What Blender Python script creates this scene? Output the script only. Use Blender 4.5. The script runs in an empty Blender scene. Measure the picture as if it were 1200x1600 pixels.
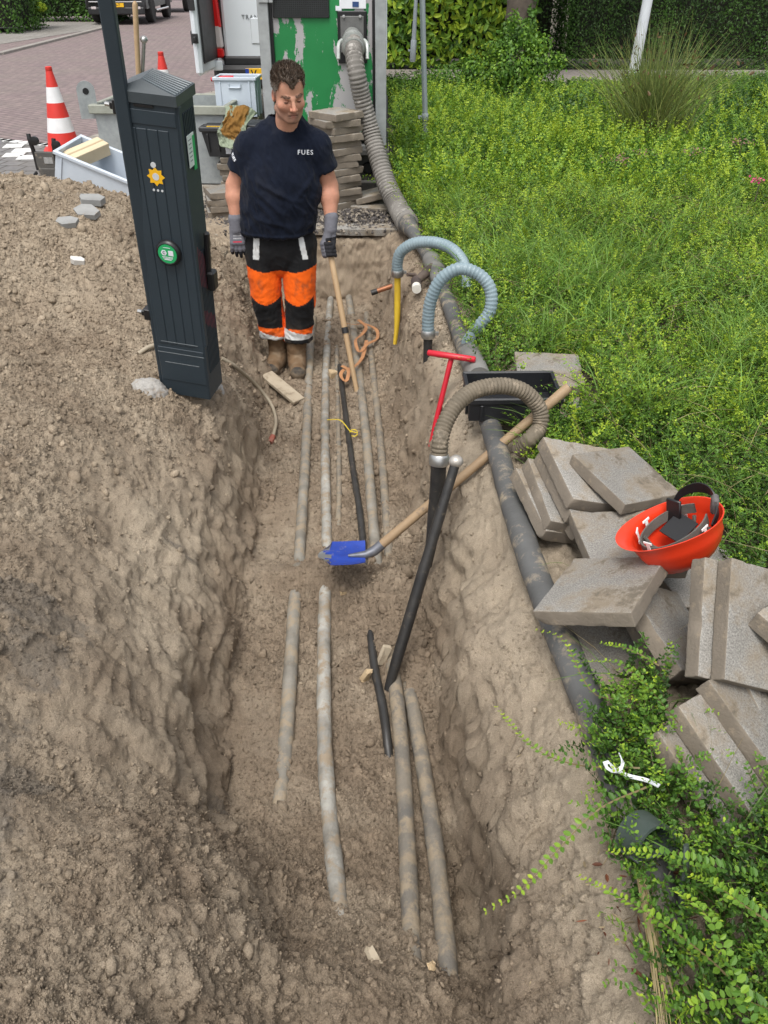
import bpy, math, random
import numpy as np
from mathutils import Vector, Matrix, Euler
from mathutils.bvhtree import BVHTree
SC = bpy.context.scene
COL = SC.collection
R = math.radians
random.seed(4); RNG = np.random.default_rng(11)

# ---------------------------------------------------------------- camera, sky, sun, exposure
FPX, TH, CH = 1290.0, R(33.7), 1.65
cam = bpy.data.cameras.new('camera'); cam_o = bpy.data.objects.new('camera', cam); COL.objects.link(cam_o)
cam.sensor_fit = 'HORIZONTAL'; cam.sensor_width = 36.0; cam.lens = 36.0*FPX/1200.0
cam.clip_start = 0.05; cam.clip_end = 600
cam_o.location = (0, 0, CH); cam_o.rotation_euler = (math.pi/2-TH, 0, 0)
SC.camera = cam_o
sd = Vector((-0.12, -0.40, 0.88)).normalized()     # overcast: weak, very broad sun, high behind the camera
w = bpy.data.worlds.new('World'); SC.world = w; w.use_nodes = True
nt = w.node_tree; bg = nt.nodes['Background']
sky = nt.nodes.new('ShaderNodeTexSky'); sky.sky_type = 'NISHITA'; sky.sun_disc = False
sky.sun_elevation = math.asin(sd.z); sky.sun_rotation = math.atan2(sd.x, sd.y)
sky.air_density = 1.0; sky.dust_density = 3.0
hs = nt.nodes.new('ShaderNodeHueSaturation'); hs.inputs['Saturation'].default_value = 0.22
nt.links.new(sky.outputs[0], hs.inputs['Color']); nt.links.new(hs.outputs[0], bg.inputs[0])
bg.inputs[1].default_value = 0.15
sun = bpy.data.lights.new('sun', 'SUN'); sun.energy = 1.5; sun.angle = R(26); sun.color = (1, .965, .91)
sun_o = bpy.data.objects.new('sun', sun); COL.objects.link(sun_o)
sun_o.rotation_euler = sd.to_track_quat('Z', 'Y').to_euler()
SC.view_settings.view_transform = 'Standard'; SC.view_settings.look = 'None'
SC.view_settings.exposure = 0.68; SC.view_settings.gamma = 1

# ---------------------------------------------------------------- helpers
_s, _c = math.sin(TH), math.cos(TH)
def _dir(px, py):
    a = (px-600)/FPX; b = (py-800)/FPX
    return a, _c-b*_s, -_s-b*_c
def atz(px, py, Z=0.0):                    # where the sight line of a survey point meets a height
    d = _dir(px, py); t = (Z-CH)/d[2]; return Vector((d[0]*t, d[1]*t, Z))
def aty(px, py, Y):                        # ... meets a vertical plane at distance Y
    d = _dir(px, py); t = Y/d[1]; return Vector((d[0]*t, Y, CH+d[2]*t))

def tag(o, label=None, cat=None, group=None, kind=None):
    if label: o['label'] = label
    if cat: o['category'] = cat
    if group: o['group'] = group
    if kind: o['kind'] = kind
    return o
def empty(name, loc=(0, 0, 0), rot=(0, 0, 0), label=None, cat=None, group=None):
    o = bpy.data.objects.new(name, None); COL.objects.link(o); o.empty_display_size = .1
    o.location = loc; o.rotation_euler = rot
    return tag(o, label, cat, group)
def np_mesh(name, V, F, mats, parent=None, smooth=True, col=None, fmat=None):
    """V (n,3); F (m,k) int array or list of such arrays (quads / tris)"""
    me = bpy.data.meshes.new(name)
    V = np.asarray(V, np.float32)
    Fs = [np.asarray(f, np.int32) for f in (F if isinstance(F, list) else [F]) if len(f)]
    me.vertices.add(len(V)); me.vertices.foreach_set('co', V.ravel())
    loops = np.concatenate([f.ravel() for f in Fs]) if Fs else np.zeros(0, np.int32)
    tot = np.concatenate([np.full(len(f), f.shape[1], np.int32) for f in Fs])
    start = np.concatenate([[0], np.cumsum(tot)[:-1]]).astype(np.int32)
    me.loops.add(len(loops)); me.loops.foreach_set('vertex_index', loops)
    me.polygons.add(len(tot)); me.polygons.foreach_set('loop_start', start); me.polygons.foreach_set('loop_total', tot)
    if fmat is not None: me.polygons.foreach_set('material_index', np.asarray(fmat, np.int32))
    me.polygons.foreach_set('use_smooth', np.full(len(tot), bool(smooth)))
    me.update(calc_edges=True)
    if col is not None:
        ca = me.color_attributes.new('Col', 'FLOAT_COLOR', 'POINT')
        c4 = np.ones((len(V), 4), np.float32); c4[:, :3] = col
        ca.data.foreach_set('color', c4.ravel())
    for m in (mats if isinstance(mats, (list, tuple)) else [mats]): me.materials.append(m)
    o = bpy.data.objects.new(name, me); COL.objects.link(o)
    if parent is not None: o.parent = parent
    return o

class MB:
    """collects solid shapes, links them as ONE mesh object"""
    def __init__(s): s.v = []; s.f = []; s.m = []
    def add(s, V, F, M=None, mi=0):
        b = len(s.v)
        for p in V:
            p = Vector(p); s.v.append(tuple((M @ p) if M is not None else p))
        for f in F: s.f.append(tuple(b+i for i in f)); s.m.append(mi)
        return s
    def box(s, c, d, rot=None, bev=0.0, M=None, mi=0):
        x, y, z = d[0]/2, d[1]/2, d[2]/2
        T = Matrix.Translation(Vector(c)) @ (Euler(rot).to_matrix().to_4x4() if rot is not None else Matrix.Identity(4))
        if M is not None: T = M @ T
        if bev <= 0:
            V = [(a*x, b*y, e*z) for a in (-1, 1) for b in (-1, 1) for e in (-1, 1)]
            F = [(0, 1, 3, 2), (4, 6, 7, 5), (0, 4, 5, 1), (2, 3, 7, 6), (0, 2, 6, 4), (1, 5, 7, 3)]
        else:
            V = []; idx = {}
            for a in (-1, 1):
                for b in (-1, 1):
                    for e in (-1, 1):
                        for k in range(3):
                            q = [a*(x-bev), b*(y-bev), e*(z-bev)]; q[k] = (a*x, b*y, e*z)[k]
                            idx[(a, b, e, k)] = len(V); V.append(q)
            F = []
            g = lambda a, b, e, k: idx[(a, b, e, k)]
            for a in (-1, 1):
                f = [g(a, -1, -1, 0), g(a, 1, -1, 0), g(a, 1, 1, 0), g(a, -1, 1, 0)]; F.append(f if a > 0 else f[::-1])
                f = [g(-1, a, -1, 1), g(-1, a, 1, 1), g(1, a, 1, 1), g(1, a, -1, 1)]; F.append(f if a > 0 else f[::-1])
                f = [g(-1, -1, a, 2), g(1, -1, a, 2), g(1, 1, a, 2), g(-1, 1, a, 2)]; F.append(f if a > 0 else f[::-1])
            for a in (-1, 1):
                for b in (-1, 1):
                    f = [g(a, b, -1, 0), g(a, b, -1, 1), g(a, b, 1, 1), g(a, b, 1, 0)]; F.append(f if a*b > 0 else f[::-1])
                    f = [g(a, -1, b, 0), g(a, 1, b, 0), g(a, 1, b, 2), g(a, -1, b, 2)]; F.append(f if a*b > 0 else f[::-1])
                    f = [g(-1, a, b, 1), g(-1, a, b, 2), g(1, a, b, 2), g(1, a, b, 1)]; F.append(f if a*b > 0 else f[::-1])
                    for e in (-1, 1):
                        f = [g(a, b, e, 0), g(a, b, e, 1), g(a, b, e, 2)]; F.append(f if a*b*e > 0 else f[::-1])
        return s.add(V, F, T, mi)
    def tube(s, pts, rad, n=12, cap=True, mi=0, flat=None):
        V, F = tube_np(pts, rad, n, cap, flat); return s.add(V, F, None, mi)
    def lathe(s, prof, n=24, M=None, mi=0, cap=True):
        V = []; F = []
        for r, z in prof:
            for k in range(n):
                a = 2*math.pi*k/n; V.append((r*math.cos(a), r*math.sin(a), z))
        for i in range(len(prof)-1):
            for k in range(n):
                k2 = (k+1) % n; F.append((i*n+k, i*n+k2, (i+1)*n+k2, (i+1)*n+k))
        if cap:
            F.append(tuple(range(n))[::-1]); F.append(tuple((len(prof)-1)*n+k for k in range(n)))
        return s.add(V, F, M, mi)
    def prism(s, poly, y0, y1, M=None, mi=0):
        """poly in local xz, extruded along y"""
        n = len(poly); V = [(x, y0, z) for x, z in poly]+[(x, y1, z) for x, z in poly]
        F = [tuple(range(n)), tuple(range(2*n-1, n-1, -1))]+[(i, i+n, (i+1) % n+n, (i+1) % n) for i in range(n)]
        return s.add(V, F, M, mi)
    def build(s, name, mats, parent=None, smooth=False, angle=None):
        me = bpy.data.meshes.new(name); me.from_pydata(s.v, [], s.f)
        for m in (mats if isinstance(mats, (list, tuple)) else [mats]): me.materials.append(m)
        me.polygons.foreach_set('material_index', s.m)
        if smooth:
            me.polygons.foreach_set('use_smooth', [True]*len(s.f))
            me.set_sharp_from_angle(angle=R(angle if angle else 40))
        me.update()
        o = bpy.data.objects.new(name, me); COL.objects.link(o)
        if parent is not None: o.parent = parent
        return o

def tube_np(pts, rad, n=12, cap=True, flat=None):
    P = [Vector(p) for p in pts]; m = len(P)
    rad = list(rad) if hasattr(rad, '__len__') else [rad]*m
    T = [(P[min(i+1, m-1)]-P[max(i-1, 0)]).normalized() for i in range(m)]
    u = T[0].orthogonal().normalized()
    V = []; F = []
    for i in range(m):
        u = (u-T[i]*u.dot(T[i])).normalized(); v = T[i].cross(u)
        for k in range(n):
            a = 2*math.pi*k/n
            V.append(P[i]+u*(math.cos(a)*rad[i])+v*(math.sin(a)*rad[i]*(flat[i] if flat else 1)))
    for i in range(m-1):
        for k in range(n):
            k2 = (k+1) % n; F.append((i*n+k, i*n+k2, (i+1)*n+k2, (i+1)*n+k))
    if cap: F.append(tuple(range(n))[::-1]); F.append(tuple((m-1)*n+k for k in range(n)))
    return V, F
def spline(pts, step):
    """Catmull-Rom through the points, resampled at even steps"""
    P = [Vector(p) for p in pts]; P = [P[0]*2-P[1]]+P+[P[-1]*2-P[-2]]
    out = []
    for i in range(1, len(P)-2):
        for k in range(24):
            t = k/24; a, b, c, d = P[i-1:i+3]
            out.append(.5*((2*b)+(c-a)*t+(2*a-5*b+4*c-d)*t*t+(3*b-a-3*c+d)*t**3))
    out.append(P[-2])
    A = np.array([tuple(p) for p in out]); L = np.concatenate([[0], np.cumsum(np.linalg.norm(np.diff(A, axis=0), axis=1))])
    k = max(2, int(L[-1]/step)+1); q = np.linspace(0, L[-1], k)
    return [Vector((np.interp(x, L, A[:, 0]), np.interp(x, L, A[:, 1]), np.interp(x, L, A[:, 2]))) for x in q]
def copy_tree(o, parent=None):
    c = o.copy(); COL.objects.link(c)
    if parent is not None: c.parent = parent
    for ch in list(o.children): copy_tree(ch, c)
    return c
def text_mesh(txt, size, depth=0.002, bold=0.0, align='CENTER', space=1.0):
    cu = bpy.data.curves.new('txt', 'FONT'); cu.body = txt; cu.size = size; cu.extrude = depth; cu.align_x = align; cu.align_y = 'CENTER'
    cu.offset = bold; cu.space_character = space; cu.resolution_u = 3
    o = bpy.data.objects.new('txt', cu); COL.objects.link(o)
    bpy.context.view_layer.update()
    me = bpy.data.meshes.new_from_object(o.evaluated_get(bpy.context.evaluated_depsgraph_get()))
    bpy.data.objects.remove(o); bpy.data.curves.remove(cu); return me
def add_text(name, txt, size, mat, parent, loc, rot, depth=0.002, bold=0.0, space=1.0, align='CENTER'):
    me = text_mesh(txt, size, depth, bold, align, space); me.name = name; me.materials.clear(); me.materials.append(mat)
    o = bpy.data.objects.new(name, me); COL.objects.link(o); o.parent = parent; o.location = loc; o.rotation_euler = rot
    return o

# ---- numpy gradient noise
_perm = RNG.permutation(256).astype(np.int32); _perm = np.concatenate([_perm]*3)
_g = RNG.normal(size=(256, 3)).astype(np.float32); _g /= np.linalg.norm(_g, axis=1)[:, None]
def gnoise(P):
    P = np.asarray(P, np.float32); i = np.floor(P).astype(np.int32); f = P-i; i &= 255
    u = f*f*f*(f*(f*6-15)+10); out = 0
    for dx in (0, 1):
        for dy in (0, 1):
            for dz in (0, 1):
                h = _perm[_perm[_perm[i[:, 0]+dx]+i[:, 1]+dy]+i[:, 2]+dz]
                g = _g[h]; d = (f[:, 0]-dx)*g[:, 0]+(f[:, 1]-dy)*g[:, 1]+(f[:, 2]-dz)*g[:, 2]
                wt = (u[:, 0] if dx else 1-u[:, 0])*(u[:, 1] if dy else 1-u[:, 1])*(u[:, 2] if dz else 1-u[:, 2])
                out = out+wt*d
    return out*1.6
def fbm(P, freq, octv=4, gain=.5, kind=0):
    P = np.asarray(P, np.float32); a = 1; s = 0; t = 0
    for k in range(octv):
        n = gnoise(P*freq+k*17.3)
        if kind == 1: n = 1-2*np.abs(n)
        elif kind == 2: n = 2*np.abs(n)-.5
        s = s+a*n; t += a; a *= gain; freq *= 2.03
    return s/t
def sstep(a, b, x):
    t = np.clip((x-a)/(b-a), 0, 1); return t*t*(3-2*t)

# ---- signed distance modelling (bodies and clothes grow as one continuous surface)
def nd_interp(x, y, z): return np.stack(np.meshgrid(x, y, z, indexing='ij'), -1).reshape(-1, 3)
class Field:
    def __init__(s, xs, ys, zs):
        s.ax = [np.asarray(a, np.float32) for a in (xs, ys, zs)]
        s.v = np.full([len(a) for a in s.ax], 1.0, np.float32)
    def _op(s, fn, lo, hi, op, k):
        sl = []
        for a, l, h in zip(s.ax, lo, hi):
            i0 = max(0, np.searchsorted(a, l)-1); i1 = min(len(a), np.searchsorted(a, h)+1); sl.append(slice(i0, i1))
        sub = [a[q] for a, q in zip(s.ax, sl)]
        if min(len(q) for q in sub) == 0: return s
        P = nd_interp(*sub); d = fn(P).reshape([len(q) for q in sub]).astype(np.float32); o = s.v[tuple(sl)]
        if op == 'add':
            h = np.clip(.5+.5*(o-d)/k, 0, 1); s.v[tuple(sl)] = o*(1-h)+d*h-k*h*(1-h)
        elif op == 'sub':
            d = -d; h = np.clip(.5-.5*(o-d)/k, 0, 1); s.v[tuple(sl)] = o*(1-h)+d*h+k*h*(1-h)
        return s
    def cone(s, a, b, r1, r2, k=.01, M=None, sy=1.0, op='add', cut=None):
        """tapered capsule a->b; M: part frame -> model frame; sy squashes depth; cut: (point, normal) keeps the side behind"""
        a = np.array(a, float); b = np.array(b, float); r = max(r1, r2)+k+.03
        def fn(P):
            Q = P if M is None else (P-M[1]) @ M[0]
            Q = Q.copy(); A = a.copy(); B = b.copy(); Q[:, 1] /= sy; A[1] /= sy; B[1] /= sy
            ba = B-A; t = np.clip(((Q-A) @ ba)/max(ba @ ba, 1e-9), 0, 1)
            d = np.linalg.norm(Q-A-t[:, None]*ba, axis=1)-(r1+(r2-r1)*t)
            d = d*min(1, sy) if sy < 1 else d
            if cut is not None: d = np.maximum(d, (P-np.array(cut[0])) @ np.array(cut[1]))
            return d
        ends = np.array([a, b])
        if M is not None: ends = ends @ M[0].T+M[1]
        rr = r*max(1, sy)
        return s._op(fn, ends.min(0)-rr, ends.max(0)+rr, op, k)
    def ell(s, c, r, k=.01, M=None, op='add'):
        c = np.array(c, float); r = np.array(r, float)
        def fn(P):
            Q = (P if M is None else (P-M[1]) @ M[0])-c
            k0 = np.linalg.norm(Q/r, axis=1); k1 = np.linalg.norm(Q/(r*r), axis=1)
            return k0*(k0-1)/np.maximum(k1, 1e-6)
        cc = c if M is None else M[0] @ c+M[1]
        m = r.max()+k+.03
        return s._op(fn, cc-m, cc+m, op, k)
    def mesh(s):
        x, y, z = s.ax; v = s.v; ins = v < 0
        nx, ny, nz = v.shape
        cnt = np.zeros((nx-1, ny-1, nz-1), np.int8)
        for i in (0, 1):
            for j in (0, 1):
                for k in (0, 1): cnt += ins[i:nx-1+i, j:ny-1+j, k:nz-1+k]
        act = (cnt > 0) & (cnt < 8); idx = -np.ones(act.shape, np.int32); ii = np.argwhere(act); idx[act] = np.arange(len(ii))
        acc = np.zeros((len(ii), 3)); num = np.zeros(len(ii))
        C = [(i, j, k) for i in (0, 1) for j in (0, 1) for k in (0, 1)]
        pos = lambda o: np.stack([x[ii[:, 0]+o[0]], y[ii[:, 1]+o[1]], z[ii[:, 2]+o[2]]], 1)
        val = {o: v[ii[:, 0]+o[0], ii[:, 1]+o[1], ii[:, 2]+o[2]] for o in C}
        for o in C:
            for ax in range(3):
                if o[ax]: continue
                p = list(o); p[ax] = 1; p = tuple(p); a, b = val[o], val[p]
                cr = (a < 0) != (b < 0); t = np.where(cr, a/np.where(cr, a-b, 1), 0)
                q = pos(o)*(1-t)[:, None]+pos(p)*t[:, None]
                acc += q*cr[:, None]; num += cr
        V = acc/num[:, None]
        F = []
        for ax in range(3):
            a, b = [(1, 2), (2, 0), (0, 1)][ax]
            sh = [slice(1, n-1) for n in v.shape]; sh[ax] = slice(0, v.shape[ax]-1)
            sh2 = list(sh); sh2[ax] = slice(1, v.shape[ax])
            A = ins[tuple(sh)]; B = ins[tuple(sh2)]; e = np.argwhere(A != B)
            if not len(e): continue
            off = np.array([s_.start for s_ in sh]); g = e+off
            def cell(da, db):
                h = g.copy(); h[:, a] += da; h[:, b] += db; return idx[h[:, 0], h[:, 1], h[:, 2]]
            q = np.stack([cell(-1, -1), cell(0, -1), cell(0, 0), cell(-1, 0)], 1)
            fl = ~A[tuple(e.T)]; q[fl] = q[fl][:, ::-1]; F.append(q)
        return V.astype(np.float32), np.concatenate(F)
def relax(V, F, it=2, lam=.5):
    n = len(V); e = np.concatenate([F[:, [0, 1]], F[:, [1, 2]], F[:, [2, 3]], F[:, [3, 0]]])
    for _ in range(it):
        s = np.zeros((n, 3)); c = np.zeros(n)
        for a, b in ((0, 1), (1, 0)):
            for d in range(3): s[:, d] += np.bincount(e[:, a], V[e[:, b], d], n)
            c += np.bincount(e[:, a], minlength=n)
        V = V+(s/np.maximum(c, 1)[:, None]-V)*lam
    return V
def vnormals(V, F):
    n = np.cross(V[F[:, 2]]-V[F[:, 0]], V[F[:, 3]]-V[F[:, 1]]) if F.shape[1] == 4 else np.cross(V[F[:, 1]]-V[F[:, 0]], V[F[:, 2]]-V[F[:, 0]])
    N = np.zeros_like(V, dtype=np.float64)
    for k in range(F.shape[1]):
        for d in range(3): N[:, d] += np.bincount(F[:, k], n[:, d], len(V))
    return N/np.maximum(np.linalg.norm(N, axis=1), 1e-9)[:, None]

# ---------------------------------------------------------------- materials
def srgb(h):
    c = [int(h[i:i+2], 16)/255 for i in (0, 2, 4)]
    return tuple(x/12.92 if x <= .04045 else ((x+.055)/1.055)**2.4 for x in c)
class NT:
    def __init__(s, name):
        s.m = bpy.data.materials.new(name); s.m.use_nodes = True; s.t = s.m.node_tree; s.b = s.t.nodes['Principled BSDF']
        s.tc = None
    def n(s, ty, **kw):
        q = s.t.nodes.new('ShaderNode'+ty)
        for k, v in kw.items(): setattr(q, k, v)
        return q
    def l(s, a, b): s.t.links.new(a, b)
    def co(s, kind='Object', scale=None):
        if s.tc is None: s.tc = s.n('TexCoord')
        o = s.tc.outputs[kind]
        if scale is not None:
            mp = s.n('Mapping'); mp.inputs['Scale'].default_value = scale; s.l(o, mp.inputs[0]); o = mp.outputs[0]
        return o
    def noise(s, scale, detail=4, rough=.55, co=None, dist=0):
        q = s.n('TexNoise'); q.inputs['Scale'].default_value = scale; q.inputs['Detail'].default_value = detail
        q.inputs['Roughness'].default_value = rough; q.inputs['Distortion'].default_value = dist
        s.l(co if co is not None else s.co(), q.inputs['Vector']); return q.outputs['Fac']
    def ramp(s, fac, stops):
        q = s.n('ValToRGB'); e = q.color_ramp.elements
        while len(e) < len(stops): e.new(.5)
        for el, (p, c) in zip(e, stops):
            el.position = p; el.color = (*c, 1) if len(c) == 3 else c
        s.l(fac, q.inputs[0]); return q.outputs[0]
    def mix(s, fac, a, b, blend='MIX'):
        q = s.n('Mix', data_type='RGBA', blend_type=blend)
        for i, x in ((0, fac), (6, a), (7, b)):
            if hasattr(x, 'default_value') or hasattr(x, 'links'): s.l(x, q.inputs[i])
            else: q.inputs[i].default_value = x if i == 0 else (*x, 1)
        return q.outputs[2]
    def math(s, op, a, b=0.0):
        q = s.n('Math', operation=op)
        for i, x in enumerate((a, b)):
            if isinstance(x, (int, float)): q.inputs[i].default_value = x
            else: s.l(x, q.inputs[i])
        return q.outputs[0]
    def set(s, color=None, rough=None, metal=None, spec=None):
        for nm, x in (('Base Color', color), ('Roughness', rough), ('Metallic', metal), ('Specular IOR Level', spec)):
            if x is None: continue
            if isinstance(x, (int, float)): s.b.inputs[nm].default_value = x
            elif isinstance(x, tuple): s.b.inputs[nm].default_value = (*x, 1)
            else: s.l(x, s.b.inputs[nm])
        return s
    def bump(s, h, strength=.3, dist=.01, prev=None):
        q = s.n('Bump'); q.inputs['Strength'].default_value = strength; q.inputs['Distance'].default_value = dist
        s.l(h, q.inputs['Height'])
        if prev is not None: s.l(prev, q.inputs['Normal'])
        s.l(q.outputs[0], s.b.inputs['Normal']); return q.outputs[0]
def worn(name, c1, c2, scale=6, rough=(.5, .7), metal=0, bump=0.0, bscale=60, dirt=None, dirt_amt=.5, spec=None, detail=6):
    """a surface whose colour drifts between two tones, with blotches of dirt and a fine grain"""
    t = NT(name); f = t.noise(scale, detail, .62)
    c = t.ramp(f, [(.3, c1), (.7, c2)])
    if dirt:
        d = t.ramp(t.noise(scale*2.3, 8, .7), [(dirt_amt, (0, 0, 0)), (min(1, dirt_amt+.12), (1, 1, 1))])
        c = t.mix(d, c, dirt)
    t.set(c, None, metal, spec)
    rr = t.n('MapRange'); t.l(t.noise(scale*1.7, 5), rr.inputs[0]); rr.inputs[3].default_value = rough[0]; rr.inputs[4].default_value = rough[1]
    t.l(rr.outputs[0], t.b.inputs['Roughness'])
    if bump: t.bump(t.noise(bscale, 5, .65), bump, .004)
    return t.m
def vcol(name, rough=.8, bump=0.0, bscale=200, spec=.3, sheen=0.0, mottling=.0, sss=0.0, weave=False):
    t = NT(name); a = t.n('Attribute'); a.attribute_name = 'Col'; c = a.outputs['Color']
    if mottling:
        q = t.n('MapRange'); t.l(t.noise(35, 6, .65), q.inputs[0]); q.inputs[1].default_value = .25; q.inputs[2].default_value = .75
        q.inputs[3].default_value = 1-mottling; q.inputs[4].default_value = 1+mottling
        c = t.mix(1.0, c, q.outputs[0], 'MULTIPLY')
    t.set(c, rough, 0, spec)
    if bump: t.bump(t.noise(bscale, 4, .6), bump, .003)
    if sss:
        t.b.inputs['Subsurface Weight'].default_value = sss; t.b.inputs['Subsurface Radius'].default_value = (.01, .004, .002); t.b.inputs['Subsurface Scale'].default_value = .5
    if sheen: t.b.inputs['Sheen Weight'].default_value = sheen
    return t.m
# ---------------------------------------------------------------- terrain: the dug trench, its banks and the spoil heap
_ST = [  # Y, then (X, Z) from the far left to the right: back of heap, heap, heap edge, bank top, lip, toe | toe, lip, ledge, verge
 (-.8, [(-5, .2), (-1.7, .22), (-1.0, .12), (-.6, .0), (-.3, -.02), (-.1, -.03), (.15, -.03), (.3, -.02), (.5, .0), (1.3, .0)]),
 (.3, [(-5, .2), (-1.6, .25), (-.9, .12), (-.5, .0), (-.3, -.1), (-.1, -.2), (.15, -.2), (.3, -.12), (.5, -.02), (1.3, .0)]),
 (.75, [(-5, .2), (-1.3, .32), (-.78, .13), (-.43, .0), (-.37, -.16), (-.15, -.36), (.2, -.42), (.33, -.2), (.5, -.02), (1.3, .0)]),
 (1.1, [(-5, .2), (-1.4, .34), (-.88, .14), (-.56, -.05), (-.38, -.22), (-.2, -.46), (.28, -.60), (.35, -.22), (.52, .0), (1.3, .0)]),
 (1.5, [(-5, .2), (-1.6, .36), (-1.02, .18), (-.80, .0), (-.62, -.27), (-.44, -.6), (.27, -.70), (.30, -.2), (.52, .0), (1.3, .0)]),
 (2.0, [(-5, .2), (-1.7, .36), (-1.12, .19), (-.93, .02), (-.74, -.24), (-.57, -.63), (.20, -.66), (.24, -.2), (.5, .0), (1.3, .0)]),
 (2.5, [(-5, .2), (-1.8, .34), (-1.22, .17), (-1.0, .02), (-.80, -.20), (-.61, -.63), (.18, -.62), (.335, -.12), (.44, .0), (1.3, .0)]),
 (3.1, [(-5, .2), (-1.9, .32), (-1.35, .14), (-1.0, .01), (-.80, -.18), (-.64, -.61), (.15, -.60), (.30, -.10), (.42, .0), (1.3, .0)]),
 (3.6, [(-5, .2), (-2.1, .3), (-1.4, .1), (-.93, .0), (-.73, -.14), (-.65, -.6), (.14, -.6), (.29, -.08), (.40, .0), (1.3, .0)]),
 (4.2, [(-5, .2), (-2.2, .36), (-1.5, .22), (-1.08, .06), (-.86, -.2), (-.70, -.57), (.11, -.58), (.24, -.06), (.36, .0), (1.3, .0)]),
 (5.0, [(-5, .25), (-2.3, .45), (-1.6, .34), (-1.2, .14), (-.98, -.1), (-.74, -.56), (.05, -.55), (.13, -.05), (.32, .0), (1.3, .0)]),
 (5.6, [(-5, .3), (-2.4, .5), (-1.75, .40), (-1.3, .14), (-1.05, -.1), (-.8, -.5), (.0, -.5), (.07, -.04), (.25, .0), (1.3, .0)]),
 (6.05, [(-5, .25), (-2.4, .42), (-1.8, .25), (-1.35, .05), (-1.05, -.05), (-.8, -.42), (-.02, -.44), (.05, -.04), (.2, .0), (1.3, .0)]),
 (6.22, [(-5, .15), (-2.4, .26), (-1.8, .12), (-1.35, .02), (-1.1, .0), (-.8, -.06), (-.02, -.06), (.04, -.02), (.2, .0), (1.3, .0)]),
 (6.6, [(-5, .02), (-2.4, .03), (-1.8, .01), (-1.35, .0), (-1.1, .0), (-.8, .0), (-.02, .0), (.04, .0), (.2, .0), (1.3, .0)]),
 (7.2, [(-5, -.03), (-2.4, -.03), (-1.8, -.03), (-1.35, -.03), (-1.1, -.03), (-.8, -.03), (-.02, -.03), (.04, -.03), (.2, -.03), (1.3, -.03)]),
]
_SY = np.array([s[0] for s in _ST]); _SP = np.array([s[1] for s in _ST])         # (n, 10, 2)
def _prof(Y):
    k = np.clip(np.searchsorted(_SY, Y)-1, 0, len(_SY)-2); t = np.clip((Y-_SY[k])/(_SY[k+1]-_SY[k]), 0, 1)
    return _SP[k]*(1-t)+_SP[k+1]*t
def base_z(X, Y):
    """bare shape of the dig before lumps, for one Y and many X"""
    p = _prof(Y); return np.interp(X, p[:, 0], p[:, 1])
def mounds(X, Y, Z):
    g = lambda cx, cy, sx, sy, h: h*np.exp(-((X-cx)/sx)**2-((Y-cy)/sy)**2)
    Z = Z+g(-.28, 2.83, .20, .075, .09)+g(.06, 2.66, .17, .20, .17)+g(-.56, 2.85, .12, .09, .06)
    Z = Z+g(.12, 2.30, .10, .2, .05)-g(.26, 1.42, .06, .22, .12)-g(.08, 2.12, .035, .2, .06)-g(-.02, 3.4, .03, .5, .03)
    Z = Z+g(-.40, 1.34, .14, .16, .10)+g(-.5, 1.08, .15, .16, .08)+g(-.1, 1.0, .3, .1, .10)-g(-.53, 1.72, .035, .16, .05)
    Z = Z+g(-1.9, 5.1, .5, .4, .06)+g(-2.6, 4.6, .5, .5, .08)-g(-1.7, 3.9, .35, .3, .08)+g(-1.35, 1.55, .25, .25, .05)+g(-1.25, 2.75, .25, .35, .07)
    Z = Z+g(.22, 4.0, .10, .3, .05)+g(-.82, 1.35, .2, .16, -.05)+g(.33, 3.15, .07, .12, -.05)-g(-1.05, 1.25, .10, .06, .05)
    Z = Z-g(-.4, 6.0, .3, .2, .05)
    return Z
def gblur(Z, sig):
    k = np.arange(-3*sig, 3*sig+1); w_ = np.exp(-(k/sig)**2/2); w_ /= w_.sum()
    P = np.pad(Z, ((0, 0), (len(k)//2, len(k)//2)), mode='edge'); out = 0
    for i, q in enumerate(w_): out = out+q*P[:, i:i+Z.shape[1]]
    return out
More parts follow.
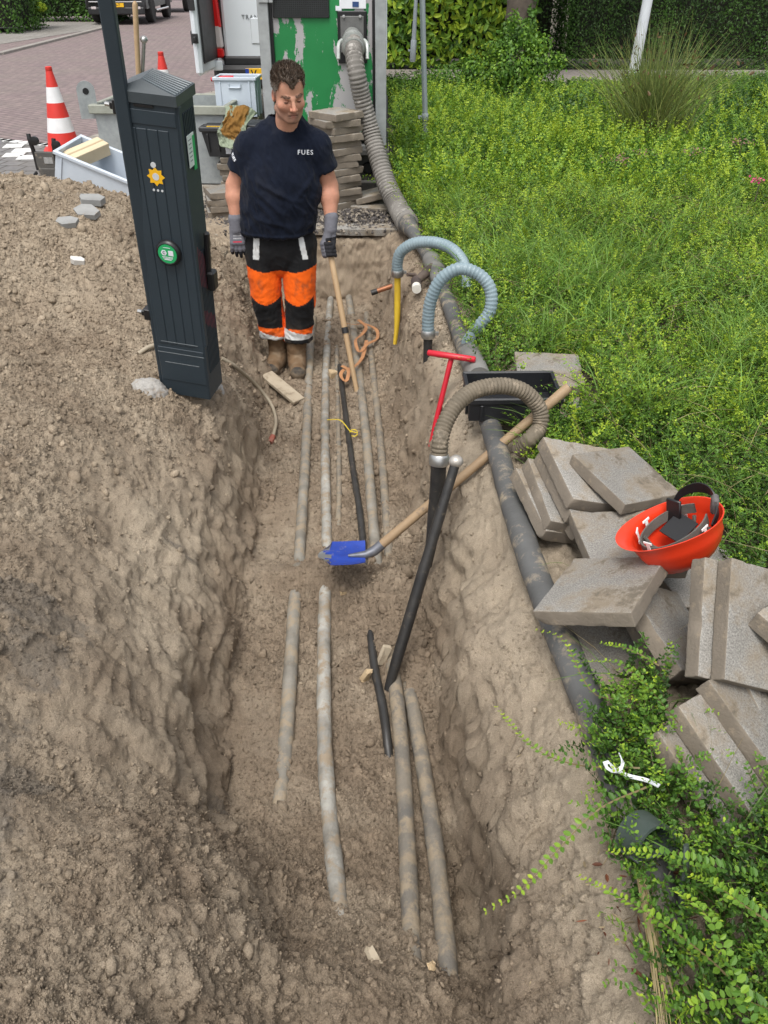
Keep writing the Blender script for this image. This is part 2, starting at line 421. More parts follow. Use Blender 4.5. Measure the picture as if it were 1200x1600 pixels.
def make_terrain():
    ys = [-.7]
    while ys[-1] < 7.0:
        y = ys[-1]; d = .0036*(max(y, .6)+.42)
        ys.append(y+(.02 if y <= .55 else (min(d, .007) if 5.85 < y < 6.3 else d)))
    ys = np.array(ys); n = 660; u = np.linspace(0, 1, n)
    XX = np.stack([-(1.25+.56*y)+(1.25+.56*y+.95)*u for y in np.maximum(ys, .4)]); YY = np.repeat(ys[:, None], n, 1)
    P0 = np.stack([XX.ravel(), YY.ravel(), np.zeros(XX.size)], 1)
    inside = sstep(-1.35, -.95, XX)*sstep(.52, .4, XX)
    wob = ((fbm(P0, 1.9, 3)*.09+fbm(P0+9, 7, 3, .6)*.06).reshape(XX.shape))*inside          # ragged lips
    yw = (fbm(P0+33, 4, 3)*.10).reshape(XX.shape)*inside*sstep(5.3, 5.9, YY)
    Z = np.empty(XX.shape)
    for i in range(len(ys)): Z[i] = base_z(XX[i]+wob[i], ys[i])
    # the far end wall wanders too
    for i in np.where(ys > 5.4)[0]:
        z2 = np.array([base_z(np.array([x+w1]), y_)[0] for x, w1, y_ in zip(XX[i][::6], wob[i][::6], ys[i]+yw[i][::6])]); Z[i] = np.interp(XX[i], XX[i][::6], z2)
    sharp = Z.copy(); Z = gblur(Z, 7)*.6+gblur(Z, 2)*.4                # sand rounds its own edges
    Z = mounds(XX, YY, Z)
    V = np.stack([XX, YY, Z], -1).reshape(-1, 3)
    i = np.arange((len(ys)-1)*n).reshape(len(ys)-1, n)[:, :-1].ravel()
    F = np.stack([i, i+1, i+n+1, i+n], 1)
    N = vnormals(V, F)
    steep = 1-np.abs(N[:, 2])
    flatfar = sstep(6.35, 6.15, V[:, 1])
    ga = lambda cx, cy, sx, sy: np.exp(-((V[:, 0]-cx)/sx)**2-((V[:, 1]-cy)/sy)**2)
    firm = 1.0*ga(-.86, 2.5, .24, .45)+.8*ga(-.72, 1.9, .16, .5)+.9*ga(.38, 2.0, .10, .7)+.7*ga(.30, 3.2, .10, .8)+.6*ga(-.45, 3.3, .16, .35)+.6*ga(-.45, 2.1, .2, .25)+.5*ga(-1.0, 1.35, .18, .2)+.55*ga(-.7, 3.2, .1, .5)
    loose = np.clip(.78+.75*fbm(V, 1.9, 4)-firm*(.9+.8*fbm(V+21, 5, 3))-.42*np.clip(steep, 0, .7), 0, 1); loose = sstep(.12, .75, loose)
    big = fbm(V, 2.6, 3)*.036*(1+steep)
    terr = fbm(V*np.array([1, .55, 1.4]), 6.5, 4, .55, 1)*.022*(.30+2.0*np.clip(steep, 0, .6))
    wp = V+np.stack([fbm(V, 9, 2), fbm(V+40, 9, 2), fbm(V+80, 9, 2)], 1)*.03
    mid = fbm(wp, 10, 6, .66)*.021*(.6+.6*loose)
    cl = fbm(wp+3, 17, 5, .68, 2)
    clods = np.maximum(cl, -.3)*.026*(.05+.95*loose**1.3)
    fine = fbm(V, 72, 4, .74, 2)*.0105*(.36+.64*loose)
    crk = np.clip(1-np.abs(fbm(wp+55, 5.5, 3, .6))*9, 0, 1)**2.2*(.008+.010*steep)*sstep(-.1, .3, fbm(V+66, 2.2, 2))*(1-.6*loose)
    scr = fbm(np.stack([V[:, 0]*1.1+V[:, 1]*.5, V[:, 1]*.25-V[:, 0]*.2, V[:, 2]*.7], 1), 26, 3)*.0055*(1-loose)
    disp = (big+terr+mid+clods+fine+scr-crk)*(flatfar*.93+.07)
    W = V+N*disp[:, None]
    # tints that belong to the soil: grey peaty streaks, pale dry sand, reddish loam
    base = np.array([.345, .277, .202]); pale = np.array([.45, .375, .282]); dark = np.array([.258, .20, .143]); grey = np.array([.115, .108, .098])
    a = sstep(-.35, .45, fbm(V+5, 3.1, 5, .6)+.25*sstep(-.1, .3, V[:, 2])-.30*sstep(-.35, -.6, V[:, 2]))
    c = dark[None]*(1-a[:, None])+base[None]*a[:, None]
    h = sstep(-.1, .35, fbm(V+14, 3.3, 5, .6))*.40
    h = np.maximum(h, .8*np.clip(firm, 0, 1)*sstep(-.6, -.25, V[:, 2])*sstep(-.3, .3, fbm(V+31, 2.6, 4)+.12))
    h = np.maximum(h, .8*sstep(.2, .34, V[:, 0])*sstep(-.25, -.05, V[:, 2]))
    c = c*(1-h[:, None])+pale[None]*h[:, None]
    gm = np.zeros(len(V))
    for cx, cy, sx, sy, am in ((-1.02, 1.78, .15, .08, 1.0), (-.93, 1.62, .10, .12, .75), (-1.32, 2.45, .2, .12, .5), (-.90, 1.2, .12, .18, .85), (-.86, .98, .1, .12, .8), (-.78, 2.55, .08, .04, .6), (-.50, 1.62, .05, .06, .7), (-1.95, 5.2, .22, .15, .5)):
        gm = np.maximum(gm, am*ga(cx, cy, sx*1.3, sy*1.3))
    gm = sstep(.42, .62, gm+.75*fbm(V*np.array([1, 1.6, 1])+7, 9, 6, .65))*np.clip(gm*2.2, 0, 1)*(.75+.25*np.clip(cl*3, -1, 1))
    c = c*(1-.62*gm[:, None])+grey[None]*.62*gm[:, None]
    c *= (1+.22*fbm(V, 30, 4)[:, None])
    c *= 1+.42*np.clip(cl, -.6, .7)[:, None]*(.2+.8*loose[:, None])            # clod tops lighter, hollows between them darker
    mt = NT('sand'); at = mt.n('Attribute'); at.attribute_name = 'Col'
    gr = mt.n('MapRange'); mt.l(mt.noise(420, 3, .7), gr.inputs[0]); gr.inputs[1].default_value = .25; gr.inputs[2].default_value = .75; gr.inputs[3].default_value = .62; gr.inputs[4].default_value = 1.38
    mt.set(mt.mix(1, at.outputs['Color'], gr.outputs[0], 'MULTIPLY'), .95, 0, .15)
    b1 = mt.bump(mt.noise(120, 8, .75), .9, .012); mt.bump(mt.noise(430, 3, .7), .6, .004, b1)
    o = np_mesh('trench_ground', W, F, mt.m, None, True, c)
    tag(o, kind='structure')
    return o, XX, YY, W.reshape(len(ys), n, 3), loose.reshape(len(ys), n), c.reshape(len(ys), n, 3), mt.m
terrain, TX, TY, TW, TL, TC, M_SAND = make_terrain()
_bvh = BVHTree.FromPolygons([tuple(v) for v in TW[::3, ::3].reshape(-1, 3).tolist()],
    [(r*TW[::3, ::3].shape[1]+q, r*TW[::3, ::3].shape[1]+q+1, (r+1)*TW[::3, ::3].shape[1]+q+1, (r+1)*TW[::3, ::3].shape[1]+q)
     for r in range(TW[::3, ::3].shape[0]-1) for q in range(TW[::3, ::3].shape[1]-1)])
def gz(x, y, default=0.0):
    h = _bvh.ray_cast(Vector((x, y, 3)), Vector((0, 0, -1)))
    return h[0].z if h[0] is not None else default
def hit(px, py):
    """the point of the terrain a survey sight line meets"""
    d = Vector(_dir(px, py)).normalized(); h = _bvh.ray_cast(Vector((0, 0, CH)), d)
    return h[0] if h[0] is not None else atz(px, py, 0)

# crumbs and clods of sand lying loose (nobody could count them)
def ico():
    t = (1+5**.5)/2
    v = np.array([(-1, t, 0), (1, t, 0), (-1, -t, 0), (1, -t, 0), (0, -1, t), (0, 1, t), (0, -1, -t), (0, 1, -t), (t, 0, -1), (t, 0, 1), (-t, 0, -1), (-t, 0, 1)], float)
    f = np.array([(0, 11, 5), (0, 5, 1), (0, 1, 7), (0, 7, 10), (0, 10, 11), (1, 5, 9), (5, 11, 4), (11, 10, 2), (10, 7, 6), (7, 1, 8), (3, 9, 4), (3, 4, 2), (3, 2, 6), (3, 6, 8), (3, 8, 9), (4, 9, 5), (2, 4, 11), (6, 2, 10), (8, 6, 7), (9, 8, 1)])
    return v/np.linalg.norm(v[0]), f
OCT = (np.array([(1, 0, 0), (-1, 0, 0), (0, 1, 0), (0, -1, 0), (0, 0, 1), (0, 0, -1)], float), np.array([(0, 2, 4), (2, 1, 4), (1, 3, 4), (3, 0, 4), (2, 0, 5), (1, 2, 5), (3, 1, 5), (0, 3, 5)]))
def crumbs():
    X, Y, Zt = TW[..., 0].ravel(), TW[..., 1].ravel(), TW[..., 2].ravel()
    zc = Y*_c-(Zt-CH)*_s; px_ = 600+FPX*X/np.maximum(zc, .1); py_ = 800-FPX*(Y*_s+(Zt-CH)*_c)/np.maximum(zc, .1)
    vis = (px_ > -150) & (px_ < 1300) & (py_ < 1800)
    area = (np.gradient(TX, axis=1)*np.gradient(TY, axis=0)).ravel()
    w0 = ((.18+.82*TL)*sstep(6.1, 5.6, TY)*sstep(.50, .36, TX)).ravel()*vis*area
    Vs, Fs, Cs, nv = [], [], [], 0
    for (v0, f0), count, r0, r1, pw, yp in ((OCT, 170000, .0015, .0028, 1.6, -1.0), (ico(), 11000, .0028, .0075, 3.0, -.5), (ico(), 900, .007, .012, 3.0, 0)):
        w_ = w0*np.maximum(Y, .6)**yp; w_ = w_/w_.sum()
        k = RNG.choice(w_.size, count, p=w_); P = TW.reshape(-1, 3)[k]+RNG.normal(size=(count, 3))*np.array([.003, .003, 0]); C = TC.reshape(-1, 3)[k]
        r = (r0+r1*RNG.random(count)**pw)*np.clip(.75+.14*P[:, 1], .8, 1.5); m_ = len(v0)
        V = v0[None]*(1+.30*RNG.normal(size=(count, m_, 1)))*r[:, None, None]*(.7+.6*RNG.random((count, 1, 3)))
        a = RNG.uniform(0, 6.28, count); ca, sa = np.cos(a)[:, None], np.sin(a)[:, None]; V = np.stack([V[..., 0]*ca-V[..., 1]*sa, V[..., 0]*sa+V[..., 1]*ca, V[..., 2]+V[..., 0]*.5*sa], -1)
        V = V+P[:, None]+np.array([0, 0, 1])*r[:, None, None]*.2
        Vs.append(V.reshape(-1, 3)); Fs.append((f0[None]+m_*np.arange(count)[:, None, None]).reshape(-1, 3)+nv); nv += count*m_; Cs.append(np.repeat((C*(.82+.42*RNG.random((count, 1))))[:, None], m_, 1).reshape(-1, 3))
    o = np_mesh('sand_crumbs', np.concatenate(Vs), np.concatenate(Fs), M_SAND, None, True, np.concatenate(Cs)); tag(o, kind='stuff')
crumbs()

# ---------------------------------------------------------------- paved ground, road, path
def poly_sheet(name, pts, z, mat, kind='structure', thick=0.0):
    pts = [Vector((p[0], p[1], z)) for p in pts]
    a = sum(pts[i].x*pts[(i+1) % len(pts)].y-pts[(i+1) % len(pts)].x*pts[i].y for i in range(len(pts)))
    if a < 0: pts = pts[::-1]
    me = bpy.data.meshes.new(name)
    if thick:
        n = len(pts); V = [tuple(p) for p in pts]+[(p.x, p.y, z-thick) for p in pts]
        F = [tuple(range(n))]+[(i, i+n, (i+1) % n+n, (i+1) % n) for i in range(n)]
    else: V = [tuple(p) for p in pts]; F = [tuple(range(len(pts)))]
    me.from_pydata(V, [], F); me.materials.append(mat)
    o = bpy.data.objects.new(name, me); COL.objects.link(o); tag(o, kind=kind); return o
def brick_mat(name, c1, c2, mortar, bw, bh, rot=0.0, msize=.02, bump=.5, dirt=(.2, .18, .15), offset=.5):
    t = NT(name); mp = t.n('Mapping'); mp.inputs['Rotation'].default_value = (0, 0, rot); t.l(t.co('Object'), mp.inputs[0])
    q = t.n('TexBrick'); t.l(mp.outputs[0], q.inputs['Vector']); q.offset = offset
    q.inputs['Color1'].default_value = (*c1, 1); q.inputs['Color2'].default_value = (*c2, 1); q.inputs['Mortar'].default_value = (*mortar, 1)
    q.inputs['Scale'].default_value = 1; q.inputs['Mortar Size'].default_value = msize*bh; q.inputs['Brick Width'].default_value = bw; q.inputs['Row Height'].default_value = bh
    q.inputs['Bias'].default_value = -.1; q.inputs['Mortar Smooth'].default_value = .3
    c = t.mix(t.ramp(t.noise(.9, 7, .65), [(.4, (0, 0, 0)), (.75, (.55, .55, .55))]), q.outputs['Color'], dirt)
    c = t.mix(1, c, t.ramp(t.noise(14, 5, .6), [(.3, (.8, .8, .8)), (.7, (1.15, 1.15, 1.15))]), 'MULTIPLY')
    t.set(c, .85, 0, .25)
    b = t.bump(q.outputs['Fac'], -bump, .006); t.bump(t.noise(160, 4), .25, .003, b)
    return t.m
M_SOIL = worn('soil', (.05, .042, .03), (.10, .083, .055), 5, (.9, 1), 0, .8, 90)
M_ROAD = brick_mat('road_brick', (.245, .185, .18), (.19, .145, .145), (.10, .082, .08), .21, .105, R(38), .09)
M_BAY = brick_mat('bay_paver', (.19, .185, .185), (.145, .14, .14), (.06, .055, .05), .21, .21, R(8), .05)
M_WALK = brick_mat('walk_tile', (.33, .30, .26), (.27, .245, .21), (.09, .08, .065), .34, .17, R(-14), .05, .7)
M_FARWALK = brick_mat('far_walk_tile', (.27, .255, .235), (.23, .215, .20), (.12, .11, .10), .3, .3, R(20), .03)
M_PATH = brick_mat('path_brick', (.30, .265, .24), (.25, .22, .20), (.16, .14, .125), .2, .1, 0, .05)
M_WHITE = worn('white_road_paint', (.72, .72, .70), (.55, .55, .53), 20, (.6, .8), 0, .3, 80, (.3, .29, .27), .62)
# base ground: one sheet to the horizon with an opening where the trench is dug
def ring_ground():
    xs = [-90, -1.1, .55, 90]; ys = [-40, -.3, 6.3, 160]
    V = [(x, y, -.045) for y in ys for x in xs]; F = []
    for j in range(3):
        for i in range(3):
            if i == 1 and j == 1: continue
            F.append((j*4+i, j*4+i+1, j*4+i+5, j*4+i+4))
    me = bpy.data.meshes.new('ground'); me.from_pydata(V, [], F); me.materials.append(M_SOIL)
    o = bpy.data.objects.new('ground', me); COL.objects.link(o); tag(o, kind='structure')
ring_ground()
g = lambda px, py: atz(px, py, 0)
# verge soil under the planting, right of the trench
poly_sheet('verge_soil', [(.62, -1), (14, -1), (14, 14.4), (1.0, 14.4), (.06, 14.4), (.06, 7.1), (.62, 6.2)], -.012, M_SOIL)
# street: brick road, grey bay, walk
poly_sheet('road', [(-60, 6.0), (-3.0, 6.0), (-1.2, 14.2), (.6, 19.5), (.6, 90), (-60, 90)], -.020, M_ROAD)
poly_sheet('pavement', [(-4.0, 6.3), (.05, 6.3), (.05, 19.0), (-.8, 19.0), (-2.75, 13.9)], -.012, M_WALK)
poly_sheet('parking_bay', [g(-120, 206), g(92, 226), g(120, 300), g(-140, 268)], -.006, M_BAY)
# white marking stones along the bay
def marking_stones():
    m = MB(); a = g(-60, 212); b = g(96, 229)
    for k in range(14):
        p = a.lerp(b, (k+.5)/14); ang = math.atan2((b-a).y, (b-a).x)
        if k % 5 != 3: m.box((p.x, p.y, .0), (.19, .10, .012), (0, 0, ang), .002)
    for q in range(4):
        p = g(22+14*(q % 2), 228+q*7) if q < 3 else g(44, 246)
        m.box((p.x, p.y, .0), (.2, .2, .010), (0, 0, R(8)), .002)
    p0 = g(-20, 259); p1 = g(60, 266)
    o = m.build('bay_marking', M_WHITE); tag(o, kind='structure')
marking_stones()
M_KERB = worn('concrete_kerb', (.30, .28, .25), (.22, .20, .18), 4, (.8, .95), 0, .5, 90)
def kerb_run(name, pts, wdt=.12, h=.05, z=0.0):
    m = MB()
    for a, b in zip(pts[:-1], pts[1:]):
        a = Vector((a[0], a[1], 0)); b = Vector((b[0], b[1], 0)); L = (b-a).length; n = max(1, int(L/1.0)); ang = math.atan2((b-a).y, (b-a).x)
        for k in range(n):
            p = a.lerp(b, (k+.5)/n); m.box((p.x, p.y, z), (L/n-.006, wdt, h), (0, 0, ang), .006)
    o = m.build(name, M_KERB); tag(o, kind='structure'); return o
# far walkway along the left side of the street
poly_sheet('far_pavement', [g(-330, 120), g(165, 42), g(176, 34), g(-340, 30)], -.014, M_FARWALK)
kerb_run('far_kerb', [tuple(g(-330, 123))[:2], tuple(g(0, 84))[:2], tuple(g(168, 42))[:2]], .15, .06)
# path behind the planting
poly_sheet('path', [(1.2, 14.5), (30, 13.6), (30, 16.8), (-.2, 17.2), (.1, 16.0)], -.008, M_PATH)
kerb_run('path_kerb', [(1.2, 14.45), (12, 14.1)], .1, .07)
# ---------------------------------------------------------------- pipes in the trench
M_PIPE = worn('dusty_lead_pipe', (.31, .29, .25), (.15, .135, .11), 7, (.55, .9), .1, .8, 90, (.31, .25, .175), .47)
M_PIPEW = worn('chalky_lead_pipe', (.45, .44, .40), (.16, .145, .12), 8, (.5, .85), .1, .8, 90, (.30, .24, .17), .48)
M_PIPED = worn('dirty_grey_pipe', (.13, .122, .11), (.25, .215, .165), 7, (.6, .9), .1, .9, 90, (.29, .235, .165), .46)
M_CABLE = worn('black_cable_sheath', (.018, .018, .018), (.045, .042, .038), 9, (.35, .6), 0, .2, 90, (.16, .125, .085), .60)
M_BROWNCOND = worn('dull_conduit', (.36, .31, .23), (.28, .235, .17), 12, (.6, .8), 0, .2, 90)
def floor_pt(px, py, lift): 
    p = hit(px, py); return Vector((p.x, p.y, p.z+lift))
def unit_(a): return a/np.maximum(np.linalg.norm(a, axis=-1, keepdims=True), 1e-9)
def pipe(name, pts, rad, mat, label, cat, group=None, lift=.008, wob=.0015):
    """pts: survey marks (x, y, extra lift)"""
    P = []
    for i, q in enumerate(pts):
        dz = lift-.006+(q[2] if len(q) > 2 else 0); z = -.6
        for _ in range(12): p = atz(q[0], q[1], z+dz); z = np.interp(p.y, [1.1, 1.5, 2, 3, 4, 5, 6], [-.63, -.665, -.645, -.605, -.575, -.55, -.50])
        P.append(atz(q[0], q[1], z+dz))
    # both ends dive into the sand
    for e_, f_ in ((0, 1), (-1, -2)):
        d = (P[e_]-P[f_]).normalized(); q = P[e_]+d*.10-Vector((0, 0, .085)); P.insert(0, q) if e_ == 0 else P.append(q)
    S = spline(P, .02)
    rr = [rad*(1+.03*math.sin(i*.37)+.02*math.sin(i*1.3+rad*100)) for i in range(len(S))]
    Vt, Ft = tube_np(S, rr, 20); m = MB(); Vn = np.array([tuple(v) for v in Vt]); cn = np.array([tuple(p) for p in S]).repeat(20, 0); dd = unit_(Vn-cn); Vn = Vn+dd*(np.maximum(fbm(Vn, 34, 3), -.1)*.0035+np.maximum(fbm(Vn+5, 9, 3)-.05, 0)*.012*np.clip(dd[:, 2:], 0, 1)[:, 0])[:, None]
    o = m.add([tuple(v) for v in Vn], Ft).build(name, mat, None, True, 60)
    return tag(o, label, cat, group)
GP = 'old pipes laid bare along the trench floor'
pipe('buried_pipe', [(489, 500, .03), (484, 560), (478, 700), (472, 800), (468, 870, -.012)], .026, M_PIPE, 'grey pipe beside the worker\'s boots, leftmost of the far pipe stretches', 'pipe', GP, .012)
pipe('buried_pipe', [(464, 893, .01), (460, 950, .012), (449, 1120, .012), (443, 1200, .008), (436, 1270, -.0)], .027, M_PIPE, 'dusty pipe stretch running from the sand mound to the left trench wall', 'pipe', GP, .004)
pipe('buried_pipe', [(517, 462, .03), (511, 540), (508, 640), (509, 760), (511, 850, -.015)], .024, M_PIPEW, 'chalky grey pipe with a dark band, left of the worker\'s shovel', 'pipe', GP, .013)
pipe('buried_pipe', [(509, 908, .02), (507, 960, .014), (506, 1080, .012), (509, 1200, .014), (519, 1320, .03), (537, 1475, .05)], .0265, M_PIPEW, 'pale chalky pipe with white flakes, alone in the near middle of the trench', 'pipe', GP, .013)
pipe('buried_pipe', [(545, 465, .03), (558, 560), (571, 670), (580, 780), (590, 895, -.02)], .0255, M_PIPE, 'grey pipe under the orange strap, running to the blue shovel blade', 'pipe', GP, .013)
pipe('buried_pipe', [(598, 935, -.03), (612, 1030, .0), (626, 1150, .01), (636, 1320, .035), (646, 1550, .055)], .0265, M_PIPED, 'dirty grey pipe at the black rod\'s foot, left of the near pair', 'pipe', GP, .022)
pipe('buried_pipe', [(572, 490, .03), (586, 610), (597, 720), (607, 860, -.02)], .021, M_PIPED, 'thin dirty pipe against the right trench wall, near the red tool', 'pipe', GP, .004)
pipe('buried_pipe', [(640, 1080, -.01), (660, 1190, .0), (682, 1340, .03), (702, 1540, .045)], .027, M_PIPED, 'sand-caked pipe right of the near pair, beside the dark pit', 'pipe', GP, .016)
pipe('black_cable', [(531, 575, .01), (539, 640), (552, 735), (562, 800), (570, 880, -.02)], .016, M_CABLE, 'black cable sagging between two grey pipes in the far trench', 'cable', 'black cables in the trench', .018)
pipe('black_cable', [(570, 925, .045), (577, 970, .035), (585, 1040, .012), (597, 1100, .004), (606, 1165, -.02)], .016, M_CABLE, 'black cable stub near the lower end of the black steel rod', 'cable', 'black cables in the trench', .020)
pipe('old_conduit', [(526, 545, .0), (528, 640), (530, 760), (528, 840, -.02)], .014, M_PIPED, 'thin half-buried conduit left of the far black cable', 'conduit', None, .004)
# yellow tie on the cable
y0 = hit(553, 685); Y = [y0+Vector((.022*math.cos(a), .012*math.sin(a)*.3, .035+.02*math.sin(a))) for a in [k*.5 for k in range(13)]]
t1 = hit(512, 668)+Vector((0, 0, .05))
tag(MB().tube(spline([t1, t1.lerp(y0, .5)+Vector((0, 0, .055)), y0+Vector((-.02, 0, .045))], .01)+Y, .0028, 6).build('cable_tie', worn('yellow_plastic', (.75, .58, .03), (.65, .5, .03), 9), None, True), 'thin yellow tie looped round the far black cable', 'tie')
# dark band on second pipe
p = floor_pt(509, 499, .026); q = floor_pt(508.6, 503, .026)
# timber wedges and chips
M_WOOD = worn('raw_timber', (.52, .40, .25), (.42, .31, .18), 14, (.7, .9), 0, .4, 60, (.28, .21, .14), .6)
M_WOODG = worn('weathered_board', (.44, .375, .28), (.34, .28, .20), 8, (.8, .95), 0, .5, 60, (.25, .2, .14), .55)
def chunk(name, pxy, dims, rot, mat, label, cat, lift=.01, seed=1, jag=.006, group=None):
    rr = random.Random(seed); p = floor_pt(*pxy, lift); m = MB(); m.box((0, 0, 0), dims, None, .003)
    m.v = [tuple(c+rr.uniform(-jag, jag) for c in v) for v in m.v]
    o = m.build(name, mat); o.location = p; o.rotation_euler = rot; return tag(o, label, cat, group)
chunk('wood_block', (520, 590), (.045, .05, .05), (.1, .05, .3), M_WOOD, 'small raw timber block wedged between the far pipes', 'wood block', .02, 3)
chunk('wood_block', (573, 1062), (.03, .02, .06), (.2, .3, .5), M_WOOD, 'pale split timber wedge beside the near black cable', 'wood block', .02, 5)
chunk('wood_block', (599, 1030), (.035, .02, .08), (-.2, .45, .3), M_WOODG, 'dull wood offcut tucked under the black steel rod', 'wood block', .02, 6)
chunk('wood_chip', (539, 927), (.035, .018, .010), (.3, .1, .4), M_WOOD, 'bright wood chip lying on the sand below the blue blade', 'wood chip', .004, 7)
chunk('wood_chip', (583, 1497), (.02, .05, .012), (.1, .2, .5), M_WOODG, 'grey wood sliver lying in sand at the near end', 'wood chip', .006, 8)
chunk('wood_chip', (673, 1518), (.016, .016, .010), (.1, .3, .5), M_WOOD, 'pale chip between the near pair of pipes', 'wood chip', .03, 9)
# grey board beside the boots
bA, bB = hit(418, 590), hit(466, 630); d = bB-bA
m = MB(); m.box((0, 0, 0), (d.length+.02, .085, .022), None, .003); 
m.v = [(x, y+(.02 if x > 0 else 0)*y*20*0, z) if True else 0 for x, y, z in m.v]
o = m.build('wooden_board', M_WOODG); o.location = (bA+bB)/2+Vector((0, 0, .018)); o.rotation_euler = (.05, math.atan2(-d.z, math.hypot(d.x, d.y)), math.atan2(d.y, d.x)); tag(o, 'short weathered board lying in front of the worker\'s boots', 'board')

# conduit looping out of the left bank by the cabinet, red ribbed plug at its end
cp = [hit(346, 560)+Vector((0, 0, .0)), hit(368, 578)+Vector((0, 0, .02)), hit(400, 607)+Vector((0, 0, .025)), hit(424, 638)+Vector((0, 0, .03)), hit(432, 668)+Vector((0, 0, .04)), hit(427, 690)+Vector((0, 0, .03))]
root = MB().tube(spline(cp, .02), [.012-.0055*k/80 if k < 80 else .0065 for k in range(len(spline(cp, .02)))], 10).build('conduit', M_BROWNCOND, None, True, 60)
tag(root, 'beige conduit curling down the bank from under the dark cabinet', 'conduit')
e = cp[-1]; dd = (cp[-1]-cp[-2]).normalized(); pr = []
S = [e+dd*(-.01+.0035*k)+Vector((-.012, 0, -.012))*(k/15) for k in range(16)]
MB().tube(S, [.017 if k % 2 else .0145 for k in range(16)], 14).build('ribbed_plug', worn('dull_red_plastic', (.33, .09, .06), (.25, .09, .06), 20, dirt=(.3, .22, .16), dirt_amt=.55), root, True, 70)
cp = [hit(218, 552)+Vector((0, 0, .0)), hit(232, 549)+Vector((0, 0, .02)), hit(246, 545)+Vector((.02, 0.02, .02))]
tag(MB().tube(spline(cp, .02), .011, 10).build('conduit', M_BROWNCOND, None, True, 60), 'beige conduit stub poking from the heap left of the cabinet', 'conduit')

# ---------------------------------------------------------------- hoses, lances and rods on the right bank
def hose_rings(pts, rad, pitch, depth, n=16):
    S = spline(pts, pitch/3)
    return S, [(rad[0]+(rad[1]-rad[0])*i/len(S) if hasattr(rad, '__len__') else rad)-(depth if i % 3 == 2 else (depth*.25 if i % 3 == 0 else 0)) for i in range(len(S))]
M_HOSEG = worn('ribbed_grey_hose', (.22, .205, .185), (.13, .12, .105), 7, (.6, .85), 0, .3, 70, (.36, .34, .31), .55)
M_PVC = worn('scuffed_grey_pvc', (.115, .115, .112), (.07, .07, .068), 5, (.5, .8), 0, .35, 60, (.30, .25, .18), .52)
def on(px, py, h): return atz(px, py, h)
main = empty('drain_hose', (.35, 4.0, .04), label='long thick grey hose from the green box along the trench edge', cat='hose')
def rel(o, root=main):
    o.parent = root; o.matrix_parent_inverse = Matrix.Identity(4)
    me = o.data; me.transform(Matrix.Translation(-root.location)); return o
hp = [aty(553, 66, 7.02), aty(553, 84, 6.90), aty(557, 112, 6.83), aty(566, 155, 6.85), aty(579, 205, 6.85), aty(592, 250, 6.75), aty(606, 292, 6.62), aty(622, 325, 6.45), atz(637, 350, .10)]
S, rr = hose_rings(hp, (.066, .082), .027, .009)
rel(MB().tube(S, rr, 20).build('ribbed_hose', M_HOSEG, main, True, 65))
pp = [q_-Vector((0, 0, .012)) if i_ > 2 else q_ for i_, q_ in enumerate([on(634, 346, .10), on(643, 360, .09), on(664, 392, .075), on(684, 425, .075), on(704, 478, .07), on(724, 535, .065), on(745, 592, .06), on(770, 672, .055), on(793, 755, .05), on(819, 840, .05), on(846, 915, .05), on(885, 1010, .05), on(925, 1105, .05), on(965, 1205, .04), on(1010, 1330, .03), on(1060, 1480, .02)])]
S = spline(pp, .03)
rel(MB().tube(S, [.078-.035*min(1, k/9)+.0008*math.sin(k*1.1) for k in range(len(S))], 22).build('smooth_pipe', M_PVC, main, True, 60))
# sleeves and the two saddle branches on the pipe
M_COUP = worn('grey_plastic_coupling', (.22, .215, .20), (.15, .145, .135), 9, (.45, .7), 0, .2, 60, (.33, .275, .2), .6)
for a, b in (((673, 405), (690, 440)), ((733, 552), (748, 590))):
    A, B = on(*a, .073), on(*b, .066); rel(MB().tube([A, A.lerp(B, .04), A.lerp(B, .96), B], [.052, .056, .056, .052], 22).build('pipe_sleeve', M_COUP, main, True, 50))
# valve stub lying by the pipe, white cap
A = on(676, 418, .09); B = on(650, 440, .06)
vs = rel(MB().tube([A, A.lerp(B, .5), B], [.030, .028, .026], 14).tube([B+Vector((.0, .06, .02)), B+Vector((-.045, .04, .03)), B+Vector((-.05, .035, .03))], .012, 8).build('branch_valve', worn('dirty_brown_plastic', (.075, .05, .04), (.13, .10, .08), 20), main, True, 50))
C = on(651, 452, .05)
vb = MB().tube([B+Vector((0, .02, 0)), B.lerp(C, .6)], .031, 16).build('valve_body', worn('brown_black_plastic', (.05, .035, .032), (.09, .065, .055), 20), None, True, 50); rel(vb)
rel(MB().tube([B.lerp(C, .55), C], .027, 16).build('white_cap', worn('dirty_white_plastic', (.72, .70, .64), (.6, .57, .5), 12), None, True, 50))

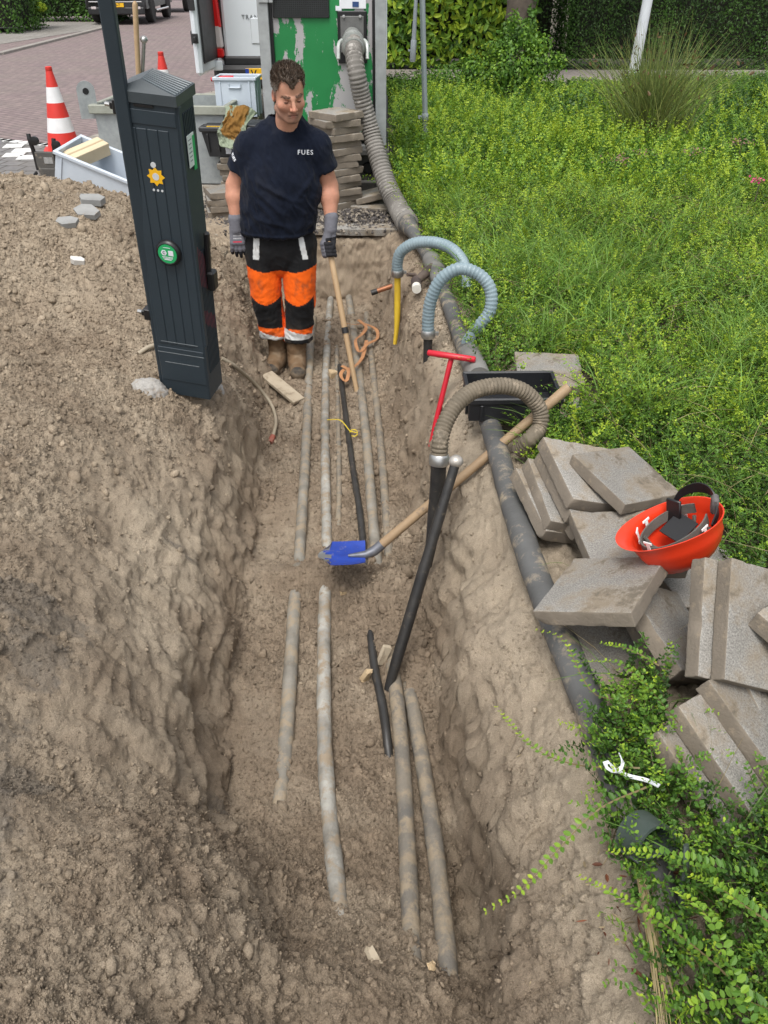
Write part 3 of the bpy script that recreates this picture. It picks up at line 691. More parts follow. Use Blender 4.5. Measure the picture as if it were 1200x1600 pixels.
M_BLUEH = NT('clear_blue_hose'); M_BLUEH.set(M_BLUEH.ramp(M_BLUEH.noise(9, 4), [(.3, (.215, .29, .325)), (.7, (.30, .385, .42))]), .42, 0, .4); M_BLUEH.b.inputs['Transmission Weight'].default_value = .18; M_BLUEH = M_BLUEH.m
M_STEEL = worn('brushed_steel', (.55, .55, .54), (.4, .4, .39), 20, (.3, .5), .9)
M_GALV = worn('galvanised_steel', (.46, .475, .48), (.33, .345, .35), 14, (.4, .62), .55, .15, 90, (.26, .25, .23), .66)
M_BLKIRON = worn('black_steel', (.020, .020, .021), (.05, .047, .043), 14, (.35, .65), .3, .25, 80, (.17, .135, .095), .60)
M_YEL = worn('scuffed_yellow_paint', (.68, .47, .03), (.58, .38, .03), 10, (.5, .75), 0, .2, 60, (.25, .17, .07), .60)
def hoseset(name, label, cat, hpts, hr, pitch, dep, hmat, lance, lr, lmat, lname, tipflat=True):
    root = empty(name, lance[-1], label=label, cat=cat)
    S, rr = hose_rings(hpts, hr, pitch, dep); 
    rel(MB().tube(S, rr, 18).build('ribbed_hose', hmat, None, True, 70), root)
    L = spline(lance, .03); n = len(L)
    fl = [1]*n; rad = [lr]*n
    if tipflat:
        for k in range(n):
            q = max(0, (k/(n-1)-.55)/.45); rad[k] = lr*(1-.30*q); fl[k] = 1-.30*q
    rel(MB().tube(L, rad, 16, True, 0, fl).build(lname, lmat, None, True, 60), root)
    a = hpts[0]; b = (hpts[1]-hpts[0]).normalized(); r0 = hr if not hasattr(hr, '__len__') else hr[0]
    rel(MB().tube([a-b*.012, a-b*.004, a+b*.022, a+b*.03], [r0+.001, r0+.005, r0+.005, r0+.001], 18).box(tuple(a+b*.01+Vector((r0+.01, 0, 0))), (.022, .014, .016)).build('hose_clamp', M_STEEL, None, True, 50), root)
    return root
# far one, yellow lance
h1 = [aty(621, 428, 5.0), aty(621, 410, 4.99), aty(627, 393, 4.97), aty(648, 380, 4.93), aty(680, 379, 4.86), aty(706, 389, 4.78), aty(722, 407, 4.7), aty(729, 428, 4.62), aty(730, 450, 4.58)]
hoseset('suction_lance', 'pale blue ribbed hose bent down to a yellow lance', 'suction lance', h1, .034, .019, .0045, M_BLUEH, [aty(621, 422, 5.0), aty(621, 470, 5.0), aty(620, 510, 4.98), aty(617, 538, 4.96)], .020, M_YEL, 'lance_pipe')
h2 = [aty(669, 524, 4.0), aty(669, 500, 4.0), aty(673, 470, 3.99), aty(688, 438, 3.98), aty(717, 420, 3.97), aty(748, 429, 3.96), aty(766, 452, 3.94), aty(766, 484, 3.92), aty(750, 508, 3.92), aty(737, 524, 3.95), on(731, 535, .10)]
hoseset('suction_lance', 'blue ribbed hose in a full loop above a dark lance', 'suction lance', h2, .032, .019, .0045, M_BLUEH, [aty(669, 520, 4.0), aty(668, 570, 3.99), aty(666, 620, 3.98), aty(660, 668, 3.96)], .023, M_BLKIRON, 'lance_pipe')
M_BRNH = worn('muddy_ribbed_hose', (.105, .086, .060), (.165, .135, .095), 9, (.6, .85), 0, .3, 70, (.27, .22, .16), .54)
h3 = [aty(686, 722, 2.62), aty(688, 690, 2.64), aty(694, 665, 2.68), aty(712, 633, 2.74), aty(742, 610, 2.80), aty(785, 603, 2.84), aty(820, 613, 2.86), aty(843, 640, 2.86), aty(843, 668, 2.83), aty(828, 686, 2.78), on(812, 704, .06)]
hoseset('suction_lance', 'muddy brown ribbed hose arched over the black crate', 'suction lance', h3, .0325, .0145, .0050, M_BRNH, [aty(686, 716, 2.62), aty(683, 770, 2.62), aty(677, 830, 2.60), aty(668, 885, 2.58)], .029, M_BLKIRON, 'lance_pipe')
# steel digging bar with a ball head
A = aty(711, 726, 2.55); B = floor_pt(606, 1078, .0)
bar = empty('digging_bar', B, label='black steel rod with a ball head leaning into the trench', cat='steel rod')
L = [A.lerp(B, k/20) for k in range(21)]
rel(MB().tube(L, [.0175]*4+[.0195]*5+[.0215]*9+[.020, .018, .015], 12).build('shaft', M_BLKIRON, None, True, 50), bar)
pr = [(.001, -.024), (.014, -.021), (.024, -.008), (.0265, 0), (.024, .010), (.016, .019), (.001, .023)]
kb = MB().lathe(pr, 20, None).build('ball_head', worn('worn_bare_steel', (.52, .49, .45), (.36, .33, .29), 30, (.35, .6), .6, .2, 90), None, True, 60)
kb.data.transform(Matrix.Translation(A+(A-B).normalized()*.012)); rel(kb, bar)
# copper stub in the trench wall
A = hit(612, 447); B = aty(580, 458, A.y-.02)
m = MB().tube([A+Vector((.05, .02, .0)), A, A.lerp(B, .72)], .017, 12)
cs = m.build('pipe_stub', worn('bare_copper', (.40, .17, .08), (.22, .09, .05), 22, (.4, .6), .5, .2, 80, (.1, .06, .04), .6), None, True, 60); tag(cs, 'short rusty copper pipe sticking out of the wall behind the yellow lance', 'pipe stub')
MB().tube([A.lerp(B, .7), B], .0185, 12).build('dark_end', M_BLKIRON, cs, True, 60)

# ---------------------------------------------------------------- shovels and the red T-bar
M_ASH = worn('ash_handle', (.47, .33, .19), (.38, .255, .14), 8, (.5, .7), 0, .2, 50, (.24, .17, .11), .62)
M_ASHD = worn('worn_ash_handle', (.36, .25, .145), (.26, .175, .10), 8, (.5, .75), 0, .25, 50, (.17, .125, .085), .58)
M_BLUEP = worn('blue_enamel', (.015, .055, .37), (.010, .033, .22), 10, (.4, .6), 0, .1, 60, (.24, .20, .16), .57)
A = aty(583, 862, 2.72); B = aty(889, 605, 2.93)
sh = empty('shovel', A, label='shovel with a blue blade lying across the trench on its wooden shaft', cat='shovel')
ax = (B-A).normalized()
rel(MB().tube([A-ax*.02, A, A.lerp(B, .3), A.lerp(B, .6), A.lerp(B, .9), A.lerp(B, .985), B], [.017, .0195, .0185, .0185, .0195, .021, .020], 16).build('shaft', M_ASHD, None, True, 50), sh)
def blade(root, base, tipdir, updir, L, Wd, mat, tip=None):
    x = Vector(tipdir).normalized(); z = (Vector(updir)-x*Vector(updir).dot(x)).normalized(); y = z.cross(x)
    n, mq = 14, 12; V = []; F = []
    for s_ in (0, 1):
        for i in range(n+1):
            u = i/n; hw = Wd/2*(.92+.08*min(1, u*4))*(1 if u < .7 else 1-.38*((u-.7)/.3)**2.2)
            for j in range(mq+1):
                v = j/mq*2-1
                zz = .030*abs(v)**2.4*(1-.55*u)+.020*math.exp(-(v/.16)**2)*math.exp(-u*3.0)+.018*u*u
                xx = u*L-(.05*v*v*max(0, u-.7)/.3)
                V.append(base+x*xx+y*(v*hw)+z*(zz-(.0025 if s_ else 0)))
    q = (n+1)*(mq+1)
    for s_ in (0, 1):
        for i in range(n):
            for j in range(mq):
                a = s_*q+i*(mq+1)+j; f = (a, a+1, a+mq+2, a+mq+1); F.append(f[::-1] if s_ == 0 else f)
    rim = [i*(mq+1) for i in range(n+1)]+[n*(mq+1)+j for j in range(1, mq+1)]+[i*(mq+1)+mq for i in range(n-1, -1, -1)]+[j for j in range(mq-1, 0, -1)]
    for a, b in zip(rim, rim[1:]+rim[:1]): F.append((a, b, b+q, a+q))
    m = MB().add(V, F)
    if tip is not None:
        c0 = base+x*L*.80
        for i, f in enumerate(m.f):
            cc = sum((Vector(m.v[k]) for k in f), Vector())/len(f)
            if (cc-c0).dot(x) > .018*math.sin(cc.y*90) : m.m[i] = 1
    return rel(m.build('blade', [mat, tip] if tip is not None else mat, None, True, 35), root)
bt = aty(497, 874, 2.70)
b0 = aty(571, 871, 2.705)
bl = blade(sh, b0, bt-b0, Vector((.2, .18, .95)), (bt-b0).length, .215, M_BLUEP, M_STEEL)
# bare worn edge and the socket
sk = MB().tube([b0+(bt-b0).normalized()*.07+Vector((0, 0, .012)), b0+Vector((0, 0, .014)), A+ax*.005, A+ax*.05], [.006, .017, .0215, .021], 14).build('socket', worn('grey_socket_steel', (.10, .11, .14), (.2, .2, .21), 20, (.4, .6), .5), None, True, 50); rel(sk, sh)
# red T-handled probe
A = hit(672, 692)+Vector((0, 0, -.02)); T = aty(706, 557, 3.58)
tb = empty('probe_rod', A, label='red T-handled steel probe stuck in the bank by the dark lance', cat='probe rod')
M_RED = worn('bright_red_paint', (.56, .012, .03), (.45, .012, .025), 10, (.3, .45), 0, .05, 60)
rel(MB().tube([T, T.lerp(A, .75), T.lerp(A, .8), A], [.0125, .0125, .0115, .008], 14).build('shaft', M_RED, None, True, 50), tb)
l, r_ = aty(668, 551, 3.60), aty(743, 562, 3.53)
ct = (l+r_)/2; 
rel(MB().tube([l, l.lerp(r_, .02), l.lerp(r_, .98), r_], [.010, .0145, .0145, .010], 16).build('handle', M_RED, None, True, 50), tb)
# orange strap thrown over the pipes
M_STRAP = worn('orange_webbing', (.47, .23, .10), (.36, .17, .08), 25, (.75, .9), 0, .3, 300, (.28, .2, .13), .6)
def ribbon(ctrl, wd, root_name, label, cat, mat, th=.0025):
    S = spline(ctrl, .012); V = []; F = []
    for i, p in enumerate(S):
        t = (S[min(i+1, len(S)-1)]-S[max(i-1, 0)]).normalized(); up = Vector((.25*math.sin(i*.17), .35*math.cos(i*.11), 1)); sd_ = t.cross(up).normalized(); n = sd_.cross(t)
        for a, b in ((-1, -1), (1, -1), (1, 1), (-1, 1)): V.append(p+sd_*(a*wd/2)+n*(b*th/2))
    for i in range(len(S)-1):
        for k in range(4): F.append((i*4+k, i*4+(k+1) % 4, i*4+4+(k+1) % 4, i*4+4+k))
    o = MB().add(V, F).build(root_name, mat, None, True, 40); return tag(o, label, cat)
f = lambda px, py, h=.06: floor_pt(px, py, h)
ribbon([f(541, 516, .05), f(555, 522, .07), f(570, 521, .07), f(588, 526, .05), f(589, 538, .04), f(574, 553, .07), f(562, 566, .07), f(556, 552, .09), f(566, 542, .09), f(572, 528, .08), f(560, 519, .09)], .022, 'strap', 'orange lashing strap looped over the pipes by the worker\'s shovel', 'strap', M_STRAP)
ribbon([f(573, 545, .06), f(566, 575, .07), f(552, 590, .07), f(538, 596, .08), f(533, 603, .07), f(541, 610, .06), f(545, 600, .09), f(535, 592, .09)], .022, 'strap', 'knotted orange strap end lying on the far black cable', 'strap', M_STRAP)
# ---------------------------------------------------------------- the worker
MAN = Vector((-.627, 5.0, -.575))
gzf = min(gz(MAN.x-.06, 4.93), gz(MAN.x+.06, 4.9)); MAN.z = gzf+.002 if abs(gzf+.575) < .08 else MAN.z
man = empty('person', MAN, label='person in dark T-shirt and orange work trousers standing in the trench holding a shovel', cat='person')
def rot_m(yaw, pitch, roll=0): return np.array((Matrix.Rotation(R(yaw), 3, 'Z') @ Matrix.Rotation(R(pitch), 3, 'X') @ Matrix.Rotation(R(roll), 3, 'Y')))
HR, HT = rot_m(20, 19, -3), np.array([.117, -.092, 1.618]); HM = (HR, HT)
S_r, E_r, W_r = (-.135, .02, 1.34), (-.238, .05, 1.125), (-.245, -.015, .925)
S_l, E_l, W_l = (.250, .02, 1.34), (.305, .055, 1.12), (.316, -.035, .935)
def body():
    xs = np.concatenate([np.arange(-.32, .02, .006), np.arange(.02, .225, .0028), np.arange(.225, .42, .006)])
    ys = np.concatenate([np.arange(-.24, .04, .0032), np.arange(.04, .2, .006)])
    zs = np.concatenate([np.arange(.84, 1.46, .006), np.arange(1.46, 1.80, .0028)])
    f = Field(xs, ys, zs)
    # torso and arms
    f.cone((0, .02, .92), (.035, .02, 1.2), .17, .175, .01, None, .68); f.cone((.04, .02, 1.2), (.06, .03, 1.33), .17, .11, .04, None, .7)
    f.cone(S_r, S_l, .055, .055, .05)
    for S, E_, W in ((S_r, E_r, W_r), (S_l, E_l, W_l)):
        f.cone(S, E_, .063, .053, .02); mid = tuple(np.array(E_)*.72+np.array(W)*.28)
        f.cone(E_, mid, .052, .055, .02); f.cone(mid, W, .054, .029, .02)
        d = np.array(W)-np.array(E_); d = d/np.linalg.norm(d); f.cone(W, tuple(np.array(W)+d*.02), .028, .022, .015)
    # neck and head
    f.cone((.082, .015, 1.42), tuple(HR @ np.array([0, .022, -.06])+HT), .066, .060, .03)
    f.ell((0, .012, .052), (.082, .098, .084), .01, HM)
    f.ell((0, -.022, -.018), (.0735, .074, .092), .02, HM)
    f.ell((0, -.028, -.078), (.062, .055, .040), .02, HM)
    f.cone((-.056, .004, -.068), (-.016, -.066, -.097), .024, .024, .02, HM); f.cone((.056, .004, -.068), (.016, -.066, -.097), .024, .024, .02, HM)
    f.ell((0, -.081, -.098), (.021, .017, .017), .012, HM)
    f.cone((-.038, -.084, .025), (.0, -.089, .019), .0085, .0085, .012, HM); f.cone((.038, -.084, .025), (.0, -.089, .019), .0085, .0085, .012, HM)
    for s in (-1, 1):
        f.ell((s*.033, -.100, .004), (.019, .018, .011), .010, HM, 'sub')
        f.ell((s*.047, -.058, -.026), (.022, .020, .018), .025, HM)
        f.ell((s*.0785, .016, -.004), (.010, .021, .033), .004, HM); f.ell((s*.086, .012, -.002), (.006, .012, .020), .004, HM, 'sub')
    f.cone((0, -.094, .016), (0, -.119, -.026), .0085, .0125, .008, HM)
    for s in (-1, 1): f.ell((s*.0125, -.106, -.031), (.0088, .011, .008), .005, HM)
    f.cone((-.020, -.085, -.0615), (.020, -.085, -.0615), .0065, .0065, .008, HM); f.cone((-.016, -.085, -.0745), (.016, -.085, -.0745), .0070, .0070, .008, HM)
    f.cone((-.026, -.088, -.0725), (0, -.0945, -.067), .002, .0025, .003, HM, 1, 'sub'); f.cone((.026, -.088, -.0725), (0, -.0945, -.067), .002, .0025, .003, HM, 1, 'sub')
    V, F = f.mesh(); V = relax(V, F, 1, .5)
    Q = (V-HT) @ HR
    skin = np.array([.53, .275, .185]); c = np.repeat(skin[None], len(V), 0)
    g = lambda x, y, z, r: np.exp(-(((Q-np.array([x, y, z]))/r)**2).sum(1))
    red = np.array([.50, .175, .12])
    m = np.clip(.38*(g(-.05, -.065, -.03, .035)+g(.05, -.065, -.03, .035))+.6*g(0, -.118, -.028, .02)+.8*(g(-.089, .015, 0, .03)+g(.089, .015, 0, .03)), 0, 1)[:, None]; c = c*(1-m)+red*m
    beard = (sstep(-.028, -.06, Q[:, 2])*sstep(.035, -.0, Q[:, 1])*sstep(-.135, -.11, Q[:, 2])*(1-.75*g(0, -.09, -.04, .014)))[:, None]
    gt = (g(-.024, -.09, -.075, .014)+g(.024, -.09, -.075, .014)+.9*g(-.012, -.1, -.051, .010)+.9*g(.012, -.1, -.051, .010)+1.1*g(0, -.09, -.100, .02))[:, None]
    hv = fbm(Q, 300, 2)[:, None]
    c = c*(1-.48*beard)+np.array([.20, .13, .10])*.48*beard
    gt = np.clip(gt*(.62+.4*hv), 0, .75); c = c*(1-gt)+np.array([.13, .08, .055])*gt
    lips = np.clip(g(0, -.096, -.0615, .013)*.5+g(0, -.096, -.074, .013)*.7, 0, .75)[:, None]; c = c*(1-lips)+np.array([.40, .16, .125])*lips
    ml = (np.exp(-((Q[:, 2]+.0675+.09*np.abs(Q[:, 0]))/.0022)**2)*(np.abs(Q[:, 0]) < .027)*(Q[:, 1] < -.06)*.75)[:, None]; c = c*(1-ml)+np.array([.09, .035, .03])*ml
    us = np.clip(g(-.034, -.085, .006, .013)+g(.034, -.085, .006, .013), 0, 1)[:, None]*.35; c = c*(1-us)+np.array([.23, .10, .075])*us  # eye sockets darkened, their shade put into the skin colour
    br = np.clip(sum(np.exp(-((Q[:, 0]-s*.035)/.022)**2-((Q[:, 2]-.0285+.08*(.035-np.abs(Q[:, 0])))/.0050)**2) for s in (-1, 1))*sstep(-.05, -.07, Q[:, 1]), 0, 1)[:, None]*.72
    c = c*(1-br)+np.array([.085, .05, .032])*br
    # cropped grey sides
    side = (sstep(-.035, -.015, Q[:, 1])*sstep(.055, .07, np.abs(Q[:, 0]))*sstep(-.02, .005, Q[:, 2]+.0*Q[:, 1])*sstep(.10, .08, np.abs(Q[:, 0])))[:, None]
    ear = np.clip(g(-.09, .016, -.004, .02)+g(.09, .016, -.004, .02), 0, 1)[:, None]
    back = (sstep(.015, .04, Q[:, 1])*sstep(-.07, -.05, Q[:, 2]))[:, None]
    k = np.clip(np.maximum(side, back)-ear*.9, 0, 1)*(.75+.25*hv); c = c*(1-k)+np.array([.115, .09, .075])*k
    # arms: sunburnt outer side, hair
    arm = (V[:, 2] < 1.28)[:, None]
    c = np.where(arm, c*np.array([.92, .86, .85])*(1+.10*fbm(V, 22, 3)[:, None]), c)
    c = c*(1+.07*fbm(V, 90, 2)[:, None])
    # eyebrows: short hairs lying along the brow ridge
    N = vnormals(V, F); rr = np.random.default_rng(8)
    for s in (-1, 1):
        x = Q[:, 0]*s; zc = .0285+.16*(x-.014)-2.6*np.maximum(x-.040, 0)**1.3
        k = np.where((x > .012) & (x < .056) & (np.abs(Q[:, 2]-zc) < .0052) & (Q[:, 1] < -.04))[0]; k = rr.choice(k, 190)
        P = V[k]+rr.normal(size=(190, 3))*.0012; D = (HR @ np.array([s, .15, .25]))+N[k]*.35+rr.normal(size=P.shape)*.18; D /= np.linalg.norm(D, axis=1)[:, None]; S_ = np.cross(D, N[k]); L = (.006+.004*rr.random(190))[:, None]
        BV = np.stack([P-S_*.0006, P+S_*.0006, P+D*L+S_*.0002, P+D*L-S_*.0002], 1).reshape(-1, 3)+N[k].repeat(4, 0)*.0008
        np_mesh('eyebrow', BV, 4*np.arange(190)[:, None]+np.array([[0, 1, 2, 3]]), vcol('brow_hair_'+('left' if s > 0 else 'right'), .6), man, False, np.repeat(np.array([[.10, .062, .042]])*(.6+.8*rr.random((190, 1))), 4, 0))
    return np_mesh('body', V, F, vcol('skin', .58, .22, 300, .3, 0, .10, .06), man, True, c)
body()
# eyes (lids lowered, looking down)
def eye(s):
    v, q = [], []
    n, m_ = 16, 12
    for i in range(m_+1):
        for j in range(n):
            a = math.pi*i/m_; b = 2*math.pi*j/n; v.append((math.sin(a)*math.cos(b), math.sin(a)*math.sin(b), math.cos(a)))
    for i in range(m_):
        for j in range(n): q.append((i*n+j, (i+1)*n+j, (i+1)*n+(j+1) % n, i*n+(j+1) % n))
    v = np.array(v)*.0128; c = np.repeat(np.array([[.46, .225, .155]]), len(v), 0)
    slit = (v[:, 2] < .0006) & (v[:, 2] > -.0048) & (v[:, 1] < -.003)
    c[slit] = (.16, .12, .105); c[slit & (np.abs(v[:, 0]-.001) < .0056)] = (.03, .035, .04)  # whites and iris darkened, shade under the lids put into the colour
    lash = (v[:, 2] >= -.0004) & (v[:, 2] < .0030) & (v[:, 1] < -.004); c[lash] = (.06, .035, .025)
    V = (v+np.array([s*.034, -.0775, .0040])) @ HR.T+HT
    np_mesh('eye', V, np.array(q), vcol('eye_surface', .25), man, True, c)
eye(-1); eye(1)
def hair():
    xs = np.arange(-.0, .24, .003); ys = np.arange(-.24, .08, .003); zs = np.arange(1.52, 1.80, .003)
    f = Field(xs, ys, zs)
    def shell(P):
        Q = (P-HT) @ HR; c = np.array([0, .012, .062]); r = np.array([.087, .103, .080])
        k0 = np.linalg.norm((Q-c)/r, axis=1); k1 = np.linalg.norm((Q-c)/(r*r), axis=1); d = k0*(k0-1)/np.maximum(k1, 1e-6)
        d = d-.0035*fbm(Q*np.array([1, .5, 1]), 60, 3, .6, 1)-.006*sstep(.07, .13, Q[:, 2])
        x = np.abs(Q[:, 0]); line = .098-.030*np.exp(-(x/.016)**2)+.010*np.exp(-((x-.045)/.014)**2)
        line = np.where(x > .062, line-(x-.062)*4.2, line); line = np.maximum(line, -.03)
        cut = np.where(Q[:, 1] < .03, (line-Q[:, 2])*.75+np.clip(Q[:, 1]+.02, -.0, .06)*-.9, -1)
        neck = (-.06-Q[:, 2])
        ear = .034-np.linalg.norm((Q-np.array([0, .012, -.006]))*np.array([0, 1, .85]), axis=1)
        ear = np.where(np.abs(Q[:, 0]) > .05, ear, -1)
        return np.maximum(np.maximum(np.maximum(d, cut), neck), ear)
    f._op(shell, np.array([0., -.24, 1.52]), np.array([.24, .08, 1.8]), 'add', .002)
    V, F = f.mesh(); V = relax(V, F, 1, .4); N = vnormals(V, F)
    Q = (V-HT) @ HR
    base = np.array([.10, .070, .050]); gr = np.array([.17, .145, .12])
    gm = sstep(.055, .075, np.abs(Q[:, 0]))*sstep(.09, .04, Q[:, 2]); c = base*(1-gm[:, None])+gr*gm[:, None]; c = c*(1+.5*fbm(Q*np.array([1, .4, 1]), 120, 2)[:, None])
    # tufts standing up on the crown
    rr = np.random.default_rng(3); w_ = .12+sstep(.05, .10, Q[:, 2]); k = rr.choice(len(V), 5200, p=w_/w_.sum()); P = V[k]; n = N[k]; q = Q[k]
    up = HR @ np.array([0, -.15, 1]); L = (.006+.012*sstep(.06, .12, q[:, 2]))*(.6+.8*rr.random(len(k)))
    cl = np.stack([fbm(q, 45, 2), fbm(q+9, 45, 2), fbm(q+19, 45, 2)], 1)
    D = n*.7+up*.95*sstep(.045, .10, q[:, 2])[:, None]+cl*.7+rr.normal(size=P.shape)*.12; D /= np.linalg.norm(D, axis=1)[:, None]
    sd_ = np.cross(D, rr.normal(size=P.shape)); sd_ /= np.linalg.norm(sd_, axis=1)[:, None]
    wd = .0013
    bend = D*.8+np.array([.15, -.35, -.2]); A = P-D*.004; B = P+D*L[:, None]*.55; C = B+bend*L[:, None]*.5
    SV = np.stack([A-sd_*wd, A+sd_*wd, B+sd_*wd*.8, B-sd_*wd*.8, C], 1).reshape(-1, 3); b = len(V)+5*np.arange(len(k))[:, None]
    qf = b+np.array([[0, 1, 2, 3]]); tf = b+np.array([[3, 2, 4]])
    lc = rr.random(len(k)); sc = (np.array([.125, .090, .066])*(.55+1.0*lc[:, None])); gs = sstep(.05, .075, np.abs(q[:, 0]))*sstep(.10, .05, q[:, 2]); sc = np.where((rr.random(len(k)) < .22+.5*gs)[:, None], np.array([.27, .235, .20]), sc)
    np_mesh('hair', np.concatenate([V, SV]), [F, qf, tf], vcol('hair_strands', .55, 0, 100, .35), man, True, np.concatenate([c, np.repeat(sc, 5, 0)]))
hair()

def wrinkle(V, F, fn):
    N = vnormals(V, F); return V+N*fn(V)[:, None]
def shirt():
    f = Field(np.arange(-.34, .46, .0055), np.arange(-.22, .24, .0055), np.arange(.84, 1.50, .0055))
    hem = ((0, 0, .878), (0.06, -.02, -1))
    f.cone((-.006, .02, .90), (.034, .012, 1.16), .212, .212, .02, None, .70, 'add', hem)
    f.cone((.005, -.025, 1.02), (.03, -.02, 1.10), .165, .165, .06, None, .72, 'add', hem)
    f.cone((.037, .015, 1.17), (.058, .022, 1.29), .208, .165, .05, None, .70)
    f.cone((-.125, .02, 1.335), (.245, .02, 1.335), .072, .072, .05); f.cone((.075, .035, 1.42), (.085, .035, 1.485), .088, .074, .05); f.cone((.055, .04, 1.46), (-.12, .03, 1.355), .060, .060, .035); f.cone((.105, .04, 1.45), (.235, .03, 1.355), .060, .060, .035)
    for S, E_, t in ((S_r, E_r, .60), (S_l, E_l, .56)):
        S = np.array(S); E_ = np.array(E_); d = (E_-S)/np.linalg.norm(E_-S); p = S+(E_-S)*t
        f.cone(tuple(S), tuple(p+d*.1), .073, .078, .03, None, 1, 'add', (tuple(p), tuple(d)))
        f.cone(tuple(p-d*.05), tuple(p+d*.06), .062, .073, .004, None, 1, 'sub')
    f.cone((.090, -.012, 1.475), (.102, -.075, 1.60), .064, .082, .008, None, 1, 'sub')
    V, F = f.mesh(); V = relax(V, F, 2, .5)
    def w_(P):
        dd = np.stack([P[:, 0]*.9+P[:, 2]*.35, P[:, 1]*.8, P[:, 2]*.55-P[:, 0]*.35], 1)
        low = sstep(1.25, 1.0, P[:, 2])
        n = fbm(dd, 11, 2, .5, 1)*.0075*(.35+.65*low)+fbm(dd*np.array([1.5, 1, .7])+4, 19, 2, .5, 1)*.0042
        # pull folds from the right armpit across the belly
        for ax, az, bx, bz, amp in ((-.13, 1.21, .16, 1.06, .007), (-.13, 1.17, .1, .98, .006), (-.12, 1.12, .05, .92, .005), (.24, 1.22, .12, 1.08, .005), (-.15, 1.0, .12, .93, .005)):
            a = np.array([ax, az]); b = np.array([bx, bz]); q = P[:, [0, 2]]; t = np.clip(((q-a) @ (b-a))/((b-a) @ (b-a)), 0, 1); dl = np.linalg.norm(q-a-t[:, None]*(b-a), axis=1)
            n += amp*np.exp(-(dl/.014)**2)*np.sin(math.pi*np.clip(t, .02, .98))*(P[:, 1] < .03)
        n += .004*np.exp(-((P[:, 2]-.885)/.006)**2)
        return n*1.7
    V = wrinkle(V, F, w_)
    c = np.repeat(np.array([[.006, .0088, .018]]), len(V), 0); c = c*(1+.2*fbm(V, 12, 3)[:, None])
    dust = sstep(.1, .5, fbm(V+2, 9, 4))[:, None]*.10; c = c*(1-dust)+np.array([.05, .05, .055])*dust
    o = np_mesh('t_shirt', V, F, vcol('navy_jersey', .88, .25, 420, .12, .05), man, True, c)
    return o, BVHTree.FromPolygons([tuple(v) for v in V.tolist()], [tuple(q) for q in F.tolist()])
SHIRT, shirt_bvh = shirt()
M_PRINT = worn('white_print', (.70, .72, .76), (.6, .62, .66), 30, (.6, .8))
def print_on(name, txt, size, org, xax, zax, look, parent, bold=.0, space=1.1, mat=M_PRINT, lift=.0038):
    me = text_mesh(txt, size, 0, bold, 'CENTER', space); import bmesh
    bm = bmesh.new(); bm.from_mesh(me); bmesh.ops.triangulate(bm, faces=bm.faces); bmesh.ops.subdivide_edges(bm, edges=[e for e in bm.edges if e.calc_length() > size*.2], cuts=2)
    look = Vector(look).normalized()
    for v in bm.verts:
        p = Vector(org)+Vector(xax)*v.co.x+Vector(zax)*v.co.y; h = shirt_bvh.ray_cast(p-look*.3, look)
        v.co = (h[0] if h[0] is not None else p)-look*lift
    bm.to_mesh(me); bm.free(); me.materials.clear(); me.materials.append(mat); me.name = name
    o = bpy.data.objects.new(name, me); COL.objects.link(o); o.parent = parent; return o
print_on('chest_lettering', 'FUES', .034, (.190, -.15, 1.335), (1, 0, -.03), (.03, 0, 1), (0, 1, -.1), SHIRT, .0002, 1.25)
print_on('sleeve_lettering', 'FUES', .026, (-.222, -.03, 1.295), (.30, -.45, -.62), (.45, -.3, .62), (.75, .62, -.1), SHIRT, .001, 1.1)

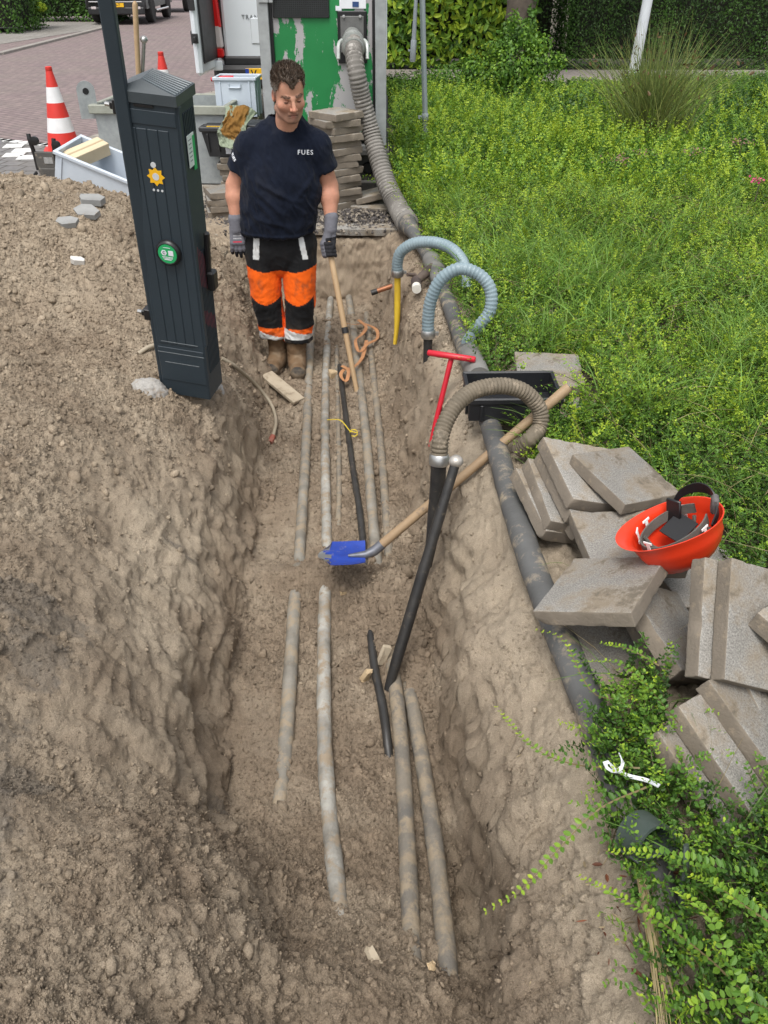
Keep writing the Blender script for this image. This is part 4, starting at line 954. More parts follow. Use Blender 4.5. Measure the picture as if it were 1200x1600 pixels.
def trousers():
    f = Field(np.arange(-.26, .28, .0055), np.arange(-.2, .24, .0055), np.arange(.15, .96, .0055))
    f.cone((-.005, .03, .80), (-.005, .03, .92), .192, .185, .02, None, .70)
    f.cone((-.005, .045, .78), (-.005, .045, .80), .175, .175, .03, None, .75)
    L = {-1: ((-.105, .035, .79), (-.102, .0, .46), (-.070, .02, .22)), 1: ((.108, .035, .79), (.108, -.015, .46), (.078, .0, .20))}
    for s in (-1, 1):
        h, k, a = L[s]; f.cone(h, k, .112, .086, .008); f.cone(k, a, .086, .082, .008, None, 1, 'add', (tuple(a), (0, -.12, -1)))
        f.cone(tuple(np.array(a)+np.array([0, 0, .03])), a, .088, .093, .008, None, 1, 'add', (tuple(a), (0, -.12, -1)))
        f.cone(tuple(np.array(a)-np.array([0, 0, .05])), tuple(np.array(a)+np.array([0, 0, .02])), .08, .078, .004, None, 1, 'sub')
    V, F = f.mesh(); V = relax(V, F, 2, .5)
    def w_(P):
        kn = np.exp(-((P[:, 2]-.45)/.09)**2); an = np.exp(-((P[:, 2]-.27)/.06)**2)
        d = np.stack([P[:, 0]*.8, P[:, 1]*.8, P[:, 2]*1.2+P[:, 0]*np.sign(P[:, 0])*.6], 1)
        return fbm(d, 13, 3, .5, 1)*(.004+.004*kn+.008*an)+fbm(P*np.array([1, 1, .4])+3, 16, 2, .5, 1)*.005
    V = wrinkle(V, F, w_); x, y, z = V.T
    sgn = np.where(x > .0, 1, -1); cx = np.where(sgn > 0, .10, -.097); dx = (x-cx)*sgn      # outward offset from the leg axis
    blk = np.array([.011, .011, .012]); org = np.array([.78, .115, .008]); wht = np.array([.62, .63, .62])
    c = np.repeat(blk[None], len(V), 0)
    top = .672+.10*np.maximum(dx, -.02)-.014*np.cos(np.clip(dx/.1, -1, 1)*1.5)
    knee_t = .505-.045*np.cos(np.clip(dx/.085, -1.2, 1.2)*1.3)
    knee_b = .292+.012*np.cos(dx/.1)
    isor = (z < top) & (z > knee_t); c[isor] = org
    strip = (z <= knee_t) & (z > knee_b) & ((dx > .095) | (y > .045) | (dx < -.088)); c[strip] = org
    bt = np.where(sgn > 0, .290-.25*(dx+.05), .262+.25*dx); bb = np.where(sgn > 0, .232, .215)
    low = (z <= knee_b); c[low] = org; c[(z < bt) & (z > bb)] = wht; c[(z < .232) & (sgn > 0)] = blk; c[(z <= bb) & (sgn < 0)] = org
    pk = (z > .735) & (z < .858) & (y < .0); s1 = pk & (np.abs(x+.128-(z-.8)*.10) < .019); s2 = pk & (np.abs(x-.148+(z-.8)*.18) < .015); c[s1 | s2] = wht
    # grime on the thighs and dirty knees
    dr = sstep(.05, .45, fbm(V*np.array([1, 1, .8]), 12, 5, .6)+.45*np.exp(-((x-.12)/.05)**2-((z-.56)/.05)**2)-.06)[:, None]*.62; c = c*(1-dr)+np.array([.09, .055, .03])*dr*np.where(c[:, :1] > .2, 1, .25)+c*dr*np.where(c[:, :1] > .2, .0, .75)
    sand = (sstep(.40, .2, z)*sstep(-.1, .4, fbm(V+8, 16, 4)))[:, None]*.22; c = c*(1-sand)+np.array([.26, .2, .14])*sand
    return np_mesh('trousers', V, F, vcol('work_trouser_cloth', .85, .25, 380, .15, .04), man, True, c)
trousers()
def boot(s, x0, y0, yaw):
    f = Field(np.arange(-.10, .10, .0045), np.arange(-.20, .13, .0045), np.arange(-.01, .33, .0045))
    f.cone((0, .03, .06), (0, .03, .30), .056, .063, .02); f.cone((0, .045, .045), (0, -.03, .06), .045, .048, .03); f.cone((0, -.02, .055), (0, -.11, .043), .046, .043, .03)
    f.ell((0, -.12, .042), (.048, .052, .040), .02)
    def sole(P): return np.maximum(np.maximum(np.linalg.norm((P[:, :2]-np.array([0, -.035]))/np.array([.052, .142]), axis=1)-1, -P[:, 2]*10), (P[:, 2]-.022)*10)*.05
    f._op(sole, np.array([-.1, -.2, -.01]), np.array([.1, .13, .05]), 'add', .004)
    V, F = f.mesh(); V = relax(V, F, 1, .5)
    V = wrinkle(V, F, lambda P: fbm(P, 22, 3, .5, 1)*.004*sstep(.03, .07, P[:, 2])-.0025*np.exp(-((P[:, 2]-.12-.3*(P[:, 1]+.05))/.005)**2))
    c = np.repeat(np.array([[.155, .098, .055]]), len(V), 0)*(1+.35*fbm(V, 16, 4)[:, None])
    c[(V[:, 1] < -.128) | (V[:, 2] < .024)] = (.045, .042, .038)
    d = sstep(-.1, .4, fbm(V+4, 14, 4)+.4*sstep(.10, .02, V[:, 2]))[:, None]*.6; c = c*(1-d)+np.array([.24, .18, .12])*d
    M = np.array(Matrix.Rotation(R(yaw), 3, 'Z')); V = V @ M.T+np.array([x0, y0, 0])
    np_mesh('boot', V, F, vcol('muddy_leather', .8, .3, 160, .25), man, True, c)
boot(-1, -.066, .0, -12); boot(1, .068, -.045, 6)

# gloves with five fingers each
def glove(name, segs, palm, cuff, lo, hi, extra=None):
    f = Field(*[np.arange(a, b, .0032) for a, b in zip(lo, hi)])
    f.cone(*cuff, .010)
    for p in palm: f.cone(*p, .012)
    for chain in segs:
        for i in range(len(chain)-1):
            (a, ra), (b, rb) = chain[i], chain[i+1]; f.cone(tuple(a), tuple(b), ra, rb, .004 if i else .006)
    V, F = f.mesh(); V = relax(V, F, 1, .45); V = wrinkle(V, F, lambda P: fbm(P, 60, 2, .5, 1)*.0010)
    return V, F
KN, NB = np.array([.145, .145, .165]), np.array([.018, .018, .021])
def glove_r():
    w = np.array(W_r); d = np.array([.02, -.10, -1]); d /= np.linalg.norm(d); X = np.array([1, .12, .02]); X = X-d*(X @ d); X /= np.linalg.norm(X); Nn = np.cross(X, d)   # X across the knuckles, Nn out of the back of the hand
    if Nn[1] > 0: Nn = -Nn
    kn = lambda u, l, n=0: w+X*u+d*l+Nn*n
    cuff = (tuple(kn(0, -.03)), tuple(kn(0, .03)), .041, .036)
    palm = [(tuple(kn(u*.8, .03)), tuple(kn(u, .105, .004)), .019, .017) for u in (-.028, -.009, .010, .030)]
    segs = []
    for u, L, sp, cu in ((-.032, .066, -.006, .020), (-.011, .080, -.002, .014), (.010, .086, .002, .010), (.031, .074, .005, .016)):
        a = kn(u, .105, .004); b = kn(u+sp*.5, .105+L*.45, -.002); c = kn(u+sp, .105+L*.76, -.004-cu*.5); e = kn(u+sp, .105+L, -.004-cu*1.5)
        segs.append([(a, .0125), (b, .0118), (c, .0108), (e, .0092)])
    segs.append([(kn(.026, .045, -.006), .017), (kn(.050, .085, -.012), .0135), (kn(.058, .115, -.018), .0118), (kn(.058, .138, -.022), .0102)])
    V, F = glove('glove', segs, palm, cuff, w+np.array([-.12, -.12, -.23]), w+np.array([.12, .1, .06]))
    t = (V-w) @ d; nn = (V-w) @ Nn; xx = (V-w) @ X
    pal = ((nn < -.004) & (t > .035)) | (t > .158) | ((xx > .045) & (t > .1))
    c = np.where(pal[:, None], NB, KN)*(1+.15*fbm(V, 70, 2)[:, None])
    pr = (nn > .008) & (np.abs(xx) < .026); c[pr & (np.abs(t-.098) < .0035)] = (.55, .03, .06); 
    tx = pr & ((np.abs(t-.078) < .003) | (np.abs(t-.064) < .003)) & (np.sin(xx*900) > -.2); c[tx] = (.62, .62, .62)
    np_mesh('glove', V, F, vcol('knit_glove', .85, .3, 400, .2), man, True, c)
glove_r()
# the shovel he holds: shaft from the fist to the trench floor
GR0 = Vector((.305, -.085, .80))+MAN               # inside the fist
SB = floor_pt(558, 612, -.01)
ax = (SB-GR0).normalized()
def glove_l():
    w = np.array(W_l); g0 = np.array(GR0-MAN); a = np.array(ax)             # a: down the shaft
    out = np.array([0, -1, 0.0]); out = out-a*(out @ a); out /= np.linalg.norm(out); sx = np.cross(a, out)
    d = g0-w; d = d/np.linalg.norm(d)
    cuff = (tuple(w-d*.03), tuple(w+d*.035), .040, .036)
    palm = []; segs = []
    ring = lambda th, r, l: g0+a*l+(sx*math.cos(th)+out*math.sin(th))*r
    th0 = R(15)                                              # knuckle line on the outer side (+x), fingers pass in front
    for i, l in enumerate((-.032, -.011, .010, .030)):
        palm.append((tuple(w+d*.03+sx*.006), tuple(ring(th0-.5, .034, l)), .022, .018))
        ths = [th0-.2, th0+.7, th0+1.55, th0+2.5, th0+3.2]; rs = [.036, .035, .033, .031, .029]; rd = [.0130, .0125, .0118, .011, .0095]
        segs.append([(ring(t, r, l+(.004*k)), q*(1 if i < 3 else .9)) for k, (t, r, q) in enumerate(zip(ths, rs, rd))])
    segs.append([(w+d*.035-sx*.015, .019), (ring(R(200), .032, -.035), .0145), (ring(R(150), .031, -.010), .0125), (ring(R(115), .034, .006), .0105)])
    V, F = glove('glove', segs, palm, cuff, np.minimum(w, g0)-.11, np.maximum(w, g0)+.10)
    fr = (V-g0) @ a; rd_ = np.linalg.norm((V-g0)-np.outer(fr, a), axis=1); ang = np.arctan2((V-g0) @ out, (V-g0) @ sx)
    pal = ((ang > R(60)) | (ang < R(-120))) & (np.abs(fr) < .06)
    c = np.where(pal[:, None], NB, KN)*(1+.15*fbm(V, 70, 2)[:, None])
    np_mesh('glove', V, F, vcol('knit_glove_left', .85, .3, 400, .2), man, True, c)
glove_l()
hs_ = empty('shovel', SB, label='long wooden shovel shaft with a black tape band held in the gloved hand', cat='shovel')
P0 = GR0-ax*.045; n = 40
rel(MB().tube([P0.lerp(SB, k/n) for k in range(n+1)], [.0165+.0015*math.sin(k*.12) for k in range(n+1)], 14).build('shaft', M_ASH, None, True, 50), hs_)
tp = P0.lerp(SB, .575); rel(MB().tube([tp-ax*.018, tp+ax*.018], .0205, 14).build('tape_band', worn('black_tape', (.015, .015, .016), (.03, .03, .03), 30, (.4, .6)), None, True, 50), hs_)
bl2 = blade(hs_, SB+ax*.0, ax, Vector((0, -1, .2)), .16, .18, worn('sandy_steel', (.3, .25, .19), (.2, .17, .13), 20, (.6, .8), .3))
# ---------------------------------------------------------------- utility cabinet and the post beside it
def paint(name, c, rough=(.35, .5), dust=.66):
    return worn(name, c, tuple(x*.82 for x in c), 5, rough, 0, .08, 120, (.15, .14, .12), dust)
M_CAB = paint('anthracite_plastic', (.022, .035, .046), (.42, .58), .70)
M_CABD = paint('black_plastic', (.010, .010, .011), (.3, .45), .8)
CW, CD, CHH = .226, .160, 1.335
cab = empty('utility_cabinet', (-.858, 3.426, .655), (.141, .076, -.206), 'anthracite utility cabinet leaning in the sand beside the trench', 'cabinet')
hz = CHH/2
m = MB(); m.box((0, 0, -.03), (CW, CD, CHH-.06), None, .006)
# shallow vertical grooves on the front become ribs between panels
for k, x in enumerate((-.075, -.033, .010, .052)): 
    m.box((x, -CD/2-.0010, .055), (.0385, .004, .90), None, .0016)
m.box((0, -CD/2-.0010, -.50), (CW-.014, .004, .17), None, .0016)
m.box((0, -CD/2-.0012, .545), (CW-.014, .004, .05), None, .0016)
# side ribs (right)
for k in range(9):
    y = -CD/2+.036+k*.0135; m.box((CW/2+.0015, y, -.26), (.005, .0065, .56), None, .001)
for k in range(7):
    y = -CD/2+.05+k*.0145; m.box((CW/2+.0015, y, .515), (.005, .0062, .085), None, .001)
m.build('body', M_CAB, cab, True, 30)
# door edge strip on the right side
MB().box((CW/2+.003, -CD/2+.016, .10), (.009, .022, .98), None, .002).build('door_edge', M_CAB, cab)
# lid: hipped with grooves on its top
lw, ld = CW+.014, CD+.016; zt = hz-.075
V = [(-lw/2, -ld/2, 0), (lw/2, -ld/2, 0), (lw/2, ld/2, 0), (-lw/2, ld/2, 0), (-lw/2, -ld/2, .036), (lw/2, -ld/2, .036), (lw/2, ld/2, .036), (-lw/2, ld/2, .036), (-lw/2+.095, -ld/2+.045, .070), (-lw/2+.085, ld/2-.004, .072)]
m = MB().add([(x, y, z+zt) for x, y, z in V], [(0, 1, 5, 4), (1, 2, 6, 5), (2, 3, 7, 6), (3, 0, 4, 7), (4, 5, 8), (5, 6, 9, 8), (6, 7, 9), (7, 4, 8, 9), (3, 2, 1, 0)])
lid = m.build('lid', worn('lid_plastic', (.050, .063, .070), (.036, .046, .053), 6, (.35, .5), 0, .08, 120, (.2, .19, .17), .66), cab)
mm = MB()
for k in range(8):
    t = (k+.6)/8.4; a = Vector(V[8]).lerp(Vector(V[9]), t); b = Vector(V[5]).lerp(Vector(V[6]), t); a.z += zt+.0005; b.z += zt+.0005
    mm.tube([a.lerp(b, .03), a.lerp(b, .97)], .0038, 6)
mm.build('lid_ribs', worn('pale_rib_plastic', (.10, .125, .14), (.075, .095, .105), 6, (.3, .45)), lid)
# sunburst emblem: yellow gear-star, grey centre, dot and three small marks
M_YELS = worn('yellow_film', (.80, .44, .012), (.74, .40, .012), 9, (.4, .5)); M_GREYS = worn('light_grey_film', (.55, .57, .58), (.5, .52, .53), 9, (.4, .5))
def disc(m, c, r, n=24, star=None, th=.0012):
    poly = []
    for k in range(n):
        a = 2*math.pi*k/n; rr = r if not star else r*(1 if k % 2 == 0 else star); poly.append((c[0]+rr*math.cos(a+math.pi/2), c[1]+rr*math.sin(a+math.pi/2)))
    return m.prism(poly, -CD/2-.0032-th, -CD/2-.0028)
ex, ez = .0, .335
em = disc(MB(), (ex, ez), .036, 16, .70).build('sun_emblem', M_YELS, cab)
disc(MB(), (ex, ez), .0135, 20, None, .002).build('emblem_centre', M_GREYS, em)
disc(MB(), (ex-.004, ez+.043), .0105, 20, None, .002).build('emblem_dot', M_GREYS, em)
for k in range(3): disc(MB(), (ex-.016+.017*k, ez-.052), .005, 6).build('emblem_mark', M_GREYS, em)
# round lock cover with the green sticker
M_GRNS = worn('green_sticker', (.018, .36, .12), (.015, .32, .10), 8, (.35, .45))
rot90 = Matrix.Rotation(R(90), 4, 'X')
lx, lz = .012, -.008+.045
T = Matrix.Translation((lx, -CD/2, lz)) @ rot90
lk = MB().lathe([(.053, 0), (.053, .010), (.050, .018), (.043, .023), (.040, .021), (.001, .021)], 36, T).build('lock_cover', M_CABD, cab, True, 35)
MB().lathe([(.0395, .0212), (.0395, .0224), (.001, .0226)], 36, T).build('green_sticker', M_GRNS, lk)
yy = -CD/2-.0232
mk = MB(); mk.prism([(lx-.014+.0125*math.cos(a), lz+.004+.0125*math.sin(a)) for a in [k*math.pi/3 for k in range(6)]], yy-.0004, yy+.0004).build('sticker_hexagon', M_PRINT, lk)
M_BLKPRINT = worn('black_print', (.015, .015, .015), (.02, .02, .02), 9)
add_text('sticker_letter', 'C', .016, M_BLKPRINT, lk, (lx-.014, yy-.0008, lz+.004), (R(90), 0, 0), .0002, .0004)
MB().box((lx+.0155, yy, lz+.0045), (.021, .0008, .021), None).build('sticker_square', M_PRINT, lk)
for k, wd in enumerate((.03, .046, .042, .030)):
    MB().box((lx, yy, (lz+.026) if k == 0 else lz-.008-.0052*k), (wd, .0006, .0022 if k != 3 else .004)).build('sticker_line', M_PRINT, lk)
# side sticker (white and green), swing handle on the right side, badge on the lid front
st = MB().box((CW/2+.006, -.002, .42), (.003, .060, .115)).build('side_sticker', worn('pale_sticker', (.62, .68, .66), (.5, .6, .56), 40, (.4, .6)), cab)
MB().box((CW/2+.0062, .021, .405), (.0034, .022, .125)).build('green_band', M_GRNS, st)
for k in range(6): MB().box((CW/2+.0076, -.012, .46-.015*k), (.0006, .030-.004*(k % 3), .004)).build('sticker_line', worn('grey_print', (.2, .25, .25), (.16, .2, .2), 9), st)
h = MB(); h.box((CW/2+.018, .018, -.005), (.022, .026, .20), (.0, .05, 0), .006); hd = h.build('swing_handle', M_CABD, cab, True, 35)
MB().box((CW/2+.026, .022, -.115), (.034, .05, .085), (.0, 0, 0), .007).build('handle_housing', M_CABD, cab, True, 35)
MB().box((-.01, -CD/2-.004, hz-.058-.075+.05), (.075, .004, .010), None, .0012).build('lid_latch', M_CABD, cab)
# pale scratches low on the front
sc = MB()
for z, w_ in ((-.385, .17), (-.44, .215), (-.49, .16)): sc.box((-.0, -CD/2-.0034, z), (w_, .0006, .0030))
sc.build('scuff_lines', worn('scuffed_plastic', (.22, .24, .25), (.12, .14, .15), 60, (.6, .8)), cab)
M_REDS = worn('red_scuff_paint', (.28, .05, .06), (.18, .05, .06), 60, (.6, .8))
for z0, ln, dz in ((-.03, .17, -.012), (-.26, .06, -.01)):
    rs = MB()
    for k in range(8):
        y = -CD/2+.036+k*.0135; rs.box((CW/2+.0043, y, z0+dz*k), (.0008, .0021, ln-.006*k*(ln > .1)+.008*(k % 3)*(ln < .1)))
    rs.build('red_scuff', M_REDS, cab)
# footing of pale concrete right and left of its base
M_CONC = worn('rough_concrete', (.38, .365, .34), (.27, .255, .235), 9, (.85, .95), 0, .7, 60, (.25, .2, .15), .55)
# post strapped to the left of the cabinet
pt = aty(262, 608, 3.52); ptop = aty(166, 0, 3.22)
pd = (ptop-pt).normalized(); post = empty('metal_post', pt, label='tall dark square post strapped to the left of the cabinet', cat='post')
def beam(a, b, wx, wy, mat, name, root, bev=.004, spin=0.0, mi=0):
    d = (b-a); q = d.to_track_quat('Z', 'Y').to_matrix().to_4x4(); M = Matrix.Translation((a+b)/2) @ q @ Matrix.Rotation(spin, 4, 'Z')
    return rel(MB().box((0, 0, 0), (wx, wy, d.length), None, bev, M).build(name, mat, None, True, 30), root)
beam(pt-pd*.3, ptop+pd*.9, .050, .050, M_CAB, 'pole', post, .005, R(-12))
for (px, py, Y) in ((189, 163, 3.31), (236, 486, 3.46)):
    c_ = aty(px, py, Y); M = Matrix.Translation(c_) @ Euler((.1, .1, -.2)).to_matrix().to_4x4()
    k = rel(MB().box((0, 0, 0), (.064, .064, .026), None, .004, M).box((.0, -.034, 0), (.03, .016, .05), None, .003, M).build('clamp', M_CABD, None, True, 30), post)
    rel(MB().tube([M @ Vector((-.052, -.018, 0)), M @ Vector((-.028, -.018, 0))], .008, 8).build('clamp_bolt', M_STEEL, None, True), post)
def lump(name, c, r, mat, label, cat, seed=1, group=None, amp=.22):
    f = Field(*[np.arange(-1.5*q-.01, 1.5*q+.01, max(r)/14) for q in r]); f.ell((0, 0, 0), r, .002); V, F = f.mesh(); rr = seed*7.7
    V = wrinkle(V, F, lambda P: (fbm(P/max(r)+rr, 1.1, 3, .55)+.5*fbm(P/max(r)+rr, 3.5, 2, .5, 1))*max(r)*amp)
    o = np_mesh(name, V, F, mat); o.location = c; return tag(o, label, cat, group)
lump('concrete_footing', hit(228, 612)+Vector((.0, .03, -.02)), (.085, .07, .06), M_CONC, 'lump of pale concrete beside the foot of the dark post', 'concrete', 2)
lump('concrete_footing', hit(346, 622)+Vector((-.02, .05, -.06)), (.03, .05, .12), M_CONC, 'sliver of concrete under the right foot of the cabinet', 'concrete', 3)

# ---------------------------------------------------------------- concrete tiles lifted from the pavement
M_TILE = NT('concrete_tile')
_c1 = M_TILE.ramp(M_TILE.noise(3.2, 7, .65), [(.3, (.20, .188, .168)), (.7, (.345, .332, .305))])
_gr = M_TILE.ramp(M_TILE.noise(210, 3, .7), [(.34, (.62, .62, .62)), (.5, (1, 1, 1)), (.68, (1.42, 1.42, 1.42))])
_gm = M_TILE.n('NewGeometry'); _oi = M_TILE.n('ObjectInfo')
_b = M_TILE.mix(1, _c1, _gr, 'MULTIPLY')
_dirt = M_TILE.ramp(M_TILE.noise(5.5, 8, .7), [(.44, (0, 0, 0)), (.60, (.85, .85, .85))]); _b = M_TILE.mix(_dirt, _b, (.245, .195, .135))
_d2 = M_TILE.ramp(M_TILE.noise(11, 8, .7), [(.56, (0, 0, 0)), (.64, (.7, .7, .7))]); _b = M_TILE.mix(_d2, _b, (.12, .105, .085))
_v = M_TILE.n('MapRange'); M_TILE.l(_oi.outputs['Random'], _v.inputs[0]); _v.inputs[3].default_value = .80; _v.inputs[4].default_value = 1.12
_b = M_TILE.mix(1, _b, _v.outputs[0], 'MULTIPLY')
M_TILE.set(_b, .92, 0, .2); _q = M_TILE.bump(M_TILE.noise(300, 3, .7), .45, .003); M_TILE.bump(M_TILE.noise(40, 5, .6), .4, .006, _q); M_TILE = M_TILE.m
M_TSIDE = worn('raw_tile_edge', (.22, .185, .145), (.155, .13, .10), 6, (.9, 1), 0, .7, 120, (.28, .225, .16), .56)
def tile_mesh(seed, a=.298, b=.298, h=.048):
    """a slab with narrow worn arrises, chipped corners and a slightly uneven face"""
    rr = np.random.default_rng(seed); r_ = .0035; hf = np.array([a, b, h])/2
    def axis(L, n): 
        e = np.array([0, .35, .7, 1])*r_; return np.concatenate([-L+e, np.linspace(-L+r_*3, L-r_*3, n), L-e[::-1]])
    A = [axis(hf[0], 22), axis(hf[1], 22), axis(hf[2], 3)]; V = []; F = []; base = 0
    for ax in range(3):
        u, v = (ax+1) % 3, (ax+2) % 3
        for s_ in (-1, 1):
            U, W_ = np.meshgrid(A[u], A[v], indexing='ij'); q = np.zeros((U.size, 3)); q[:, u] = U.ravel(); q[:, v] = W_.ravel(); q[:, ax] = s_*hf[ax]
            V.append(q); n, m_ = len(A[u]), len(A[v]); i = (np.arange(n-1)[:, None]*m_+np.arange(m_-1)[None]).ravel()+base
            f = np.stack([i, i+m_, i+m_+1, i+1], 1); F.append(f if s_ > 0 else f[:, ::-1]); base += n*m_
    V = np.concatenate(V); F = np.concatenate(F); c = np.clip(V, -(hf-r_), hf-r_); d = V-c; V = c+d/np.maximum(np.linalg.norm(d, axis=1), 1e-9)[:, None]*r_
    N0 = d/np.maximum(np.linalg.norm(d, axis=1), 1e-9)[:, None]; off = rr.random(3)*50
    edge = np.exp(-np.abs(np.sort(np.abs(hf-np.abs(V)), axis=1)[:, 1])/.006)
    V = V-N0*(edge*np.maximum(0, fbm(V+off, 38, 3))*.010)[:, None]+N0*(fbm(V+off, 26, 3)*.0012+fbm(V+off, 8, 2)*.0015)[:, None]
    for _ in range(rr.integers(1, 4)):
        s1, s2 = rr.choice([-1, 1], 2); p = np.array([s1*hf[0], s2*hf[1], hf[2]*rr.choice([1, 1, -1])])
        if rr.random() < .5: p[rr.integers(0, 2)] *= rr.random()
        R_ = .012+.016*rr.random(); dd = np.linalg.norm(V-p, axis=1); k = np.clip(1-dd/R_, 0, 1)[:, None]; V = V-(np.sign(p)*np.array([1, 1, .7]))*k*R_*.42
    fm = np.repeat([1, 1, 1, 1, 0, 0], [len(A[1])-1 for _ in range(0)] or [(len(A[1])-1)*(len(A[2])-1)]*2+[(len(A[2])-1)*(len(A[0])-1)]*2+[(len(A[0])-1)*(len(A[1])-1)]*2)
    me_o = np_mesh('concrete_tile', V, F, [M_TILE, M_TSIDE], None, True, None, fm); me = me_o.data; bpy.data.objects.remove(me_o); return me
TMESH = [tile_mesh(k) for k in range(7)]
def tile(loc, rot, label, group, k=0, name='concrete_tile', scale=1):
    o = bpy.data.objects.new(name, TMESH[k % 7]); COL.objects.link(o); o.location = loc
    o.rotation_euler = rot if not isinstance(rot, Matrix) else rot.to_euler(); 
    if scale != 1: o.scale = (scale,)*3
    return tag(o, label, 'paving tile', group)
GT = 'paving tiles heaped beside the trench'
def E_(r): return Euler(r).to_matrix()
T1 = tile((.599, 1.766, .214), (.013, -.429, -.594), 'flat tile jutting left under the helmet, whole top face showing', GT, 0, scale=.95)
T2 = tile((.796, 2.333, .226), (.186, .168, .538), 'pale tile leaning on the top of the heap, behind the helmet', GT, 1, scale=.90)
e3 = (.250, .321, .281); M3 = E_(e3); p3 = Vector((.697, 2.382, .201))
T3 = tile(p3, e3, 'topmost tile of the leaning stack, sandy face, partly under the pale leaning tile', GT, 2)
for k, (dx, dy, dr, lb) in enumerate(((.012, -.012, .03, 'second tile down in the leaning stack by the hose'), (-.018, -.012, -.05, 'third tile down in the leaning stack, edge jutting to the hose'), (-.030, -.004, .06, 'lowest tile of the leaning stack beside the hose'))):
    tile(p3+M3 @ Vector((dx, dy, -.050*(k+1))), (e3[0]+.01*k, e3[1]+.015*k, e3[2]+dr), lb, GT, 3+k)
# small broken pieces in front of the stack
tile(hit(905, 866)+Vector((.02, .10, .10)), (.35, .25, .45), 'broken tile corner poking out below the leaning stack', GT, 5, scale=.72)
tile(aty(980, 862, 1.98)+Vector((.02, .08, -.03)), (.05, .02, .08), 'tile lying level directly under the helmet brim', GT, 6, scale=.95)
# two tiles standing on edge, and the ones fallen against them
e10 = (.768, .394, .131); M10 = E_(e10); p10 = Vector((.952, 1.538, .270))
tile(p10, e10, 'large tile stood on edge, speckled face turned up, right of the helmet', GT, 1)
tile(p10+M10 @ Vector((-.036, .004, -.051)), (.78, .385, .15), 'tile on edge leaning left of the speckled one, below the helmet', GT, 4)
e14 = (.519, .251, .729); M14 = E_(e14); p14 = Vector((.798, 1.295, .045))
tile(p14, e14, 'sand-covered tile tipped on edge above the green plastic ring', GT, 0)
tile(p14+M14 @ Vector((.055, .020, .052)), (.50, .245, .70), 'second tipped tile, shingled over the sand-covered one', GT, 2)
tile(p14+M14 @ Vector((.155, .03, .105)), (.46, .22, .66), 'third tipped tile of the lower row, at the photo edge', GT, 5)
tile(Vector((.985, 1.50, .10)), (.60, .42, .62), 'dark-edged tile wedged below the two tiles on edge', GT, 6)
tile(Vector((1.075, 1.47, .13)), (.55, .36, .56), 'dark-edged tile right of the wedged one, behind the lower row', GT, 3)
tile(Vector((1.085, 1.50, .275)), (.30, .12, .75), 'tile with a bright speckled face at the right edge of the heap', GT, 1)
tile(Vector((.800, 1.72, .10)), (.35, .55, .55), 'tile half hidden between the jutting flat tile and the tiles on edge', GT, 4)
tile(Vector((.845, 1.78, .02)), (.25, .35, .35), 'dark tile buried under the flat and upright tiles', GT, 2)
tile(Vector((.66, 1.72, .0)), (.45, .10, .25), 'tile lying in shade beneath the jutting flat tile', GT, 6)
tile(Vector((.98, 2.05, .05)), (.10, .08, .3), 'tile under the helmet shell, deep in the heap', GT, 5)
tile(atz(857, 583, .085), (.10, .02, -.06), 'sandy tile lying in the grass behind the black crate', GT, 3)
tile(hit(905, 650)+Vector((.02, .05, .02)), (.05, .1, .5), 'tile fragment sunk in grass right of the black crate', GT, 0, scale=.45)

